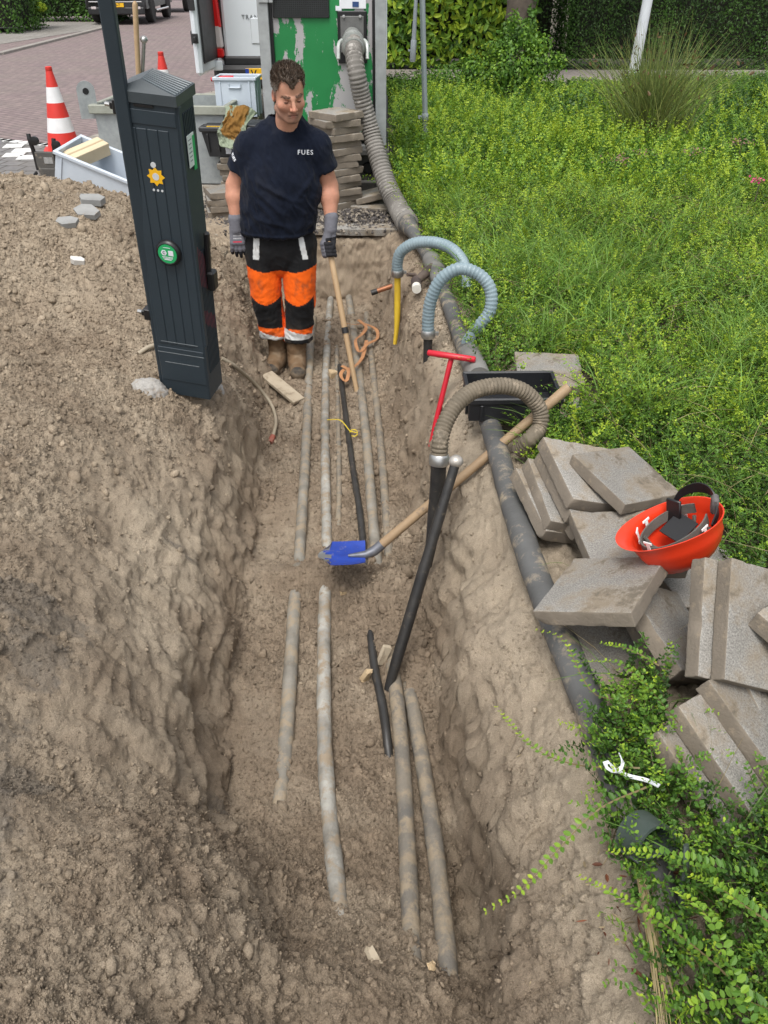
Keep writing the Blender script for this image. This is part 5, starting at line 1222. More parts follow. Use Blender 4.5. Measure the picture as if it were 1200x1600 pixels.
# ---------------------------------------------------------------- safety helmet lying upside down on the heap
M_HELM = worn('orange_red_helmet', (.72, .045, .012), (.66, .04, .012), 6, (.28, .42), 0, .06, 60, (.45, .12, .07), .66)
hc = aty(1052, 815, 1.86)
helm = empty('safety_helmet', hc, label='orange-red safety helmet lying upside down on the tile heap', cat='helmet')
def helmet():
    n, mt = 48, 16; V = []; F = []
    def ring(u, k, inn):
        a = 2*math.pi*k/n; t = u*math.pi/2
        rx, ry, rz = (.135, .108, .150) if not inn else (.131, .104, .145)
        ca, sa = math.cos(a), math.sin(a); p = .92
        x = rx*math.copysign(abs(ca)**p, ca)*math.cos(t)**.75; y = ry*math.copysign(abs(sa)**p, sa)*math.cos(t)**.75; z = -rz*math.sin(t)
        if u < .16:                                     # brim flare, longer peak towards -x
            e = (1-u/.16)**1.6; fl = .010+.030*max(0, -ca)**3; x += ca*fl*e; y += sa*fl*e*.9
        rib = .006*math.exp(-((abs(y)-.035)/.010)**2)*(math.sin(t) > .3)*(1 if not inn else 1)
        rib += .005*math.exp(-((u-.22)/.03)**2)
        return (x+ca*rib, y+sa*rib, z-rib*math.sin(t))
    for inn in (0, 1):
        for i in range(mt+1):
            for k in range(n): V.append(ring(min(i/mt, .985), k, inn))
    q = (mt+1)*n
    for s_ in (0, 1):
        for i in range(mt):
            for k in range(n):
                k2 = (k+1) % n; f = (s_*q+i*n+k, s_*q+i*n+k2, s_*q+(i+1)*n+k2, s_*q+(i+1)*n+k); F.append(f if s_ == 1 else f[::-1])
        F.append(tuple(s_*q+mt*n+k for k in range(n))[::(1 if s_ == 1 else -1)])
    for k in range(n): k2 = (k+1) % n; F.append((k, k2, q+k2, q+k))
    sh_ = MB().add(V, F).build('shell', M_HELM, helm, True, 50)
    # headband, crown cradle straps, white clips, nape bracket
    M_BAND = worn('grey_headband', (.13, .12, .105), (.09, .085, .075), 14, (.6, .8), 0, .3, 120); M_CLIP = worn('white_nylon', (.75, .75, .73), (.68, .68, .66), 12, (.4, .5))
    V = []; F = []; kk = 40
    for k in range(kk):
        a = R(28)+(2*math.pi-R(56))*k/(kk-1); 
        for (r_, z) in ((1, -.012), (1, -.044), (.95, -.044), (.95, -.012)): V.append((.104*r_*math.cos(a)-.004, .080*r_*math.sin(a), z+.02*math.cos(a)))
    for k in range(kk-1):
        for j in range(4): F.append((k*4+j, k*4+(j+1) % 4, k*4+4+(j+1) % 4, k*4+4+j))
    hb = MB().add(V, F).build('headband', M_BAND, helm, True, 40)
    for a in (150, 205, 118, 58, -60):
        A = R(a); p = Vector((.112*math.cos(A), .089*math.sin(A), -.022)); rz = A+R(90)
        MB().box((0, 0, .012), (.030, .004, .008), None, .001).box((0, 0, -.006), (.012, .004, .03), None, .001).box((0, 0, -.024), (.026, .004, .010), None, .001).build('clip', M_CLIP, helm).matrix_basis = Matrix.Translation(p) @ Matrix.Rotation(rz, 4, 'Z')
    m = MB()
    for a in (35, 145): 
        A = R(a); m.tube([(.10*math.cos(A+q*math.pi)*math.cos(t), .078*math.sin(A+q*math.pi)*math.cos(t), -.03-.085*math.sin(t)) for q, t in [(0, .1), (0, .6), (0, 1.1), (0, 1.5), (1, 1.1), (1, .6), (1, .1)]], .006, 6)
    m.build('cradle_strap', M_BAND, helm, True)
    # nape strap with its ratchet standing up out of the shell
    P = [Vector((.045, .085, -.035)), Vector((.035, .075, .000)), Vector((.070, .066, .040)), Vector((.112, .030, .055)), Vector((.128, -.015, .045)), Vector((.115, -.055, .012)), Vector((.080, -.075, -.020))]
    S = spline(P, .008); V = []; F = []
    for i, p in enumerate(S):
        u = i/(len(S)-1); w_ = .030*(1-.45*abs(2*u-1)) ; nrm = Vector((p.x-.03, p.y, 0)).normalized()
        for a, b in ((-1, 0), (1, 0), (1, 1), (-1, 1)): V.append(p+Vector((0, 0, a*w_*.55))-nrm*(.004*b))
    for i in range(len(S)-1):
        for k in range(4): F.append((i*4+k, i*4+(k+1) % 4, i*4+4+(k+1) % 4, i*4+4+k))
    ns = MB().add(V, F).build('nape_strap', M_CABD, helm, True, 40)
    MB().box((.030, .062, -.012), (.010, .050, .085), (.1, .2, .5), .003).box((.018, .020, -.040), (.085, .075, .004), (.35, -.25, .3), .001).build('nape_bracket', M_CABD, helm, True, 40)
    MB().box((.118, -.030, .020), (.020, .034, .060), (.2, .25, -.4), .006).build('ratchet', worn('dusty_dark_plastic', (.16, .145, .14), (.07, .065, .065), 18, (.5, .8)), helm, True, 40)
helmet()
helm.rotation_euler = (R(-10), R(-20), R(12)); helm.scale = (.93, .93, .93)

# ---------------------------------------------------------------- black crate on the hose
bc = empty('plastic_crate', aty(802, 655, 3.04)+Vector((0, .115, -.0)), (R(4), 0, R(1.5)), 'black open plastic crate lying on the hose below the sandy tile', 'crate')
def open_crate(root, w, d, h, mat, th=.010, rim=.014, ribs=4, names=('tray',)):
    m = MB(); m.box((0, 0, th/2), (w-.002, d-.002, th), None, .003)
    m.box((0, -d/2+th/2, h/2), (w, th, h), None, .003); m.box((0, d/2-th/2, h/2), (w, th, h), None, .003)
    m.box((-w/2+th/2, 0, h/2+.0015), (th, d-2*th-.004, h-.003), None, .003); m.box((w/2-th/2, 0, h/2+.0015), (th, d-2*th-.004, h-.003), None, .003)
    t = m.build('tray', mat, root, True, 30)
    r = MB(); e = rim
    for y in (-d/2-e/2+.003, d/2+e/2-.003): r.box((0, y, h-.012), (w+2*e-.006, e, .026), None, .004)
    for x in (-w/2-e/2+.003, w/2+e/2-.003): r.box((x, 0, h-.0125), (e, d-.008, .025), None, .004)
    r.build('rim', mat, root, True, 30)
    for k in range(ribs):
        x = -w/2+.05 if k == 0 else w/2-.05; MB().box((x, -d/2-.0045, h/2-.014), (.012, .008, h-.03), None, .002).build('stiffening_rib', mat, root, True, 30)
    for sx in (-1, 1):
        for k in range(2): MB().box((sx*(w/2+.0045), -d/2+d*(k+.5)/2, h/2-.014), (.008, .012, h-.03), None, .002).build('stiffening_rib', mat, root, True, 30)
M_BLKCR = worn('black_crate_plastic', (.012, .013, .015), (.02, .021, .024), 9, (.35, .5), 0, .06, 90, (.15, .12, .085), .70)
open_crate(bc, .375, .23, .105, M_BLKCR, .008, .010, 2)

# broken grey paver pieces on the heap, white ribbon, plastic ring in the greenery
M_GREYST = worn('grey_stone', (.30, .30, .29), (.22, .22, .215), 7, (.85, .95), 0, .6, 80, (.25, .21, .16), .6)
def shard(px, py, dims, rot, label, seed, mat=M_GREYST, lift=.012):
    r_ = random.Random(seed); n = 6; poly = [(dims[0]/2*(.75+.35*r_.random())*math.cos(2*math.pi*k/n+.4*r_.random()), dims[1]/2*(.75+.35*r_.random())*math.sin(2*math.pi*k/n)) for k in range(n)]
    o = MB().prism(poly, -dims[2]/2, dims[2]/2).build('stone_fragment', mat); o.data.transform(Matrix.Rotation(R(-90), 4, 'X'))
    o.location = hit(px, py)+Vector((0, 0, lift)); o.rotation_euler = rot; return tag(o, label, 'stone', 'broken paving pieces on the spoil heap')
shard(146, 320, (.20, .13, .035), (.12, .05, .1), 'flat grey paving piece near the heap crest, below the grey crate', 1, lift=.03)
shard(136, 334, (.17, .12, .03), (.35, .02, -.2), 'second grey paving piece just below the upper one on the heap', 2)
shard(106, 350, (.16, .10, .03), (.3, -.05, .3), 'thin grey fragment left of the paired pieces on the heap', 3)
shard(122, 411, (.09, .05, .03), (.3, .1, .2), 'small whitish stone in the middle of the heap face', 4, worn('white_stone', (.6, .58, .54), (.5, .48, .44), 9, (.8, .9)))
M_RIB = worn('white_ribbon_plastic', (.78, .80, .84), (.7, .72, .76), 14, (.35, .5))
RB = [aty(968, 1178, 1.21), aty(973, 1196, 1.20), aty(960, 1206, 1.19), aty(945, 1196, 1.20), aty(950, 1190, 1.21), aty(962, 1203, 1.20), aty(985, 1213, 1.18), aty(1010, 1219, 1.17), aty(1030, 1228, 1.15)]
ribbon(RB, .010, 'plastic_ribbon', 'white plastic ribbon curled on the greenery by the tipped tiles', 'ribbon', M_RIB)
M_GRNPL = worn('dark_green_plastic', (.035, .055, .045), (.07, .085, .075), 9, (.4, .6), 0, .1, 80, (.15, .14, .11), .62)
rc = aty(1010, 1312, 1.055)
V = []; F = []; n = 26
for k in range(n):
    a = R(-20)+R(215)*k/(n-1)
    for (r_, z) in ((.058, -.045), (.062, .045), (.054, .045), (.050, -.045)): V.append((r_*math.cos(a), z*1.0, r_*math.sin(a)))
for k in range(n-1):
    for j in range(4): F.append((k*4+j, k*4+(j+1) % 4, k*4+4+(j+1) % 4, k*4+4+j))
gp = MB().add(V, F).box((.0, .0, -.022), (.125, .10, .008), None, .002).build('plastic_pipe_shell', M_GRNPL, None, True, 40); gp.location = rc; gp.rotation_euler = (R(-24), R(8), R(24)); gp.scale = (.88, .7, .8)
tag(gp, 'dark green half-round plastic shell lying among the sprigs', 'plastic shell')
sp = spline([aty(1072, 1320, 1.01), aty(1070, 1370, .975), aty(1066, 1410, .945), aty(1066, 1445, .92)], .01)
tag(MB().tube(sp, [.010+.006*math.sin(min(1, k/len(sp))*3) for k in range(len(sp))], 10, True, 0, [.5]*len(sp)).build('plastic_strip', M_GRNPL, None, True, 50), 'grey-green flat plastic strip hanging below the half-round shell', 'plastic strip')
# ---------------------------------------------------------------- stacks of tiles behind the worker
ORD = ['topmost', 'second', 'third', 'fourth', 'fifth', 'sixth', 'seventh', 'eighth', 'ninth', 'tenth', 'eleventh', 'twelfth', 'thirteenth', 'fourteenth', 'fifteenth', 'sixteenth']
def stack(c, n, yaw, what, group, jit=.02, jy=6, h=.0485, seed=1, z0=0.0, drift=None):
    r_ = random.Random(seed)
    for k in range(n):
        q = n-1-k; dx, dy = (drift(q) if drift else (0, 0))
        lb = (ORD[q]+' tile from the top of '+what) if q else 'topmost tile of '+what
        tile((c[0]+r_.uniform(-jit, jit)+dx, c[1]+r_.uniform(-jit, jit)+dy, z0+h*(k+.5)), (r_.uniform(-.012, .012), r_.uniform(-.012, .012), R(yaw+r_.uniform(-jy, jy))), lb, group, r_.randrange(7))
c = atz(523, 174, .72)
stack((c.x, c.y+.02), 15, 38, 'the tall stack behind the worker\'s shoulder', 'tiles in the tall stack', .022, 9, .0485, 5, -.005, lambda q: (-.02, .0) if 4 < q < 8 else (0, 0))
c = atz(352, 300, .16)
stack((c.x, c.y), 4, 18, 'the low front stack beside the worker\'s right arm', 'tiles in the low front stack', .012, 7, .0485, 8, -.005)
c = aty(372, 262, 7.75)
stack((c.x, 7.78), 5, 8, 'the stack under the black lidded box', 'tiles in the stack under the box', .02, 6, .0485, 9, -.005)
g_ = 'loose tiles by the ribbed hose'
p = atz(576, 306, .09); tile(p, (-.08, -.16, .30), 'loose tile tipped up against the ribbed hose, upper of two', g_, 2, scale=.95)
p = atz(580, 322, .03); tile(p, (.02, .05, -.10), 'loose tile lying flat under the tipped one by the ribbed hose', g_, 4)
p = aty(535, 308, 6.95); o = MB().box((0, 0, 0), (.06, .09, .17), None, .006).build('concrete_block', M_CONC); o.location = p; o.rotation_euler = (0, 0, .2); tag(o, 'narrow upright concrete block at the foot of the tall tile stack', 'concrete block')
# edging tiles at the trench's far rim and spilt dark grit on the paving
m = MB()
for k in range(4):
    a = atz(478, 357, 0).lerp(atz(628, 359, 0), (k+.5)/4); m.box((a.x, a.y+.05, -.016), (.245, .16, .05), (0, .01*(k % 2), .02*(k-1.5)), .004)
tag(m.build('edge_kerb', M_TILE), kind='structure')
def grit():
    v0, f0 = ico(); n = 5200; cx = RNG.normal(size=(n, 2))*np.array([.34, .17])+np.array([-.22, 6.62]); cx2 = RNG.normal(size=(n//2, 2))*np.array([.45, .30])+np.array([-1.05, 6.7]); P = np.concatenate([cx, cx2]); n = len(P)
    dens = np.exp(-((P[:, 0]+.22)/.4)**2-((P[:, 1]-6.6)/.2)**2); r = .004+.010*RNG.random(n)**2; z = .0+.045*dens*RNG.random(n)+r*.3
    V = v0[None]*r[:, None, None]*(1+.3*RNG.normal(size=(n, 12, 1)))+np.stack([P[:, 0], P[:, 1], z], 1)[:, None]
    c = np.where(RNG.random((n, 1)) < .4, np.array([[.30, .26, .21]]), np.array([[.10, .09, .085]]))*(.7+.6*RNG.random((n, 1)))
    o = np_mesh('grit', V.reshape(-1, 3), (f0[None]+12*np.arange(n)[:, None, None]).reshape(-1, 3), M_SAND, None, True, np.repeat(c[:, None], 12, 1).reshape(-1, 3)); tag(o, kind='stuff')
grit()

# ---------------------------------------------------------------- green suction container
YF = 7.3
XL, XR = -.955, .018; ZB, ZT = .40, 2.35
con = empty('green_container', ((XL+XR)/2, YF, 0), label='scratched green steel container with galvanised frame and a hose port', cat='container')
M_GREEN = NT('scratched_green_paint')
_g1 = M_GREEN.ramp(M_GREEN.noise(2.5, 5), [(.3, (.012, .165, .045)), (.7, (.018, .21, .06))])
_mp = M_GREEN.n('Mapping'); _mp.inputs['Rotation'].default_value = (0, R(42), 0); _mp.inputs['Scale'].default_value = (1, 1, .33); M_GREEN.l(M_GREEN.co(), _mp.inputs[0])
_n1 = M_GREEN.noise(5.2, 10, .66, _mp.outputs[0], .5); _n2 = M_GREEN.noise(26, 8, .7); _n3 = M_GREEN.noise(1.6, 3)
_s1 = M_GREEN.math('ADD', M_GREEN.math('ADD', M_GREEN.math('MULTIPLY', _n1, .85), M_GREEN.math('MULTIPLY', _n2, .22)), M_GREEN.math('MULTIPLY', _n3, .30))
_sc = M_GREEN.ramp(_s1, [(.702, (0, 0, 0)), (.712, (1, 1, 1))])
M_GREEN.set(M_GREEN.mix(_sc, _g1, (.36, .35, .35)), .45, 0, .4); M_GREEN.bump(_sc, -.3, .002); M_GREEN = M_GREEN.m
X0 = con.location.x
def CP(name, boxes, mat, parent=con, smooth=True):
    m = MB()
    for b in boxes: m.box((b[0]-X0, b[1]-YF, b[2]), b[3], b[4] if len(b) > 4 else None, b[5] if len(b) > 5 else .004)
    return m.build(name, mat, parent, smooth, 30)
px = lambda x, y, Y=YF: aty(x, y, Y)
CP('front_panel', [((XL+XR)/2, YF+.03, (ZB+ZT)/2+.02, (XR-XL-.15, .03, ZT-ZB-.06))], M_GREEN)
CP('shell', [((XL+XR)/2, YF+1.05, (ZB+ZT)/2, (XR-XL-.04, 1.95, ZT-ZB-.04))], M_GREEN)
M_GALVC = worn('weathered_galvanised', (.40, .42, .42), (.28, .295, .295), 11, (.45, .65), .35, .15, 90, (.22, .21, .19), .66)
CP('frame_post', [(XL+.041, YF, (ZB+ZT)/2, (.082, .09, ZT-ZB))], M_GALVC); CP('frame_post', [(XR-.043, YF, (ZB+ZT)/2, (.086, .09, ZT-ZB))], M_GALVC)
CP('frame_beam', [((XL+XR)/2, YF, ZT+.04, (XR-XL, .09, .08))], M_GALVC); CP('frame_beam', [((XL+XR)/2, YF+.01, ZB-.035, (XR-XL-.02, .08, .07))], worn('dirty_frame_steel', (.20, .20, .19), (.13, .13, .125), 9, (.6, .8), .2))
CP('door_seal', [(XL+.094, YF+.008, (ZB+ZT)/2+.02, (.026, .03, ZT-ZB-.06)), ], M_CABD); CP('door_seal', [(XR-.098, YF+.008, (ZB+ZT)/2+.02, (.020, .03, ZT-ZB-.06))], M_CABD)
a = px(413, 3); CP('hinge', [(a.x, YF-.05, a.z+.04, (.075, .014, .09)), (a.x+.055, YF-.05, a.z+.04, (.03, .02, .09))], M_GALVC)
a, b = px(427, 28), px(513, -24); vt = CP('vent_grille', [((a.x+b.x)/2, YF+.008, (a.z+b.z)/2, (b.x-a.x, .02, b.z-a.z))], M_CABD)
m = MB(); 
for k in range(27): x = a.x+(b.x-a.x)*(k+.5)/27; m.box((x-X0, -.004+.002, (a.z+b.z)/2), (.004, .006, b.z-a.z-.02))
for k in range(17): z = a.z+(b.z-a.z)*(k+.5)/17; m.box(((a.x+b.x)/2-X0, -.007+.002, z), (b.x-a.x-.02, .006, .004))
m.build('vent_mesh', worn('dark_mesh_steel', (.05, .055, .055), (.035, .04, .04), 9, (.5, .6), .3), vt)
# hose port: black recess, bolted flange, cam-lock coupling
a, b = px(529, 99), px(573, 17)
pr_ = CP('port_recess', [((a.x+b.x)/2, YF+.004, (a.z+b.z)/2, (b.x-a.x, .03, b.z-a.z), None, .006)], M_CABD)
cx, cz = (a.x+b.x)/2, px(552, 62).z
M_FLG = worn('grey_cast_flange', (.16, .16, .155), (.11, .11, .105), 14, (.5, .7), .3, .2, 80)
fl = CP('port_flange', [(cx, YF-.014, (a.z+b.z)/2+.02, (b.x-a.x-.045, .016, (b.z-a.z)*.70), None, .004)], M_FLG, pr_)
m = MB()
for sx in (-1, 1):
    for sz in (-1, 1): m.lathe([(.011, 0), (.011, .012), (.001, .013)], 10, Matrix.Translation((cx-X0+sx*.062, -.022, (a.z+b.z)/2+.02+sz*.12)) @ rot90)
m.build('flange_bolt', M_STEEL, fl)
pdir = (aty(553, 84, 6.90)-aty(552, 58, YF-.02)).normalized()
P0_ = Vector((cx, YF-.02, cz+.02)); P1_ = aty(553, 78, 6.93)
cp_ = MB().tube([(P0_.lerp(P1_, t)-con.location) for t in (0, .35, .36, .42, .43, .70, .71, .80, .81, 1)], [.068, .068, .084, .084, .074, .074, .088, .088, .076, .072], 22).build('coupling', worn('dull_aluminium', (.36, .37, .35), (.25, .26, .245), 14, (.4, .6), .5, .15, 80, (.16, .15, .13), .6), con, True, 40)
for s_ in (-1, 1):
    q = P0_.lerp(P1_, .45)-con.location; MB().tube(spline([q+Vector((s_*.085, 0, .015)), q+Vector((s_*.106, -.06, -.01)), q+Vector((s_*.108, -.10, -.10))], .02), .014, 8, True, 0, None).build('coupling_lever', worn('pale_lever', (.52, .55, .52), (.4, .42, .4), 14, (.4, .6), .4), cp_, True)
# labels above the port
a = px(551, 8); MB().box((a.x-X0, -.002+.012, a.z+.02), (.20, .006, .085)).build('label_plate', worn('white_label', (.72, .74, .76), (.66, .68, .7), 9, (.4, .5)), con)
MB().box((a.x-X0+.022, -.0045+.010, a.z+.005), (.048, .006, .034)).build('label_icon', worn('blue_label', (.02, .06, .18), (.02, .05, .15), 9), con)
a = px(533, 12); MB().box((a.x-X0-.02, .0095, a.z-.005), (.045, .006, .03)).build('label_plate', M_PRINT, con)
# underframe and supporting leg
CP('chassis', [((XL+XR)/2, YF+1.1, .27, (XR-XL-.1, 1.8, .14))], M_CABD)
M_LEG = worn('dirty_black_casting', (.055, .053, .05), (.085, .08, .072), 9, (.6, .85), 0, .3, 70, (.17, .145, .115), .55)
a, b = px(541, 300, YF-.05), px(603, 246, YF-.05)
lg = CP('support_leg', [(a.x+.025, YF-.02, .165, (.05, .12, .33)), (b.x-.02, YF-.02, .165, (.04, .12, .33)), ((a.x+b.x)/2, YF+.05, .16, (b.x-a.x-.08, .02, .32)), ((a.x+b.x)/2, YF-.03, .352, (b.x-a.x+.05, .10, .04))], M_LEG)
m = MB(); m.lathe([(.050, 0), (.050, .02), (.038, .03), (.036, .012), (.001, .012)], 24, Matrix.Translation(((a.x+b.x)/2-X0+.02, .037, .215)) @ rot90); m.build('round_boss', M_CABD, lg, True, 40)
CP('slot_plate', [((a.x+b.x)/2, YF-.03, .118, (b.x-a.x-.092, .03, .02)), ((a.x+b.x)/2, YF-.03, .012, (b.x-a.x-.092, .03, .03)), (a.x+.062, YF-.0315, .066, (.02, .03, .084)), (b.x-.058, YF-.0315, .066, (.02, .03, .084))], worn('dusty_casting', (.13, .125, .115), (.18, .165, .145), 9, (.7, .9)), lg)
# wheels of its trailer behind
for sx in (-1, 1):
    wq = MB().lathe([(.10, -.085), (.29, -.085), (.315, -.06), (.315, .06), (.29, .085), (.10, .085)], 28, Matrix.Translation(((XR-XL)/2*sx*.86, 1.25, .315)) @ Matrix.Rotation(R(90), 4, 'Y')).build('wheel', worn('tyre_rubber', (.02, .02, .02), (.03, .03, .03), 9, (.8, .9)), con, True, 40)

# ---------------------------------------------------------------- boxes by the van
b0 = aty(348, 246, 7.6)
M_BOXB = worn('scuffed_black_box', (.017, .018, .02), (.03, .031, .033), 9, (.4, .6), 0, .12, 80, (.13, .12, .10), .64)
bx_ = empty('storage_box', (b0.x+.12, 7.78, .245), (0, 0, R(-4)), 'black lidded storage box with a yellow strip on its lid', 'storage box')
m = MB(); V = []
for z, w_, d_ in ((0, .46, .30), (.20, .54, .36)): V += [(-w_/2, -d_/2, z), (w_/2, -d_/2, z), (w_/2, d_/2, z), (-w_/2, d_/2, z)]
m.add(V, [(0, 1, 5, 4), (1, 2, 6, 5), (2, 3, 7, 6), (3, 0, 4, 7), (3, 2, 1, 0), (4, 5, 6, 7)])
for k in range(6): x = -.22+.088*k; m.box((x, -.175, .115), (.012, .022, .15), (.15, 0, 0), .003)
m.build('tub', M_BOXB, bx_)
ld_ = MB().box((0, 0, .222), (.58, .40, .042), None, .010).box((0, 0, .2475), (.50, .33, .010), None, .004).build('lid', M_BOXB, bx_, True, 30)
MB().box((-.155, -.155, .2447), (.13, .075, .004)).build('yellow_strip', worn('faded_yellow_film', (.70, .42, .02), (.55, .33, .03), 14, (.5, .7)), ld_)
MB().box((-.05, -.185, .055), (.05, .004, .05), (.15, 0, .0)).build('white_label', M_PRINT, bx_)
M_GRCR = worn('grey_crate_plastic', (.56, .62, .69), (.48, .54, .61), 5, (.4, .55), 0, .06, 90, (.25, .25, .25), .70)
g0_ = aty(372, 183, 8.12)
gc = empty('euro_crate', (g0_.x, 8.27, g0_.z), (0, 0, R(-3)), 'upright light grey crate behind the black storage box by the van', 'crate', 'light grey euro crates')
open_crate(gc, .36, .28, .315, M_GRCR, .010, .016, 2)
MB().box((0, -.147, .235), (.10, .012, .012), None, .003).box((-.052, -.147, .252), (.008, .010, .04), None, .002).box((.052, -.147, .252), (.008, .010, .04), None, .002).build('handle', M_GRCR, gc)
st_ = MB().box((0, 0, g0_.z/2-.002), (.34, .27, g0_.z-.004), None, .006).build('wooden_crate', M_WOODG); st_.location = (g0_.x+.01, 8.28, 0); tag(st_, 'weathered box under the upright grey crate, mostly hidden', 'wooden box')
rt = aty(347, 122, 8.3); tl = MB().tube([rt+Vector((-.10, 0, -.012)), rt+Vector((.0, 0, .0)), rt+Vector((.10, .02, .004))], [.016, .020, .015], 10).build('red_handle', M_RED, None, True); tl.name = 'red_tool'; tag(tl, 'red tool grip lying across the rear of the upright grey crate', 'tool')
# jacket thrown over the storage box
def jacket():
    n, m_ = 46, 40; V = []; C = []
    A = aty(352, 168, 7.72); B = aty(402, 176, 7.72); C0 = aty(342, 228, 7.52); D0 = aty(368, 236, 7.50)
    for i in range(n):
        for j in range(m_):
            u, v = i/(n-1), j/(m_-1)
            p = (A*(1-u)+B*u)*(1-v)+(C0*(1-u)+D0*u)*v
            q = np.array([[p.x*1.0, p.z, 3.3]]); b1 = float(fbm(q, 9, 3, .55, 1)[0]); b2 = float(fbm(q+7, 24, 2, .5, 1)[0])
            p = p+Vector((.022*math.sin(v*7+u*3), -.055*math.sin(math.pi*min(1, v*1.3))-.035*b1-.018*b2, .035*math.sin(math.pi*u)*(1-v)+.018*b1))
            V.append(tuple(p)); inner = ((u-.5)/.3)**2+((v-.36)/.34)**2 < .8+1.6*b1+.5*b2
            C.append((.20, .105, .03) if inner else ((.24, .275, .20) if b2 > -.1 else (.14, .17, .12)))
    V = np.array(V); i = (np.arange(n-1)[:, None]*m_+np.arange(m_-1)[None]).ravel(); F = np.stack([i, i+1, i+m_+1, i+m_], 1)
    N = vnormals(V, F); V2 = V-N*.006; q = n*m_; e = np.concatenate([np.arange(m_), np.arange(m_-1, n*m_, m_)[1:], (n*m_-1)-np.arange(1, m_), ((n-2-np.arange(n-2))*m_)]); e2 = np.roll(e, -1)
    F2 = np.concatenate([F, F[:, ::-1]+q, np.stack([e, e+q, e2+q, e2], 1)]); c = np.array(C); c = c*(1+.4*fbm(V, 60, 3)[:, None])
    o = np_mesh('jacket', np.concatenate([V, V2]), F2, vcol('faded_cloth', .9, .3, 200, .1), None, True, np.concatenate([c, c])); tag(o, 'pale green jacket with brown lining draped over the black storage box', 'jacket')
jacket()
# tilted grey crate with a cardboard box, left behind the heap
Mt = Euler((.120, .335, -.188)).to_matrix()
gr_loc = Vector((-2.060, 6.682, .243))-Mt @ Vector((0, 0, .15))
gcr = empty('euro_crate', gr_loc, (.120, .335, -.188), 'light grey crate tilted behind the spoil heap with a cardboard box inside', 'crate', 'light grey euro crates')
open_crate(gcr, .78, .385, .30, M_GRCR, .012, .018, 2)
M_CARD = worn('cardboard', (.60, .50, .34), (.52, .43, .29), 5, (.8, .9), 0, .05, 90)
def in_crate(o, loc, rot): M = Matrix.Translation(gr_loc) @ Euler((.120, .335, -.188)).to_matrix().to_4x4() @ Matrix.Translation(loc) @ Euler(rot).to_matrix().to_4x4(); o.location = M.translation; o.rotation_euler = M.to_euler()
cb = empty('cardboard_box', label='long cardboard box with a blue-white end lying in the tilted grey crate', cat='cardboard box'); in_crate(cb, (-.255, .02, .265), (R(-6), R(-14), R(66)))
MB().box((0, 0, 0), (.33, .135, .095), None, .003).build('carton', M_CARD, cb)
MB().box((-.167, 0, 0), (.004, .12, .085)).build('end_label', worn('blue_grey_label', (.20, .28, .33), (.6, .62, .6), 30, (.6, .7)), cb); MB().box((0, 0, .0485), (.328, .016, .002)).build('tape', worn('brown_tape', (.42, .33, .2), (.4, .3, .18), 9, (.4, .5)), cb)
for k, (x, y, z, s_, mt_) in enumerate(((.0, .02, .06, .06, M_CABD), (.08, -.06, .05, .05, M_PIPED), (.16, .03, .05, .07, M_CABD), (.24, -.02, .04, .05, M_CABD), (.05, .09, .06, .05, M_WOODG))):
    o = lump('scrap', (0, 0, 0), (s_, s_*.8, s_*.6), mt_, 'scrap lump in the tilted grey crate, %s' % ['left of the white sheet', 'under the white sheet', 'right of the white sheet', 'at the low end', 'against the back wall'][k], 'scrap', k+3); in_crate(o, (x, y, z), (0, 0, k))
o = MB().box((0, 0, 0), (.09, .002, .09), (.3, .2, 0)).box((.03, -.02, .02), (.05, .002, .06), (.8, .2, .4)).build('paper_sheet', M_PRINT); in_crate(o, (.10, -.02, .115), (.3, .5, .4)); tag(o, 'crumpled white sheet in the tilted grey crate', 'paper')
# black folded bracket standing left of that crate
bk = aty(71, 246, 7.42); br = empty('black_bracket', (bk.x, 7.42, 0), (0, 0, R(-6)), 'black folded metal bracket with hooked arms left of the tilted crate', 'bracket')
zb = bk.z
MB().box((.0, 0, zb-.02), (.17, .035, .13), None, .006).box((.0, 0, zb-.15), (.15, .05, .14), None, .008).box((0, .01, (zb-.2)/2), (.13, .04, max(.05, zb-.2))).build('plate', M_LEG, br, True, 30)
for s_, dz in ((-1, .03), (1, .0)):
    ar = MB().tube(spline([(s_*.085, 0, zb-.10), (s_*.09, 0, zb+.03), (s_*.10, -.01, zb+.10+dz), (s_*.105, -.0, zb+.15+dz)], .02), .018, 8).build('arm', M_CABD, br, True)
    MB().lathe([(.001, -.02), (.034, -.016), (.036, .0), (.034, .016), (.001, .02)], 16, Matrix.Translation((s_*.09+.03, -.01, zb+.10+dz)) @ rot90).build('knob', M_CABD, ar, True, 40)
MB().tube(spline([(-.075, 0, zb-.17), (-.115, -.01, zb-.19), (-.12, -.01, zb-.14), (-.10, -.01, zb-.12)], .01), .014, 8).build('hook', M_CABD, br, True)
MB().box((.03, -.0195, zb-.02), (.075, .003, .05)).build('rating_plate', worn('grey_rating_plate', (.32, .32, .31), (.2, .2, .2), 40), br)

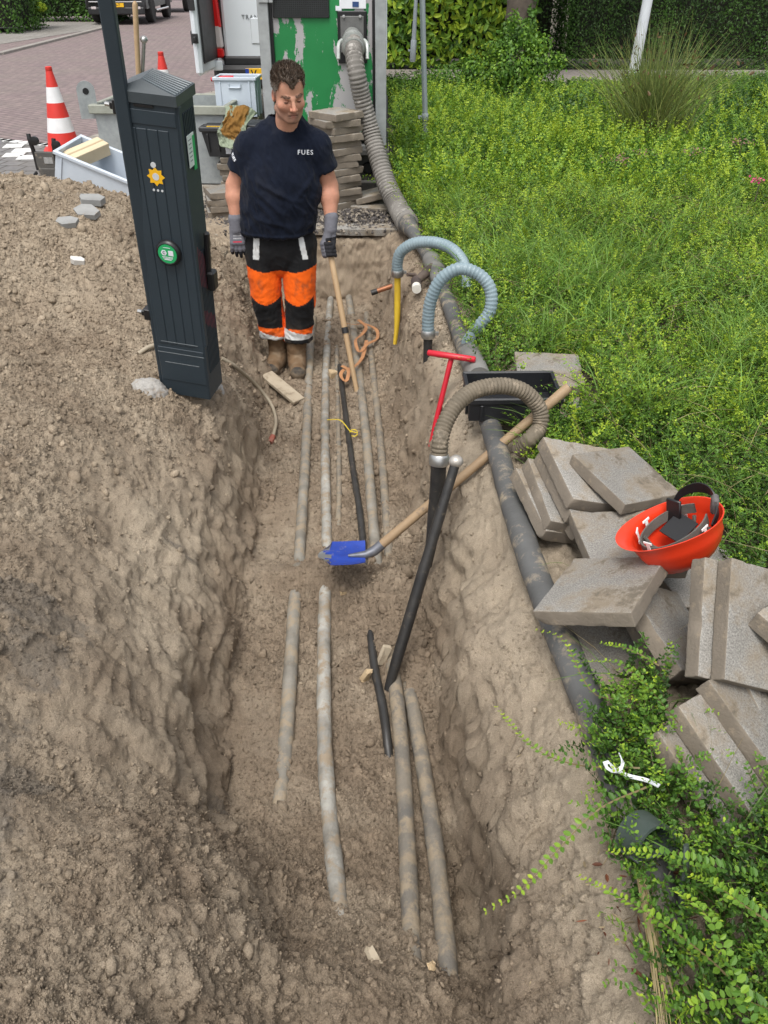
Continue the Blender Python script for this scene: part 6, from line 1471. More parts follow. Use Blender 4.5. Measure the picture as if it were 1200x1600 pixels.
# ---------------------------------------------------------------- galvanised tub with a spade handle and a bar in it
tc_ = atz(149, 166, .62); TW_, TD_, TH_ = 1.12, .72, .62
tub = empty('steel_tub', (tc_.x+TW_/2, tc_.y+TD_/2, 0), (0, 0, R(-4)), 'galvanised steel tub with lifting lugs behind the dark cabinet', 'tub')
M_GALVT = worn('spangled_galvanised', (.36, .385, .385), (.26, .28, .285), 16, (.4, .6), .3, .1, 90, (.22, .225, .17), .62)
M_RIMT = worn('mossy_galvanised', (.33, .34, .29), (.24, .25, .21), 12, (.6, .8), .1, .2, 80, (.17, .19, .11), .6)
m = MB(); w_, d_, h_ = TW_, TD_, TH_
m.box((0, -d_/2, h_/2), (w_, .012, h_)).box((0, d_/2, h_/2), (w_, .012, h_)).box((-w_/2, 0, h_/2+.001), (.012, d_-.014, h_-.002)).box((w_/2, 0, h_/2+.001), (.012, d_-.014, h_-.002)).box((0, 0, .012), (w_-.02, d_-.02, .02)); m.build('wall', M_GALVT, tub)
m = MB(); m.box((0, -d_/2-.02, h_-.025), (w_+.08, .045, .07), None, .006).box((0, d_/2+.02, h_-.025), (w_+.08, .045, .07), None, .006).box((-w_/2-.02, 0, h_-.026), (.045, d_-.01, .068), None, .006).box((w_/2+.02, 0, h_-.026), (.045, d_-.01, .068), None, .006); m.build('rim', M_RIMT, tub, True, 30)
for (x, y) in ((-w_/2-.07, -d_/2+.05), (w_/2+.07, d_/2-.05)):
    poly = [(-.075, -.16), (.075, -.16), (.075, .06)]+[(.075*math.cos(a), .06+.075*math.sin(a)) for a in [k*math.pi/8 for k in range(1, 8)]]+[(-.075, .06)]
    lgm = MB().prism(poly, -.006, .006).build('lug', M_GALVT, tub); lgm.location = (x, y, h_+.05); lgm.rotation_euler = (0, 0, R(20))
    MB().tube([(0, -.009, .055), (0, .009, .055)], .026, 14).build('lug_hole', M_CABD, lgm, True, 40)
MB().box((0, 0, .38), (w_-.03, d_-.03, .02)).build('fill', worn('tub_fill', (.18, .20, .14), (.10, .11, .08), 9, (.9, 1), 0, .8, 30), tub)
wa, wb = aty(211, 8, 8.72), aty(217, 128, 8.80); dd_ = (wb-wa).normalized()
wh = MB().tube([wa-dd_*.03, wa-dd_*.015, wa, wa.lerp(wb, .5), wb, wb+dd_*.3], [.012, .021, .0245, .0235, .0235, .0235], 14).build('spade_handle', M_ASH, None, True, 50); tag(wh, 'upright wooden spade handle standing in the steel tub', 'handle')
ba_, bb_ = aty(225, 62, 8.78), aty(222, 128, 8.84); d2 = (bb_-ba_).normalized()
rb = empty('steel_bar', bb_+d2*.25, label='steel bar with a round head standing in the steel tub', cat='steel bar')
rel(MB().tube([ba_, ba_.lerp(bb_, .5), bb_+d2*.25], .0175, 12).build('shaft', M_STEEL, None, True), rb)
kb = MB().lathe([(.001, -.032), (.022, -.026), (.034, -.008), (.035, .006), (.028, .022), (.014, .031), (.001, .033)], 18).build('head', M_STEEL, None, True, 60); kb.data.transform(Matrix.Translation(ba_)); rel(kb, rb)

# ---------------------------------------------------------------- traffic cones
M_CRED = worn('cone_red', (.62, .03, .02), (.5, .03, .02), 6, (.45, .6), 0, .05, 60); M_CWHT = worn('cone_white', (.74, .74, .74), (.62, .62, .62), 9, (.4, .6), 0, .05, 60)
def cone(loc, label):
    root = empty('traffic_cone', loc, (0, 0, R(15)), label, 'traffic cone', 'red and white traffic cones')
    rr_ = lambda z: .165-(z-.03)*(.165-.032)/.72
    def band(z0, z1, mat, nm): MB().lathe([(rr_(z0), z0), (rr_(z1), z1)], 32, None, 0, True).build(nm, mat, root, True, 50)
    band(.03, .20, M_CRED, 'red_band'); band(.20, .335, M_CWHT, 'white_band'); band(.335, .47, M_CRED, 'red_band'); band(.47, .61, M_CWHT, 'white_band'); band(.61, .75, M_CRED, 'red_band')
    MB().lathe([(.030, .749), (.034, .755), (.032, .785), (.022, .79)], 20).build('tip', M_CRED, root, True, 50)
    MB().box((0, 0, .016), (.42, .42, .030), None, .010).build('base', M_CRED, root, True, 30); return root
cone(atz(102, 238, .0), 'red and white traffic cone behind the tilted grey crate')
cone(atz(266, 198, 0), 'traffic cone hidden up to its tip behind the dark cabinet')

# ---------------------------------------------------------------- white van with its rear door open
M_VAN = worn('white_van_paint', (.68, .72, .75), (.64, .68, .71), 2, (.16, .26), 0, 0, 60)
M_VBLK = worn('van_black_trim', (.012, .012, .013), (.02, .02, .021), 6, (.4, .6), 0, .05, 60)
M_GLASS = NT('dark_glass').set((.01, .012, .014), .06, 0, .6).m
M_LRED = NT('red_lens').set((.55, .012, .012), .12, 0, .6).m; M_LCLR = NT('clear_lens').set((.62, .55, .54), .12, .2, .6).m
M_PLATE = worn('yellow_plate', (.80, .46, .012), (.78, .44, .012), 5, (.35, .45)); M_PBLU = worn('blue_plate_band', (.01, .05, .35), (.01, .05, .32), 5, (.35, .45))
M_TYRE = worn('tyre', (.018, .018, .018), (.03, .03, .028), 9, (.8, .95)); M_RIM = worn('alloy_rim', (.42, .43, .44), (.3, .31, .32), 9, (.3, .5), .6)
YV = 10.72; vx0, vx1 = -1.955, .035
van = empty('white_van', ((vx0+vx1)/2, YV, 0), label='white van with its left rear door swung open behind the green container', cat='van')
VX = van.location.x
def VP(name, boxes, mat, parent=van):
    m = MB()
    for b in boxes: m.box((b[0]-VX, b[1]-YV, b[2]), b[3], b[4] if len(b) > 4 else None, b[5] if len(b) > 5 else .02)
    return m.build(name, mat, parent, True, 30)
VP('body', [((vx0+vx1)/2, YV+2.35, 1.50, (vx1-vx0, 4.5, 1.80), None, .10), ((vx0+vx1)/2, YV+4.85, 1.0, (vx1-vx0-.1, .9, .9), None, .2), ((vx0+vx1)/2, YV+2.5, .50, (vx1-vx0-.04, 4.9, .30), None, .05)], M_VAN)
VP('rear_opening', [((vx0+.5), YV+.10, 1.50, (.84, .06, 1.62), None, .03)], M_VBLK)
q0, q1 = aty(349, 92, YV), aty(412, 92, YV)
rd = VP('rear_door', [((q0.x+.02+vx1-.14)/2, YV+.055, 1.53, (vx1-.14-q0.x-.02, .07, 1.62), None, .03), ((q0.x+vx1)/2, YV+.018, 1.00, (1.2, .02, .26), None, .010)], M_VAN)
a = aty(377, 27, YV-.0); add_text('door_lettering', 'TRANSIT', .062, worn('grey_badge', (.22, .23, .24), (.18, .19, .2), 9, (.3, .4), .5), van, (a.x-VX, .016, a.z), (R(90), 0, 0), .003, .0, 1.25, 'LEFT')
bp = VP('bumper', [((vx0+vx1)/2, YV-.02, .545, (vx1-vx0-.02, .16, .24), None, .04), ((vx0+vx1)/2, YV+.03, .70, (vx1-vx0-.25, .08, .10), None, .02)], M_VBLK)
a = aty(384, 115, YV-.105); zc = (aty(384, 106, YV-.105).z+aty(384, 125, YV-.105).z)/2
pl = VP('number_plate', [(a.x+.26, YV-.106, zc, (.52, .012, .115), None, .004)], M_PLATE)
MB().box((a.x+.020-VX, -.1135, zc), (.040, .004, .110)).build('plate_band', M_PBLU, pl)
add_text('plate_band_letters', 'NL', .030, M_PRINT, pl, (a.x+.020-VX, -.1165, zc-.035), (R(90), 0, 0), .001, .0005)
add_text('plate_letters', 'V-', .105, M_BLKPRINT, pl, (a.x+.062-VX, -.114, zc), (R(90), 0, 0), .001, .002, 1.1, 'LEFT')
lx0, lx1 = aty(327, 40, YV-.02).x, aty(346, 60, YV-.02).x
tlg = VP('tail_light', [((lx0+lx1)/2, YV+.0, 1.20, (lx1-lx0, .10, .36), (0, R(-3), 0), .02)], M_LRED)
VP('clear_lens', [((lx0+lx1)/2+.008, YV-.001, .945, (lx1-lx0, .10, .24), (0, R(-3), 0), .02)], M_LCLR, tlg); VP('lower_lens', [((lx0+lx1)/2+.018, YV-.002, .785, (lx1-lx0-.01, .10, .10), (0, R(-3), 0), .02)], M_LRED, tlg)
VP('light_surround', [((lx0+lx1)/2-.07, YV+.05, 1.1, (.10, .10, .85), None, .02)], M_VBLK); VP('bumper_step', [((lx0+lx1)/2+.0, YV-.085, .665, (.12, .06, .10), None, .01)], M_VAN)
# the open door: inner trim dark, white edge
dn = empty('open_door_frame'); bpy.data.objects.remove(dn)
od = MB(); L_ = .84; ang = R(-92)
Mh = Matrix.Translation((vx0+.015-VX, .03, 0)) @ Matrix.Rotation(ang, 4, 'Z')
od.box((L_/2, .0, 1.52), (L_, .075, 1.78), None, .03, Mh); door = od.build('open_door', M_VAN, van, True, 30)
MB().box((L_/2-.02, .046, 1.55), (L_-.13, .022, 1.62), None, .02, Mh).build('door_trim', M_VBLK, door, True, 30)
MB().box((L_+.005, .0, .98), (.02, .06, .09), None, .004, Mh).box((L_+.03, .0, .98), (.05, .03, .035), None, .004, Mh).box((L_+.005, .0, 1.28), (.02, .06, .10), None, .004, Mh).build('door_catch', M_VBLK, door)
MB().box((L_/2+.1, -.05, .98), (.5, .03, .14), None, .012, Mh).build('door_moulding', M_VBLK, door)
def wheel(root, loc, r, w_, axis='X', nm='wheel'):
    Mx = Matrix.Translation(loc) @ (Matrix.Rotation(R(90), 4, 'Y') if axis == 'X' else rot90)
    wq = MB().lathe([(r*.62, -w_/2), (r*.92, -w_/2), (r, -w_*.36), (r, w_*.36), (r*.92, w_/2), (r*.62, w_/2)], 28, Mx).build(nm, M_TYRE, root, True, 40)
    m = MB(); m.lathe([(r*.63, -w_*.40), (r*.63, w_*.40)], 24, Mx)
    for k in range(5):
        a_ = 2*math.pi*k/5
        for s_ in (-1, 1): m.box((r*.33*math.cos(a_), r*.33*math.sin(a_), s_*w_*.44), (r*.6, r*.15, .02), (0, 0, a_), .004, Mx)
    m.build('rim', M_RIM, wq, True, 40)
for x in (vx0+.12, vx1-.12):
    for y in (1.15, 4.55): wheel(van, (x-VX, y, .34), .34, .22)

# ---------------------------------------------------------------- parked vehicles down the street
M_CARD_ = worn('dark_car_paint', (.022, .021, .022), (.03, .028, .029), 2, (.15, .25)); M_CHROME = NT('chrome').set((.7, .7, .7), .15, 1).m
def car(root, L, W, H, paint, plate_txt=None):
    hw = W/2
    # side profile (y along the car, front at -L/2) lofted across with tumblehome
    prof = [(-.5, .24), (-.5, .46), (-.47, .60), (-.30, .68), (-.18, .98), (-.05, 1.0), (.30, 1.0), (.44, .94), (.49, .62), (.5, .26)]
    secs = [(-1.0, .0, 0), (-.97, .96, .0), (-.80, 1, 1), (.80, 1, 1), (.97, .96, 0), (1.0, .0, 0)]
    V = []; F = []
    rows = [(-.985, .90), (-.93, 1), (.93, 1), (.985, .90)]
    n = len(prof)
    for sx, sc_ in rows:
        for y, z in prof:
            zz = .30+(z*H-.30)*sc_ if z*H > .30 else z*H; tum = 1-.20*max(0, (z-.62)/.38); V.append((sx*hw*tum, y*L*(1 if sc_ == 1 else .985), zz))
    for a in range(3):
        for k in range(n): k2 = (k+1) % n; F.append((a*n+k, a*n+k2, (a+1)*n+k2, (a+1)*n+k))
    F.append(tuple(range(n))); F.append(tuple(range(4*n-1, 3*n-1, -1)))
    b = MB().add(V, F).build('body', paint, root, True, 35)
    for s_ in (-1, 1): MB().add([(s_*hw*z_[0], z_[1]*L, z_[2]*H) for z_ in ((.985, -.25, .70), (.90, -.16, .93), (.90, .40, .91), (.985, .45, .68))], [(0, 1, 2, 3)]).build('side_window', M_GLASS, root)
    MB().add([(x*hw, y*L, z*H) for x, y, z in ((-.86, -.298, .70), (.86, -.298, .70), (.76, -.19, .965), (-.76, -.19, .965))], [(0, 1, 2, 3)]).build('windscreen', M_GLASS, root)
    MB().box((0, -L/2-.02, .52*H*.72), (W*.50, .04, .14), None, .01).build('grille', M_VBLK, root); MB().box((0, -L/2-.03, .60), (W*.86, .03, .035), None, .008).build('chrome_strip', M_CHROME, root)
    MB().box((0, -L/2-.02, .36), (W*.92, .10, .20), None, .03).build('bumper', M_VBLK, root, True, 30)
    for s_ in (-1, 1):
        MB().box((s_*hw*.74, -L/2-.005, .78), (W*.17, .06, .12), None, .02).build('headlight', M_LCLR, root, True, 30); MB().box((s_*hw*.72, -L/2-.065, .44), (.16, .02, .07), None, .01).build('fog_light', M_LCLR, root)
        MB().tube([(s_*(hw+.04), -L*.24, .33), (s_*(hw+.04), L*.22, .33)], .035, 10).build('side_step', M_CHROME, root, True)
    if plate_txt:
        p = MB().box((0, -L/2-.075, .52), (.52, .01, .11)).build('number_plate', M_PLATE, root); add_text('plate_letters', plate_txt, .10, M_BLKPRINT, p, (0, -L/2-.082, .52), (R(90), 0, 0), .001, .002)
    for s_ in (-1, 1):
        for y in (-.30, .30): wheel(root, (s_*(hw-.10), y*L, .36), .36, .24)
fw, rw = atz(237, 35, 0), atz(262, 27, 0); dirv = (rw-fw).normalized(); yaw = math.atan2(dirv.y, dirv.x)-math.pi/2
L_ = 4.7; side = Vector((math.cos(yaw), math.sin(yaw), 0)); cc = fw+dirv*(.30*L_)-side*(.95-.10)
car(empty('parked_car', (cc.x, cc.y, 0), (0, 0, yaw), 'dark parked car facing the camera down the brick street', 'car'), L_, 1.9, 1.75, M_CARD_, 'N-55-T')
c2 = atz(283, 19, 0); v2 = empty('parked_trailer', (c2.x-.9, c2.y+1.6, 0), (0, 0, yaw), 'grey and white trailer parked beyond the dark car', 'trailer')
MB().box((0, 0, 1.1), (2.0, 3.0, 1.2), None, .03).build('body', worn('blue_grey_panel', (.22, .27, .29), (.18, .22, .24), 3, (.4, .5)), v2, True, 30); MB().box((.75, -1.55, .85), (.7, .12, .7), None, .03).build('rear_panel', M_VAN, v2, True, 30); MB().box((0, -.2, .45), (1.9, 2.9, .10)).build('chassis', M_VBLK, v2)
for s_ in (-1, 1): wheel(v2, (s_*.95, -.9, .33), .33, .2)

# ---------------------------------------------------------------- poles
def pole(name, a, b, r0, r1, mat, label, cat, cuff=None):
    root = empty(name, a, label=label, cat=cat); d = (b-a)
    rel(MB().tube([a+d*t for t in (-.05, 0, .3, .6, 1, 1.6)], [r0, r0, r0+(r1-r0)*.3, r0+(r1-r0)*.6, r1, r1], 16).build('shaft', mat, None, True, 50), root)
    if cuff is not None:
        for c_, rr_, hh in cuff: q = a+d*c_; n_ = d.normalized(); rel(MB().tube([q-n_*hh, q-n_*hh*.9, q+n_*hh*.9, q+n_*hh], [rr_*.9, rr_, rr_, rr_*.9], 16).box(tuple(q+Vector((-rr_-.012, 0, 0))), (.05, .03, .03)).build('clamp' if hh < .1 else 'sleeve', mat, None, True, 50), root)
    return root
M_GPOLE = worn('dull_galvanised_pole', (.36, .40, .42), (.29, .33, .35), 6, (.45, .6), .4, .05, 60)
pole('sign_pole', aty(665, 214, 9.3), aty(660, 0, 9.3), .027, .027, M_GPOLE, 'slim galvanised pole with a clamp standing in the groundcover', 'pole', [(.155, .034, .035)])
pole('sign_pole', aty(645, 92, 16.6), aty(650, 0, 16.6), .045, .03, M_GPOLE, 'distant grey pole in front of the laurel hedge', 'pole', [(.15, .052, .16)])
pole('lamp_post', aty(987, 128, 15.4), aty(1012, 0, 15.4), .088, .080, worn('white_pole_paint', (.66, .69, .72), (.56, .59, .62), 4, (.4, .5), 0, .05, 60, (.35, .36, .36), .64), 'leaning white lamp post at the near edge of the path', 'lamp post', [(.01, .10, .10)])
# ---------------------------------------------------------------- foliage
M_LEAF = NT('leaf'); _a = M_LEAF.n('Attribute'); _a.attribute_name = 'Col'; M_LEAF.set(_a.outputs['Color'], .5, 0, .35)
_tr = M_LEAF.n('BsdfTranslucent'); M_LEAF.l(_a.outputs['Color'], _tr.inputs[0]); _mx = M_LEAF.n('MixShader'); _mx.inputs[0].default_value = .28
_out = [n_ for n_ in M_LEAF.t.nodes if n_.type == 'OUTPUT_MATERIAL'][0]; M_LEAF.l(M_LEAF.b.outputs[0], _mx.inputs[1]); M_LEAF.l(_tr.outputs[0], _mx.inputs[2]); M_LEAF.l(_mx.outputs[0], _out.inputs[0]); M_LEAF = M_LEAF.m
M_BARK = worn('bark', (.13, .105, .08), (.075, .06, .048), 7, (.9, 1), 0, 1.0, 24, (.10, .12, .06), .62)
def unit(a): return a/np.maximum(np.linalg.norm(a, axis=-1, keepdims=True), 1e-9)
def leaves(P, D, N, L, W, fold=True):
    """P base, D direction, N face normal, L length, W width -> verts, quads"""
    D = unit(D); S = unit(np.cross(D, N)); N = np.cross(S, D); L = L[:, None]; W = W[:, None]; n = len(P)
    if fold:
        U_ = N*W*.17
        V = np.stack([P, P+D*L*.28+S*W*.44+U_, P+D*L*.68+S*W*.46+U_, P+D*L, P+D*L*.68-S*W*.46+U_, P+D*L*.28-S*W*.44+U_], 1)
        i = 6*np.arange(n)[:, None]; F = np.concatenate([i+np.array([[0, 1, 2, 3]]), i+np.array([[0, 3, 4, 5]])])
        return V.reshape(-1, 3), F, 6
    V = np.stack([P, P+D*L*.5+S*W*.5, P+D*L, P+D*L*.5-S*W*.5], 1); i = 4*np.arange(n)[:, None]
    return V.reshape(-1, 3), i+np.array([[0, 1, 2, 3]]), 4
class Leafy:
    def __init__(s): s.V = []; s.F = []; s.C = []; s.n = 0
    def put(s, V, F, C): s.V.append(V); s.F.append(F+s.n); s.C.append(C); s.n += len(V)
    def leaf(s, P, D, N, L, W, C, fold=True):
        V, F, k = leaves(P, D, N, L, W, fold); s.put(V, F, np.repeat(C, k, 0))
    def ribbon(s, P, w_, C):
        """P (n, k, 3) centre lines; tapering blades"""
        n, k, _ = P.shape; T = unit(np.gradient(P, axis=1)); S = unit(np.cross(T, RNG.normal(size=(n, 1, 3))+np.array([0, 0, .2]))); t = np.linspace(0, 1, k)[None, :, None]
        ww = w_[:, None, None]*(1-t**1.6*.92)*.5; V = np.stack([P-S*ww, P+S*ww], 2).reshape(n, -1, 3)
        i = (2*np.arange(k-1))[None, :, None]+np.array([0, 1, 3, 2])[None, None]; F = (i+2*k*np.arange(n)[:, None, None]).reshape(-1, 4)
        s.put(V.reshape(-1, 3), F, np.repeat(C, 2*k, 0))
    def build(s, name, mat=None, parent=None): return np_mesh(name, np.concatenate(s.V), np.concatenate(s.F), mat or M_LEAF, parent, False, np.concatenate(s.C))
def frustum(P, mx=110, top=-80):
    z = P[:, 1]*_c-(P[:, 2]-CH)*_s; yc = -(P[:, 1]*_s+(P[:, 2]-CH)*_c); x = 600+FPX*P[:, 0]/np.maximum(z, .1); y = 800+FPX*yc/np.maximum(z, .1)
    return (z > .2) & (x > -mx) & (x < 1200+mx*2.2) & (y > top) & (y < 1600+mx*2)
_hx = np.array([(1.2, .60), (1.5, .56), (2.0, .52), (2.65, .49), (3.3, .47), (3.6, .45), (4.2, .41), (5.0, .335), (5.6, .26), (6.2, .19), (6.45, .14), (6.8, .02), (7.0, -.0), (7.3, .06), (20, .06)])
def hose_x(y): return np.interp(y, _hx[:, 0], _hx[:, 1])
# what stands in the planting: leave room for it
obst = []
for o in list(COL.objects):
    if o.type != 'MESH' or o.name.split('.')[0] in ('trench_ground', 'sand_crumbs', 'grit'): continue
    r_ = o
    while r_.parent: r_ = r_.parent
    if r_.name.split('.')[0] in ('concrete_tile', 'safety_helmet', 'plastic_crate', 'sign_pole', 'lamp_post'): obst.append(o)
bpy.context.view_layer.update()
ov, of = [], []
for o in obst:
    b = len(ov); ov += [o.matrix_world @ v.co for v in o.data.vertices]; of += [tuple(b+i for i in p.vertices) for p in o.data.polygons]
obvh = BVHTree.FromPolygons(ov, of)
def blocked(P, up=.5): return np.array([obvh.ray_cast(Vector((p[0], p[1], p[2]-.3)), Vector((0, 0, 1)), up+.3)[0] is not None for p in P])
def ground_h(x, y): return .09*fbm(np.stack([x, y, 0*x], 1), 1.1, 3)*sstep(2.2, 3.5, y)+.02+.03*sstep(3, 5, y)
YG, LG, MG, DG = np.array([.36, .47, .035]), np.array([.20, .34, .03]), np.array([.085, .19, .026]), np.array([.024, .058, .012])
def tone(t): return np.where(t[:, None] < .5, DG+(MG-DG)*(t[:, None]*2), np.where(t[:, None] < .8, MG+(LG-MG)*((t[:, None]-.5)/.3), LG+(YG-LG)*((t[:, None]-.8)/.2)))
def sprigs(lf, P, Ln, nodes, lsz, fold, stems=True, azb=None, bright=0.0, sprd=.6):
    n = len(P); az = RNG.uniform(0, 2*math.pi, n); h = np.stack([np.cos(az), np.sin(az), 0*az], 1)
    if azb is not None: h = unit(h+azb)
    sp = sprd*(.5+RNG.random(n)); t = np.linspace(.12, 1, nodes)
    rise = .95-.15*RNG.random(n)
    line = P[:, None]+h[:, None]*(Ln*sp)[:, None, None]*(t**1.3)[None, :, None]+np.array([0, 0, 1])*(Ln*rise)[:, None, None]*((t-.38*sp[:, None]*t**2.4))[:, :, None]
    line = line+RNG.normal(size=line.shape)*.004
    T = unit(np.gradient(line, axis=1)); S = unit(np.cross(T, np.array([0, 0, 1.])[None, None]+.25*RNG.normal(size=(n, 1, 3)))); U = np.cross(S, T)
    young = np.clip(.10+.45*RNG.random(n)[:, None]+.55*t[None]**1.4+bright+.34*fbm(P, 1.3, 3)[:, None]+.26*fbm(P, 4, 3)[:, None]-.30*(RNG.random(n) < .30)[:, None], 0, 1)
    for s_ in (-1, 1):
        Q = line.reshape(-1, 3); D = (s_*S*.85+T*.55+U*.25+.22*RNG.normal(size=S.shape)).reshape(-1, 3); N = (U+.35*RNG.normal(size=S.shape)).reshape(-1, 3)
        L = (lsz*(.75+.5*RNG.random((n, nodes)))*(1.08-.5*t[None]**3)).ravel(); c = tone(np.clip(young+.05*RNG.normal(size=young.shape), 0, 1).ravel())
        c = c*(.88+.24*RNG.random((len(c), 1)))
        lf.leaf(Q, D, N, L, L*.62, c, fold)
    if stems: lf.ribbon(line[:, ::max(1, nodes//5)], np.full(n, .0028), np.repeat(np.array([[.12, .10, .045]]), n, 0))
def scatter(n, x0, x1, y0, y1, off=.10):
    x = RNG.uniform(x0, x1, n); y = RNG.uniform(y0, y1, n); P = np.stack([x, y, ground_h(x, y)], 1)
    ed = hose_x(y)+off+.07*fbm(P, 3, 2)
    tc = atz(857, 583, .085); clear = (np.abs(P[:, 0]-tc.x) < .21) & (P[:, 1] > tc.y-.36) & (P[:, 1] < tc.y+.19)     # trodden round the tile and the black crate
    P = P[(P[:, 0] > ed) & ~clear & frustum(P)]; return P
cover = Leafy()
# near
P = scatter(15000, .40, 2.4, .62, 3.3, -.10); k = ~blocked(P, .45); P = P[k]
edge = np.interp(P[:, 1], [.6, .75, 1.0, 1.15, 1.3, 1.5, 1.7, 1.85, 2.2, 3.3], [.56, .53, .50, .47, .46, .54, .60, .64, .60, .55])+.04*fbm(P, 6, 2); P = P[P[:, 0] > edge]
lowed = sstep(.0, .14, P[:, 0]-np.interp(P[:, 1], [.6, 1.0, 1.3, 1.7], [.5, .46, .42, .5])); P[:, 2] += .045*lowed*(P[:, 1] < 1.9)
dens = np.where(P[:, 1] < 1.9, np.where(P[:, 1] > 1.4, .55, .9), .62+.3*fbm(P, 3, 2)); P = P[RNG.random(len(P)) < dens]
sprigs(cover, P, (.09+.13*RNG.random(len(P)))*1.0, 15, .0125, True, True, np.where((P[:, 1] < 1.9)[:, None], np.array([[-.45, -.25, 0]]), 0), -.10)  # near sprigs toned darker, the shade there put into leaf colour
# middle
P = scatter(21000, .2, 4.2, 3.0, 7.0, .05); P = P[~blocked(P, .3)]; tall = .62+.85*sstep(-.3, .4, fbm(P+12, 1.3, 3))
sprigs(cover, P, (.12+.13*RNG.random(len(P)))*tall, 13, .0165, False, True, None, .12)
P = scatter(1500, .3, 4.2, 2.6, 7.0, .08); P = P[~blocked(P, .3)]; sprigs(cover, P, .26+.16*RNG.random(len(P)), 20, .0145, False, True, None, .30, .45)
# far
P = scatter(26000, .05, 9.5, 6.6, 14.3, .04); P = P[~blocked(P, .3)]; tall = (.55+.95*sstep(-.3, .4, fbm(P+12, .9, 3)))*(1-.6*sstep(11.0, 13, P[:, 1]))
far_dull = sstep(2.2, 3.6, P[:, 0]-.12*(P[:, 1]-8))*sstep(7, 8.2, P[:, 1]); k = far_dull < .5
sprigs(cover, P[k], (.18+.22*RNG.random(k.sum()))*tall[k], 12, .027, False, False, None, .10)
P2 = P[~k]; sprigs(cover, P2, .18+.22*RNG.random(len(P2)), 11, .026, False, False, None, -.16)
P = scatter(1600, .05, 6, 6.6, 11.5, .06); sprigs(cover, P, .34+.28*RNG.random(len(P)), 18, .026, False, False, None, .25, .45)
# long shoots reaching over the sand at the near right
def shoot(pts, n, sz, up=.5):
    S = spline(pts, .004); k = np.linspace(4, len(S)-1, n).astype(int); A = np.array([tuple(p) for p in S]); Q = A[k]; T = unit(np.gradient(A, axis=0))[k]; Sd = unit(np.cross(T, np.array([0, 0, 1.]))); U = np.cross(Sd, T)
    for s_ in (-1, 1):
        D = s_*Sd*.9+T*.35+U*up*.6+.12*RNG.normal(size=Q.shape); L = sz*(.8+.4*RNG.random(n))*(1.05-.55*np.linspace(0, 1, n)**3); c = tone(np.clip(.5+.45*np.linspace(0, 1, n)**1.5+.1*RNG.normal(size=n), 0, 1)); cover.leaf(Q, D, U+.25*RNG.normal(size=Q.shape), L, L*.60, c)
    cover.ribbon(A[None, ::6], np.array([.0042]), np.array([[.20, .15, .07]]))
A_ = lambda x, y, Z: atz(x, y, Z)
shoot([A_(1010, 1085, .14), A_(930, 1085, .17), A_(880, 1000, .17), A_(838, 985, .14)], 22, .013)
shoot([A_(1000, 1200, .16), A_(900, 1195, .15), A_(830, 1165, .12), A_(776, 1105, .08)], 26, .013)
shoot([A_(1010, 1230, .2), A_(935, 1265, .19), A_(870, 1330, .14), A_(815, 1390, .09), A_(760, 1424, .05)], 26, .016)
shoot([A_(1195, 1375, .24), A_(1100, 1350, .25), A_(1030, 1335, .23), A_(952, 1330, .17)], 26, .016)
shoot([A_(1215, 1610, .12), A_(1110, 1500, .17), A_(1000, 1420, .17), A_(905, 1370, .10)], 32, .017)
shoot([A_(1060, 1130, .2), A_(1000, 1060, .22), A_(960, 1035, .22), A_(905, 1035, .15)], 22, .013)
shoot([A_(1030, 1040, .2), A_(985, 1015, .22), A_(940, 1005, .2)], 16, .013)
shoot([A_(1230, 1460, .24), A_(1170, 1420, .27), A_(1120, 1385, .26), A_(1080, 1370, .22)], 20, .017)
shoot([A_(1210, 1580, .18), A_(1150, 1560, .2), A_(1090, 1570, .18), A_(1060, 1590, .12)], 18, .018)
shoot([A_(1190, 1640, .2), A_(1130, 1480, .27), A_(1100, 1425, .27), A_(1050, 1390, .2)], 24, .017)
tag(cover.build('groundcover'), kind='stuff')
# grass blades among it
grass = Leafy()
def blades(P, H, w_, col, lean=.5):
    n = len(P); az = RNG.uniform(0, 2*math.pi, n); h = np.stack([np.cos(az), np.sin(az), 0*az], 1)*(lean*(.3+RNG.random(n)))[:, None]; t = np.linspace(0, 1, 6)
    L = P[:, None]+H[:, None, None]*(h[:, None]*(t**2)[None, :, None]+np.array([0, 0, 1])*(t-.35*t**3*(np.linalg.norm(h, axis=1)[:, None]))[:, :, None])
    grass.ribbon(L, w_, col)
def gcol(n, b=0): return np.array([.115, .215, .04])*(.6+.8*RNG.random((n, 1)))+np.array([.06, .05, 0])*(RNG.random((n, 1))**3)
P = scatter(2600, .5, 2.6, .8, 3.4, .06); P = P[~blocked(P, .4)]; P = P[~((P[:, 1] < 1.7) & (P[:, 0] < .62))]; blades(P, .10+.16*RNG.random(len(P)), .0035+.003*RNG.random(len(P)), gcol(len(P)), .9)
P = scatter(16000, .3, 3.2, 3.0, 6.6, .06); pr_b = sstep(-.05, .25, fbm(P, 1.3, 3)+.25*np.exp(-((P[:, 0]-.95)/.5)**2-((P[:, 1]-4.4)/.9)**2)+.2*np.exp(-((P[:, 0]-1.8)/.6)**2-((P[:, 1]-3.2)/.6)**2)); P = P[(RNG.random(len(P)) < pr_b)]; P = P[~blocked(P, .3)]
blades(P, .17+.20*RNG.random(len(P)), .0045+.0035*RNG.random(len(P)), gcol(len(P))*1.25, .8)
P = scatter(2600, .1, 6, 6.5, 13, .05); blades(P, .2+.2*RNG.random(len(P)), .007+.004*RNG.random(len(P)), gcol(len(P))*.8, .8)
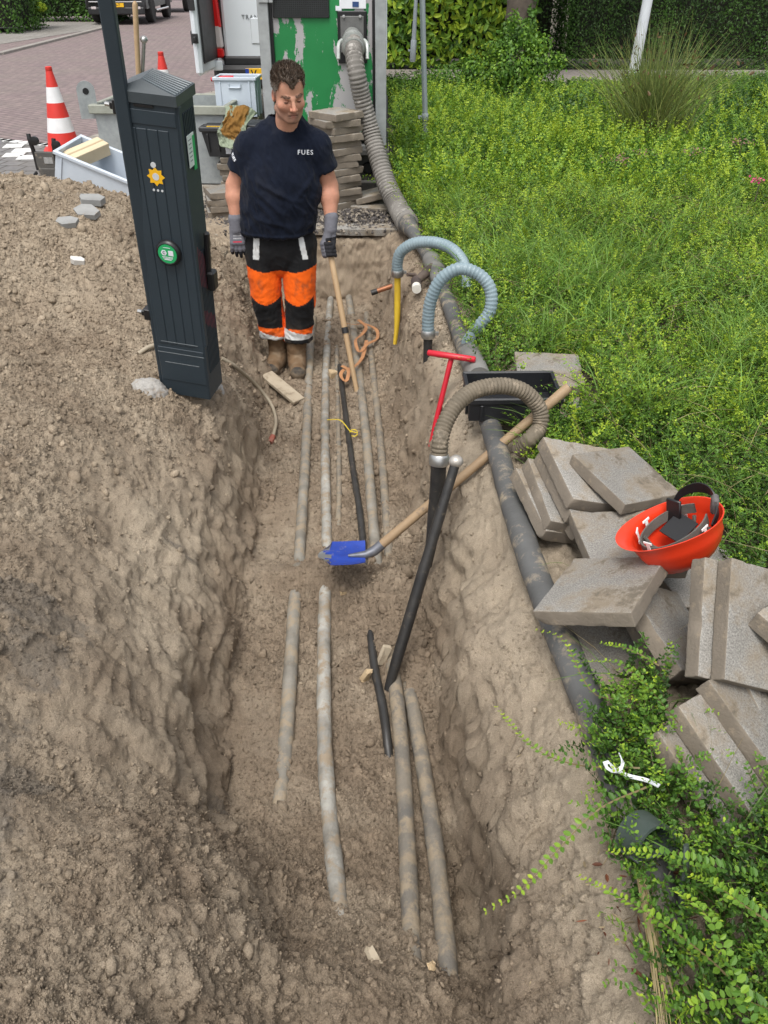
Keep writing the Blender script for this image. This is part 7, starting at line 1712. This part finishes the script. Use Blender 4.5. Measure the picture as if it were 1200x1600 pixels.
# dry stems lying through it
P = scatter(1500, .5, 3.4, .8, 6.8, .05); P = P[~blocked(P, .3)]; blades(P, .12+.2*RNG.random(len(P)), np.full(len(P), .003), np.repeat(np.array([[.36, .29, .15]]), len(P), 0)*(.6+.6*RNG.random((len(P), 1))), 1.6)
tag(grass.build('grass'), kind='stuff')
# straw stalks and litter at the near right edge
straw = Leafy(); n = 15
a0 = np.array([tuple(A_(1000+RNG.uniform(-6, 10), 1365+RNG.uniform(-5, 20), .10)) for _ in range(n)]); a1 = np.array([tuple(A_(1052+RNG.uniform(-24, 26), 1640, .10)) for _ in range(n)]); t = np.linspace(0, 1, 8)
L = a0[:, None]*(1-t)[None, :, None]+a1[:, None]*t[None, :, None]+np.array([0, 0, .03])*np.sin(t*math.pi)[None, :, None]*RNG.random((n, 1, 1)); straw.ribbon(L, np.full(n, .0048), np.array([[.46, .37, .20]])*(.7+.5*RNG.random((n, 1))))
tag(straw.build('dry_stalks'), 'bundle of dry straw stalks hanging over the sand at the near right', 'straw')
lit = Leafy(); n = 420
P = np.stack([RNG.normal(.60, .07, n), RNG.normal(1.02, .13, n), np.zeros(n)], 1); P[:, 2] = [gz(p[0], p[1])+.006 for p in P]
D = RNG.normal(size=(n, 3))*np.array([1, 1, .25]); cc_ = np.where(RNG.random((n, 1)) < .3, np.array([[.22, .08, .04]]), np.array([[.34, .27, .16]]))*(.5+.7*RNG.random((n, 1)))
lit.leaf(P, D, np.array([[0, 0, 1.]])+.4*RNG.normal(size=(n, 3)), .015+.02*RNG.random(n), .002+.009*RNG.random(n)**3, cc_)
n = 16; P0 = np.array([tuple(hit(RNG.uniform(800, 990), RNG.uniform(1080, 1560)))for _ in range(n)])+np.array([0, 0, .006]); az = RNG.uniform(-.6, 1.2, n); P1 = P0+np.stack([np.cos(az), np.sin(az), .08*RNG.random(n)], 1)*(.05+.12*RNG.random(n))[:, None]
L = P0[:, None]*(1-t)[None, :, None]+P1[:, None]*t[None, :, None]; lit.ribbon(L, np.full(n, .0022), np.repeat(np.array([[.42, .34, .2]]), n, 0))
tag(lit.build('leaf_litter'), kind='stuff')

# ---------------------------------------------------------------- reed clump, shrubs, hedges, tree, wall
def rush():
    root = empty('rush_clump', atz(1012, 236, .05), label='tall spiky rush clump with brown seed tips in the planting', cat='rush clump'); c = root.location
    lf = Leafy(); n = 900; az = RNG.uniform(0, 2*math.pi, n); sp = RNG.random(n)**.8; H = .70+.62*RNG.random(n); t = np.linspace(0, 1, 7)
    b = np.stack([RNG.normal(0, .13, n), RNG.normal(0, .11, n), 0*az], 1); h = np.stack([np.cos(az), np.sin(az)*.8, 0*az], 1)*(sp*.85)[:, None]
    L = b[:, None]+H[:, None, None]*(h[:, None]*(t**1.25)[None, :, None]+np.array([0, 0, 1])*(t*(1-.30*sp[:, None]*t))[:, :, None])
    col = np.array([.17, .22, .065])*(.55+.8*RNG.random((n, 1)))+np.where(RNG.random((n, 1)) < .25, np.array([[.10, .075, .02]]), 0)
    lf.ribbon(L, np.full(n, .0085), col); lf.build('stems', None, root)
    sd = Leafy(); k = RNG.choice(n, 110); T_ = L[k, 5]; sd.leaf(T_, RNG.normal(size=T_.shape)+np.array([0, 0, 1]), RNG.normal(size=T_.shape), .03+.03*RNG.random(len(k)), .018+.012*RNG.random(len(k)), np.array([[.13, .075, .035]])*(.6+.7*RNG.random((len(k), 1))))
    tag(sd.build('seed_heads', None, root), kind='stuff')
rush()
def leaf_cloud(name, parent, blobs, n, lsz, ctone, fold=False, asp=.55, shell=.35):
    """leaves through the outer volume of a set of ellipsoids ((c),(r))"""
    lf = Leafy(); vol = np.array([b[1][0]*b[1][1]*b[1][2] for b in blobs])**.75; k = RNG.choice(len(blobs), n, p=vol/vol.sum()); C = np.array([b[0] for b in blobs])[k]; Rr = np.array([b[1] for b in blobs])[k]
    d = unit(RNG.normal(size=(n, 3))); r = (1-shell*RNG.random(n)**1.3)[:, None]; P = C+d*Rr*r; P = P+.30*Rr*np.stack([fbm(P, 3, 2), fbm(P+9, 3, 2), fbm(P+5, 3, 2)], 1)
    N = unit(d/Rr)+.5*RNG.normal(size=(n, 3)); D = np.cross(N, RNG.normal(size=(n, 3)))+np.array([0, 0, -.35]); t_ = np.clip(ctone[0]+ctone[1]*(RNG.random(n)-.3)+.35*fbm(P, 2.2, 3), 0, 1); s_ = lsz*(.6+.7*RNG.random(n))
    lf.leaf(P, D, N, s_, s_*asp, tone(t_)*(.75+.5*RNG.random((n, 1))), fold); return lf.build(name, None, parent)
def hedge(name, x0, x1, y0, y1, h, n, lsz, ctone, label, asp=.5, cat='hedge', z0=0.0, wob=.12):
    root = empty(name, ((x0+x1)/2, (y0+y1)/2, 0), label=label, cat=cat); ox, oy = (x0+x1)/2, (y0+y1)/2
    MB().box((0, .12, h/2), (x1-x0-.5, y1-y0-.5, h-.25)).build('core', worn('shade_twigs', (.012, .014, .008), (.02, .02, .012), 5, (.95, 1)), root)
    lf = Leafy(); A = np.array([(x1-x0)*h, (x1-x0)*(y1-y0), (y1-y0)*h, (y1-y0)*h]); k = RNG.choice(4, n, p=A/A.sum()); u = RNG.random(n); v = RNG.random(n); P = np.zeros((n, 3)); N = np.zeros((n, 3))
    for q, (f_, nn) in enumerate(((lambda u, v: np.stack([x0+(x1-x0)*u, y0+0*u, h*v], 1), (0, -1, 0)), (lambda u, v: np.stack([x0+(x1-x0)*u, y0+(y1-y0)*v, h+0*u], 1), (0, 0, 1)), (lambda u, v: np.stack([x0+0*u, y0+(y1-y0)*u, h*v], 1), (-1, 0, 0)), (lambda u, v: np.stack([x1+0*u, y0+(y1-y0)*u, h*v], 1), (1, 0, 0)))):
        m_ = k == q; P[m_] = f_(u[m_], v[m_]); N[m_] = nn
    dep = RNG.random(n)**1.6; P = P-N*(dep*.22)[:, None]+N*(wob*fbm(P, 1.5, 3)+.05*fbm(P, 6, 2))[:, None]
    P = P-np.array([ox, oy, 0]); t_ = np.clip(ctone[0]+ctone[1]*(RNG.random(n)-.3)+.4*fbm(P, 1.8, 3)-.2*dep, 0, 1); s_ = lsz*(.6+.8*RNG.random(n)); Nn = N+.6*RNG.normal(size=N.shape); D = np.cross(Nn, RNG.normal(size=N.shape))+np.array([0, 0, -.5])
    lf.leaf(P, D, Nn, s_, s_*asp, tone(t_)*(.75+.5*RNG.random((n, 1))), lsz > .08); lf.build('leaves', None, root); return root
hedge('laurel_hedge', -.25, 2.75, 17.3, 18.6, 2.3, 9000, .135, (.72, .6), 'broad-leaved laurel hedge behind the two grey poles', .42)
hedge('yew_hedge', 3.3, 7.35, 17.3, 18.6, 2.3, 42000, .05, (.12, .30), 'dark clipped yew hedge behind the leaning white lamp post', .4, wob=.16)
hedge('dark_hedge', 2.6, 3.45, 18.0, 18.9, 2.3, 6000, .06, (.10, .25), 'dark hedge gap behind the tree trunk', .45)
p0 = atz(12, 52, 0); hedge('ivy_hedge', p0.x-3.2, p0.x+.35, p0.y, p0.y+2.5, 2.4, 12000, .075, (.22, .35), 'ivy-covered hedge at the far left corner of the street', .7)
p1 = atz(150, 34, 0); hedge('beech_hedge', p1.x-5.2, p1.x+.7, p1.y+.3, p1.y+1.8, 2.4, 16000, .085, (.20, .34), 'dark green garden hedge left of the dark parked car', .6)
ph = atz(36, 44, 0); root = empty('hydrangea', (ph.x+.1, ph.y+.2, 0), label='pale green flowering shrub at the end of the ivy hedge', cat='shrub')
leaf_cloud('leaves', root, [((0, 0, .75), (.55, .5, .7)), ((.2, -.1, 1.3), (.5, .45, .5))], 2600, .13, (.55, .35), True, .6)
for k, (x, z) in enumerate(((.62, .55), (.30, .95), (.45, 1.25), (.1, 1.2))):
    q = leaf_cloud('flower_head', root, [((x, -.35, z), (.14, .14, .12))], 260, .05, (.92, .2), True, .8, .3)
# trunk with ivy and a crown above the picture
tb_ = aty(806, 70, 15.9); tr = empty('street_tree', (tb_.x, 15.9, 0), label='thick ivy-clad tree trunk rising behind the bushy shrub', cat='tree')
S_ = [Vector((.0, 0, -.1)), Vector((.02, 0, .5)), Vector((.05, 0, 1.2)), Vector((.06, 0, 2.2)), Vector((.10, .1, 3.6))]; q = spline(S_, .06); V, F = tube_np(q, [.34-.10*min(1, k/10)-.001*k for k in range(len(q))], 28); V = np.array([tuple(v) for v in V]); a_ = np.arctan2(V[:, 1], V[:, 0])
V[:, :2] += np.stack([np.cos(a_), np.sin(a_)], 1)*(.03*fbm(V*np.array([1, 1, .25]), 9, 3, .5, 1))[:, None]; Fq = np.array([f for f in F if len(f) == 4]); np_mesh('trunk', V, Fq, M_BARK, tr, True)
for k in range(5):
    a = k*1.26; MB().tube(spline([(.08, .05, 3.0), (.08+.6*math.cos(a), .05+.6*math.sin(a), 3.9), (.08+1.5*math.cos(a), 1.4*math.sin(a), 4.7)], .1), [.11-.006*j for j in range(len(spline([(.08, .05, 3.0), (.08+.6*math.cos(a), .05+.6*math.sin(a), 3.9), (.08+1.5*math.cos(a), 1.4*math.sin(a), 4.7)], .1)))], 8).build('limb', M_BARK, tr, True)
leaf_cloud('crown', tr, [((1.3*math.cos(k*1.26), 1.3*math.sin(k*1.26), 4.8+.3*(k % 2)), (1.0, 1.0, .8)) for k in range(5)]+[((0, 0, 5.6), (1.2, 1.2, .8))], 5000, .14, (.35, .4), False, .6, .7)
leaf_cloud('ivy', tr, [((-.16, -.10, .45), (.16, .22, .45)), ((.16, -.14, .55), (.14, .2, .55)), ((.20, -.05, 1.2), (.08, .18, .5))], 2200, .07, (.35, .4), True, .8, .4)
sb = atz(792, 172, 0); root = empty('bushy_shrub', (sb.x, sb.y+.35, 0), label='bushy green shrub in front of the ivy-clad trunk', cat='shrub')
leaf_cloud('leaves', root, [((0, 0, .42), (.50, .42, .42)), ((.34, .05, .40), (.40, .35, .38)), ((-.34, .0, .30), (.34, .3, .30)), ((.16, .1, .80), (.26, .26, .24)), ((.44, .1, .72), (.20, .22, .20)), ((-.12, .0, .68), (.22, .22, .18)), ((.05, 0, .98), (.10, .12, .16)), ((-.5, 0, .5), (.14, .16, .14)), ((.66, 0, .5), (.14, .16, .18))], 8000, .052, (.42, .45), False, .55, .85)
MB().tube([(0, 0, -.05), (.02, 0, .6)], .03, 8).build('stem', M_BARK, root)
# low bushes near the path and the weedy tuft by the cabinet
for k, (x, y, s_, tn, lb) in enumerate(((905, 205, .42, (.14, .35), 'dull olive bush between the leafy shrub and the rush clump'), (1150, 200, .38, (.16, .3), 'dull bush right of the rush clump'), (700, 150, .40, (.42, .4), 'green bush beside the galvanised pole and the shrub'), (630, 160, .36, (.50, .4), 'yellowish bush at the container\'s right corner post'))):
    p = atz(x, y, .0); root = empty('low_bush', p, label=lb, cat='bush', group='low bushes in the planting')
    leaf_cloud('leaves', root, [((0, 0, s_*.5), (s_*1.3, s_*.9, s_*.62)), ((s_*.8, .1, s_*.4), (s_*.8, s_*.6, s_*.5)), ((-s_*.7, 0, s_*.42), (s_*.8, s_*.6, s_*.5))], 3600, .042, tn, False, .5, .6)
    MB().tube([(0, 0, -.05), (.02, 0, s_*.5)], .015, 6).build('stem', M_BARK, root)
p = atz(333, 268, 0); root = empty('weed_tuft', (p.x, p.y, 0), label='small green weed tuft between the cabinet and the tile stacks', cat='weed'); leaf_cloud('leaves', root, [((0, 0, .05), (.14, .10, .09)), ((-.07, .03, .04), (.10, .08, .07))], 700, .028, (.38, .4), True, .5, .6); MB().tube([(0, 0, -.01), (0, 0, .05)], .006, 6).build('stem', M_BARK, root)
# pink flower heads
for k, (x, y, lb) in enumerate(((968, 248, 'dusty pink flower head in front of the rush clump'), (1080, 236, 'dusty pink flower cluster at the rush clump\'s right foot'), (1186, 282, 'bright pink flower pair at the right edge of the photo'), (1158, 222, 'faded pink flower head right of the rush clump'), (1012, 240, 'small pink flower head at the foot of the rush clump'))):
    p = atz(x, y, .30); root = empty('pink_flower', (p.x, p.y, 0), label=lb, cat='flower', group='pink flower heads')
    lf = Leafy(); n = 46 if k != 2 else 30; d = RNG.normal(size=(n, 3))*np.array([.065, .05, .018])*(1 if k != 2 else .55)+np.array([0, 0, .30]); lf.leaf(d, RNG.normal(size=(n, 3))*np.array([1, 1, .4]), np.array([[0, -.3, 1.]])+.4*RNG.normal(size=(n, 3)), np.full(n, .020), np.full(n, .016), (np.array([[.30, .15, .14]]) if k != 2 else np.array([[.62, .08, .22]]))*(.6+.7*RNG.random((n, 1)))); lf.build('petals', None, root)
    MB().tube([(0, 0, 0), (.01, 0, .29)], .004, 6).build('stem', M_BARK, root)
# brick house wall with a trellis at the far right
M_BRW = brick_mat('yellow_brick', (.46, .37, .24), (.38, .30, .19), (.33, .29, .23), .22, .065, 0, .16, .5, (.2, .16, .12))
def wall_uv():
    t = M_BRW.node_tree; mp = [n_ for n_ in t.nodes if n_.type == 'MAPPING'][0]; mp.inputs['Rotation'].default_value = (R(90), 0, 0)
wall_uv()
hw_ = empty('brick_wall', (9.6, 17.9, 0), label='yellow brick garden wall at the far right behind the path', cat='wall'); MB().box((0, 0, 1.3), (4.4, .3, 2.6)).build('masonry', M_BRW, hw_)
tl_ = empty('trellis', (9.5, 17.66, 0), label='wooden trellis with a climbing plant on the brick wall', cat='trellis'); m = MB()
for k in range(7): m.box((-1.4+.46*k, 0, 1.0), (.035, .022, 2.0))
for k in range(7): m.box((0, -.024, .2+.28*k), (3.0, .022, .03))
m.build('lattice', worn('old_trellis_wood', (.17, .12, .09), (.12, .085, .065), 5, (.8, .95)), tl_)
leaf_cloud('climber', tl_, [((-.3, -.1, .7), (.7, .12, .6)), ((.5, -.1, .9), (.6, .12, .7)), ((-1.1, -.1, .35), (.5, .14, .35))], 2200, .07, (.30, .4), False, .6, 1.0)
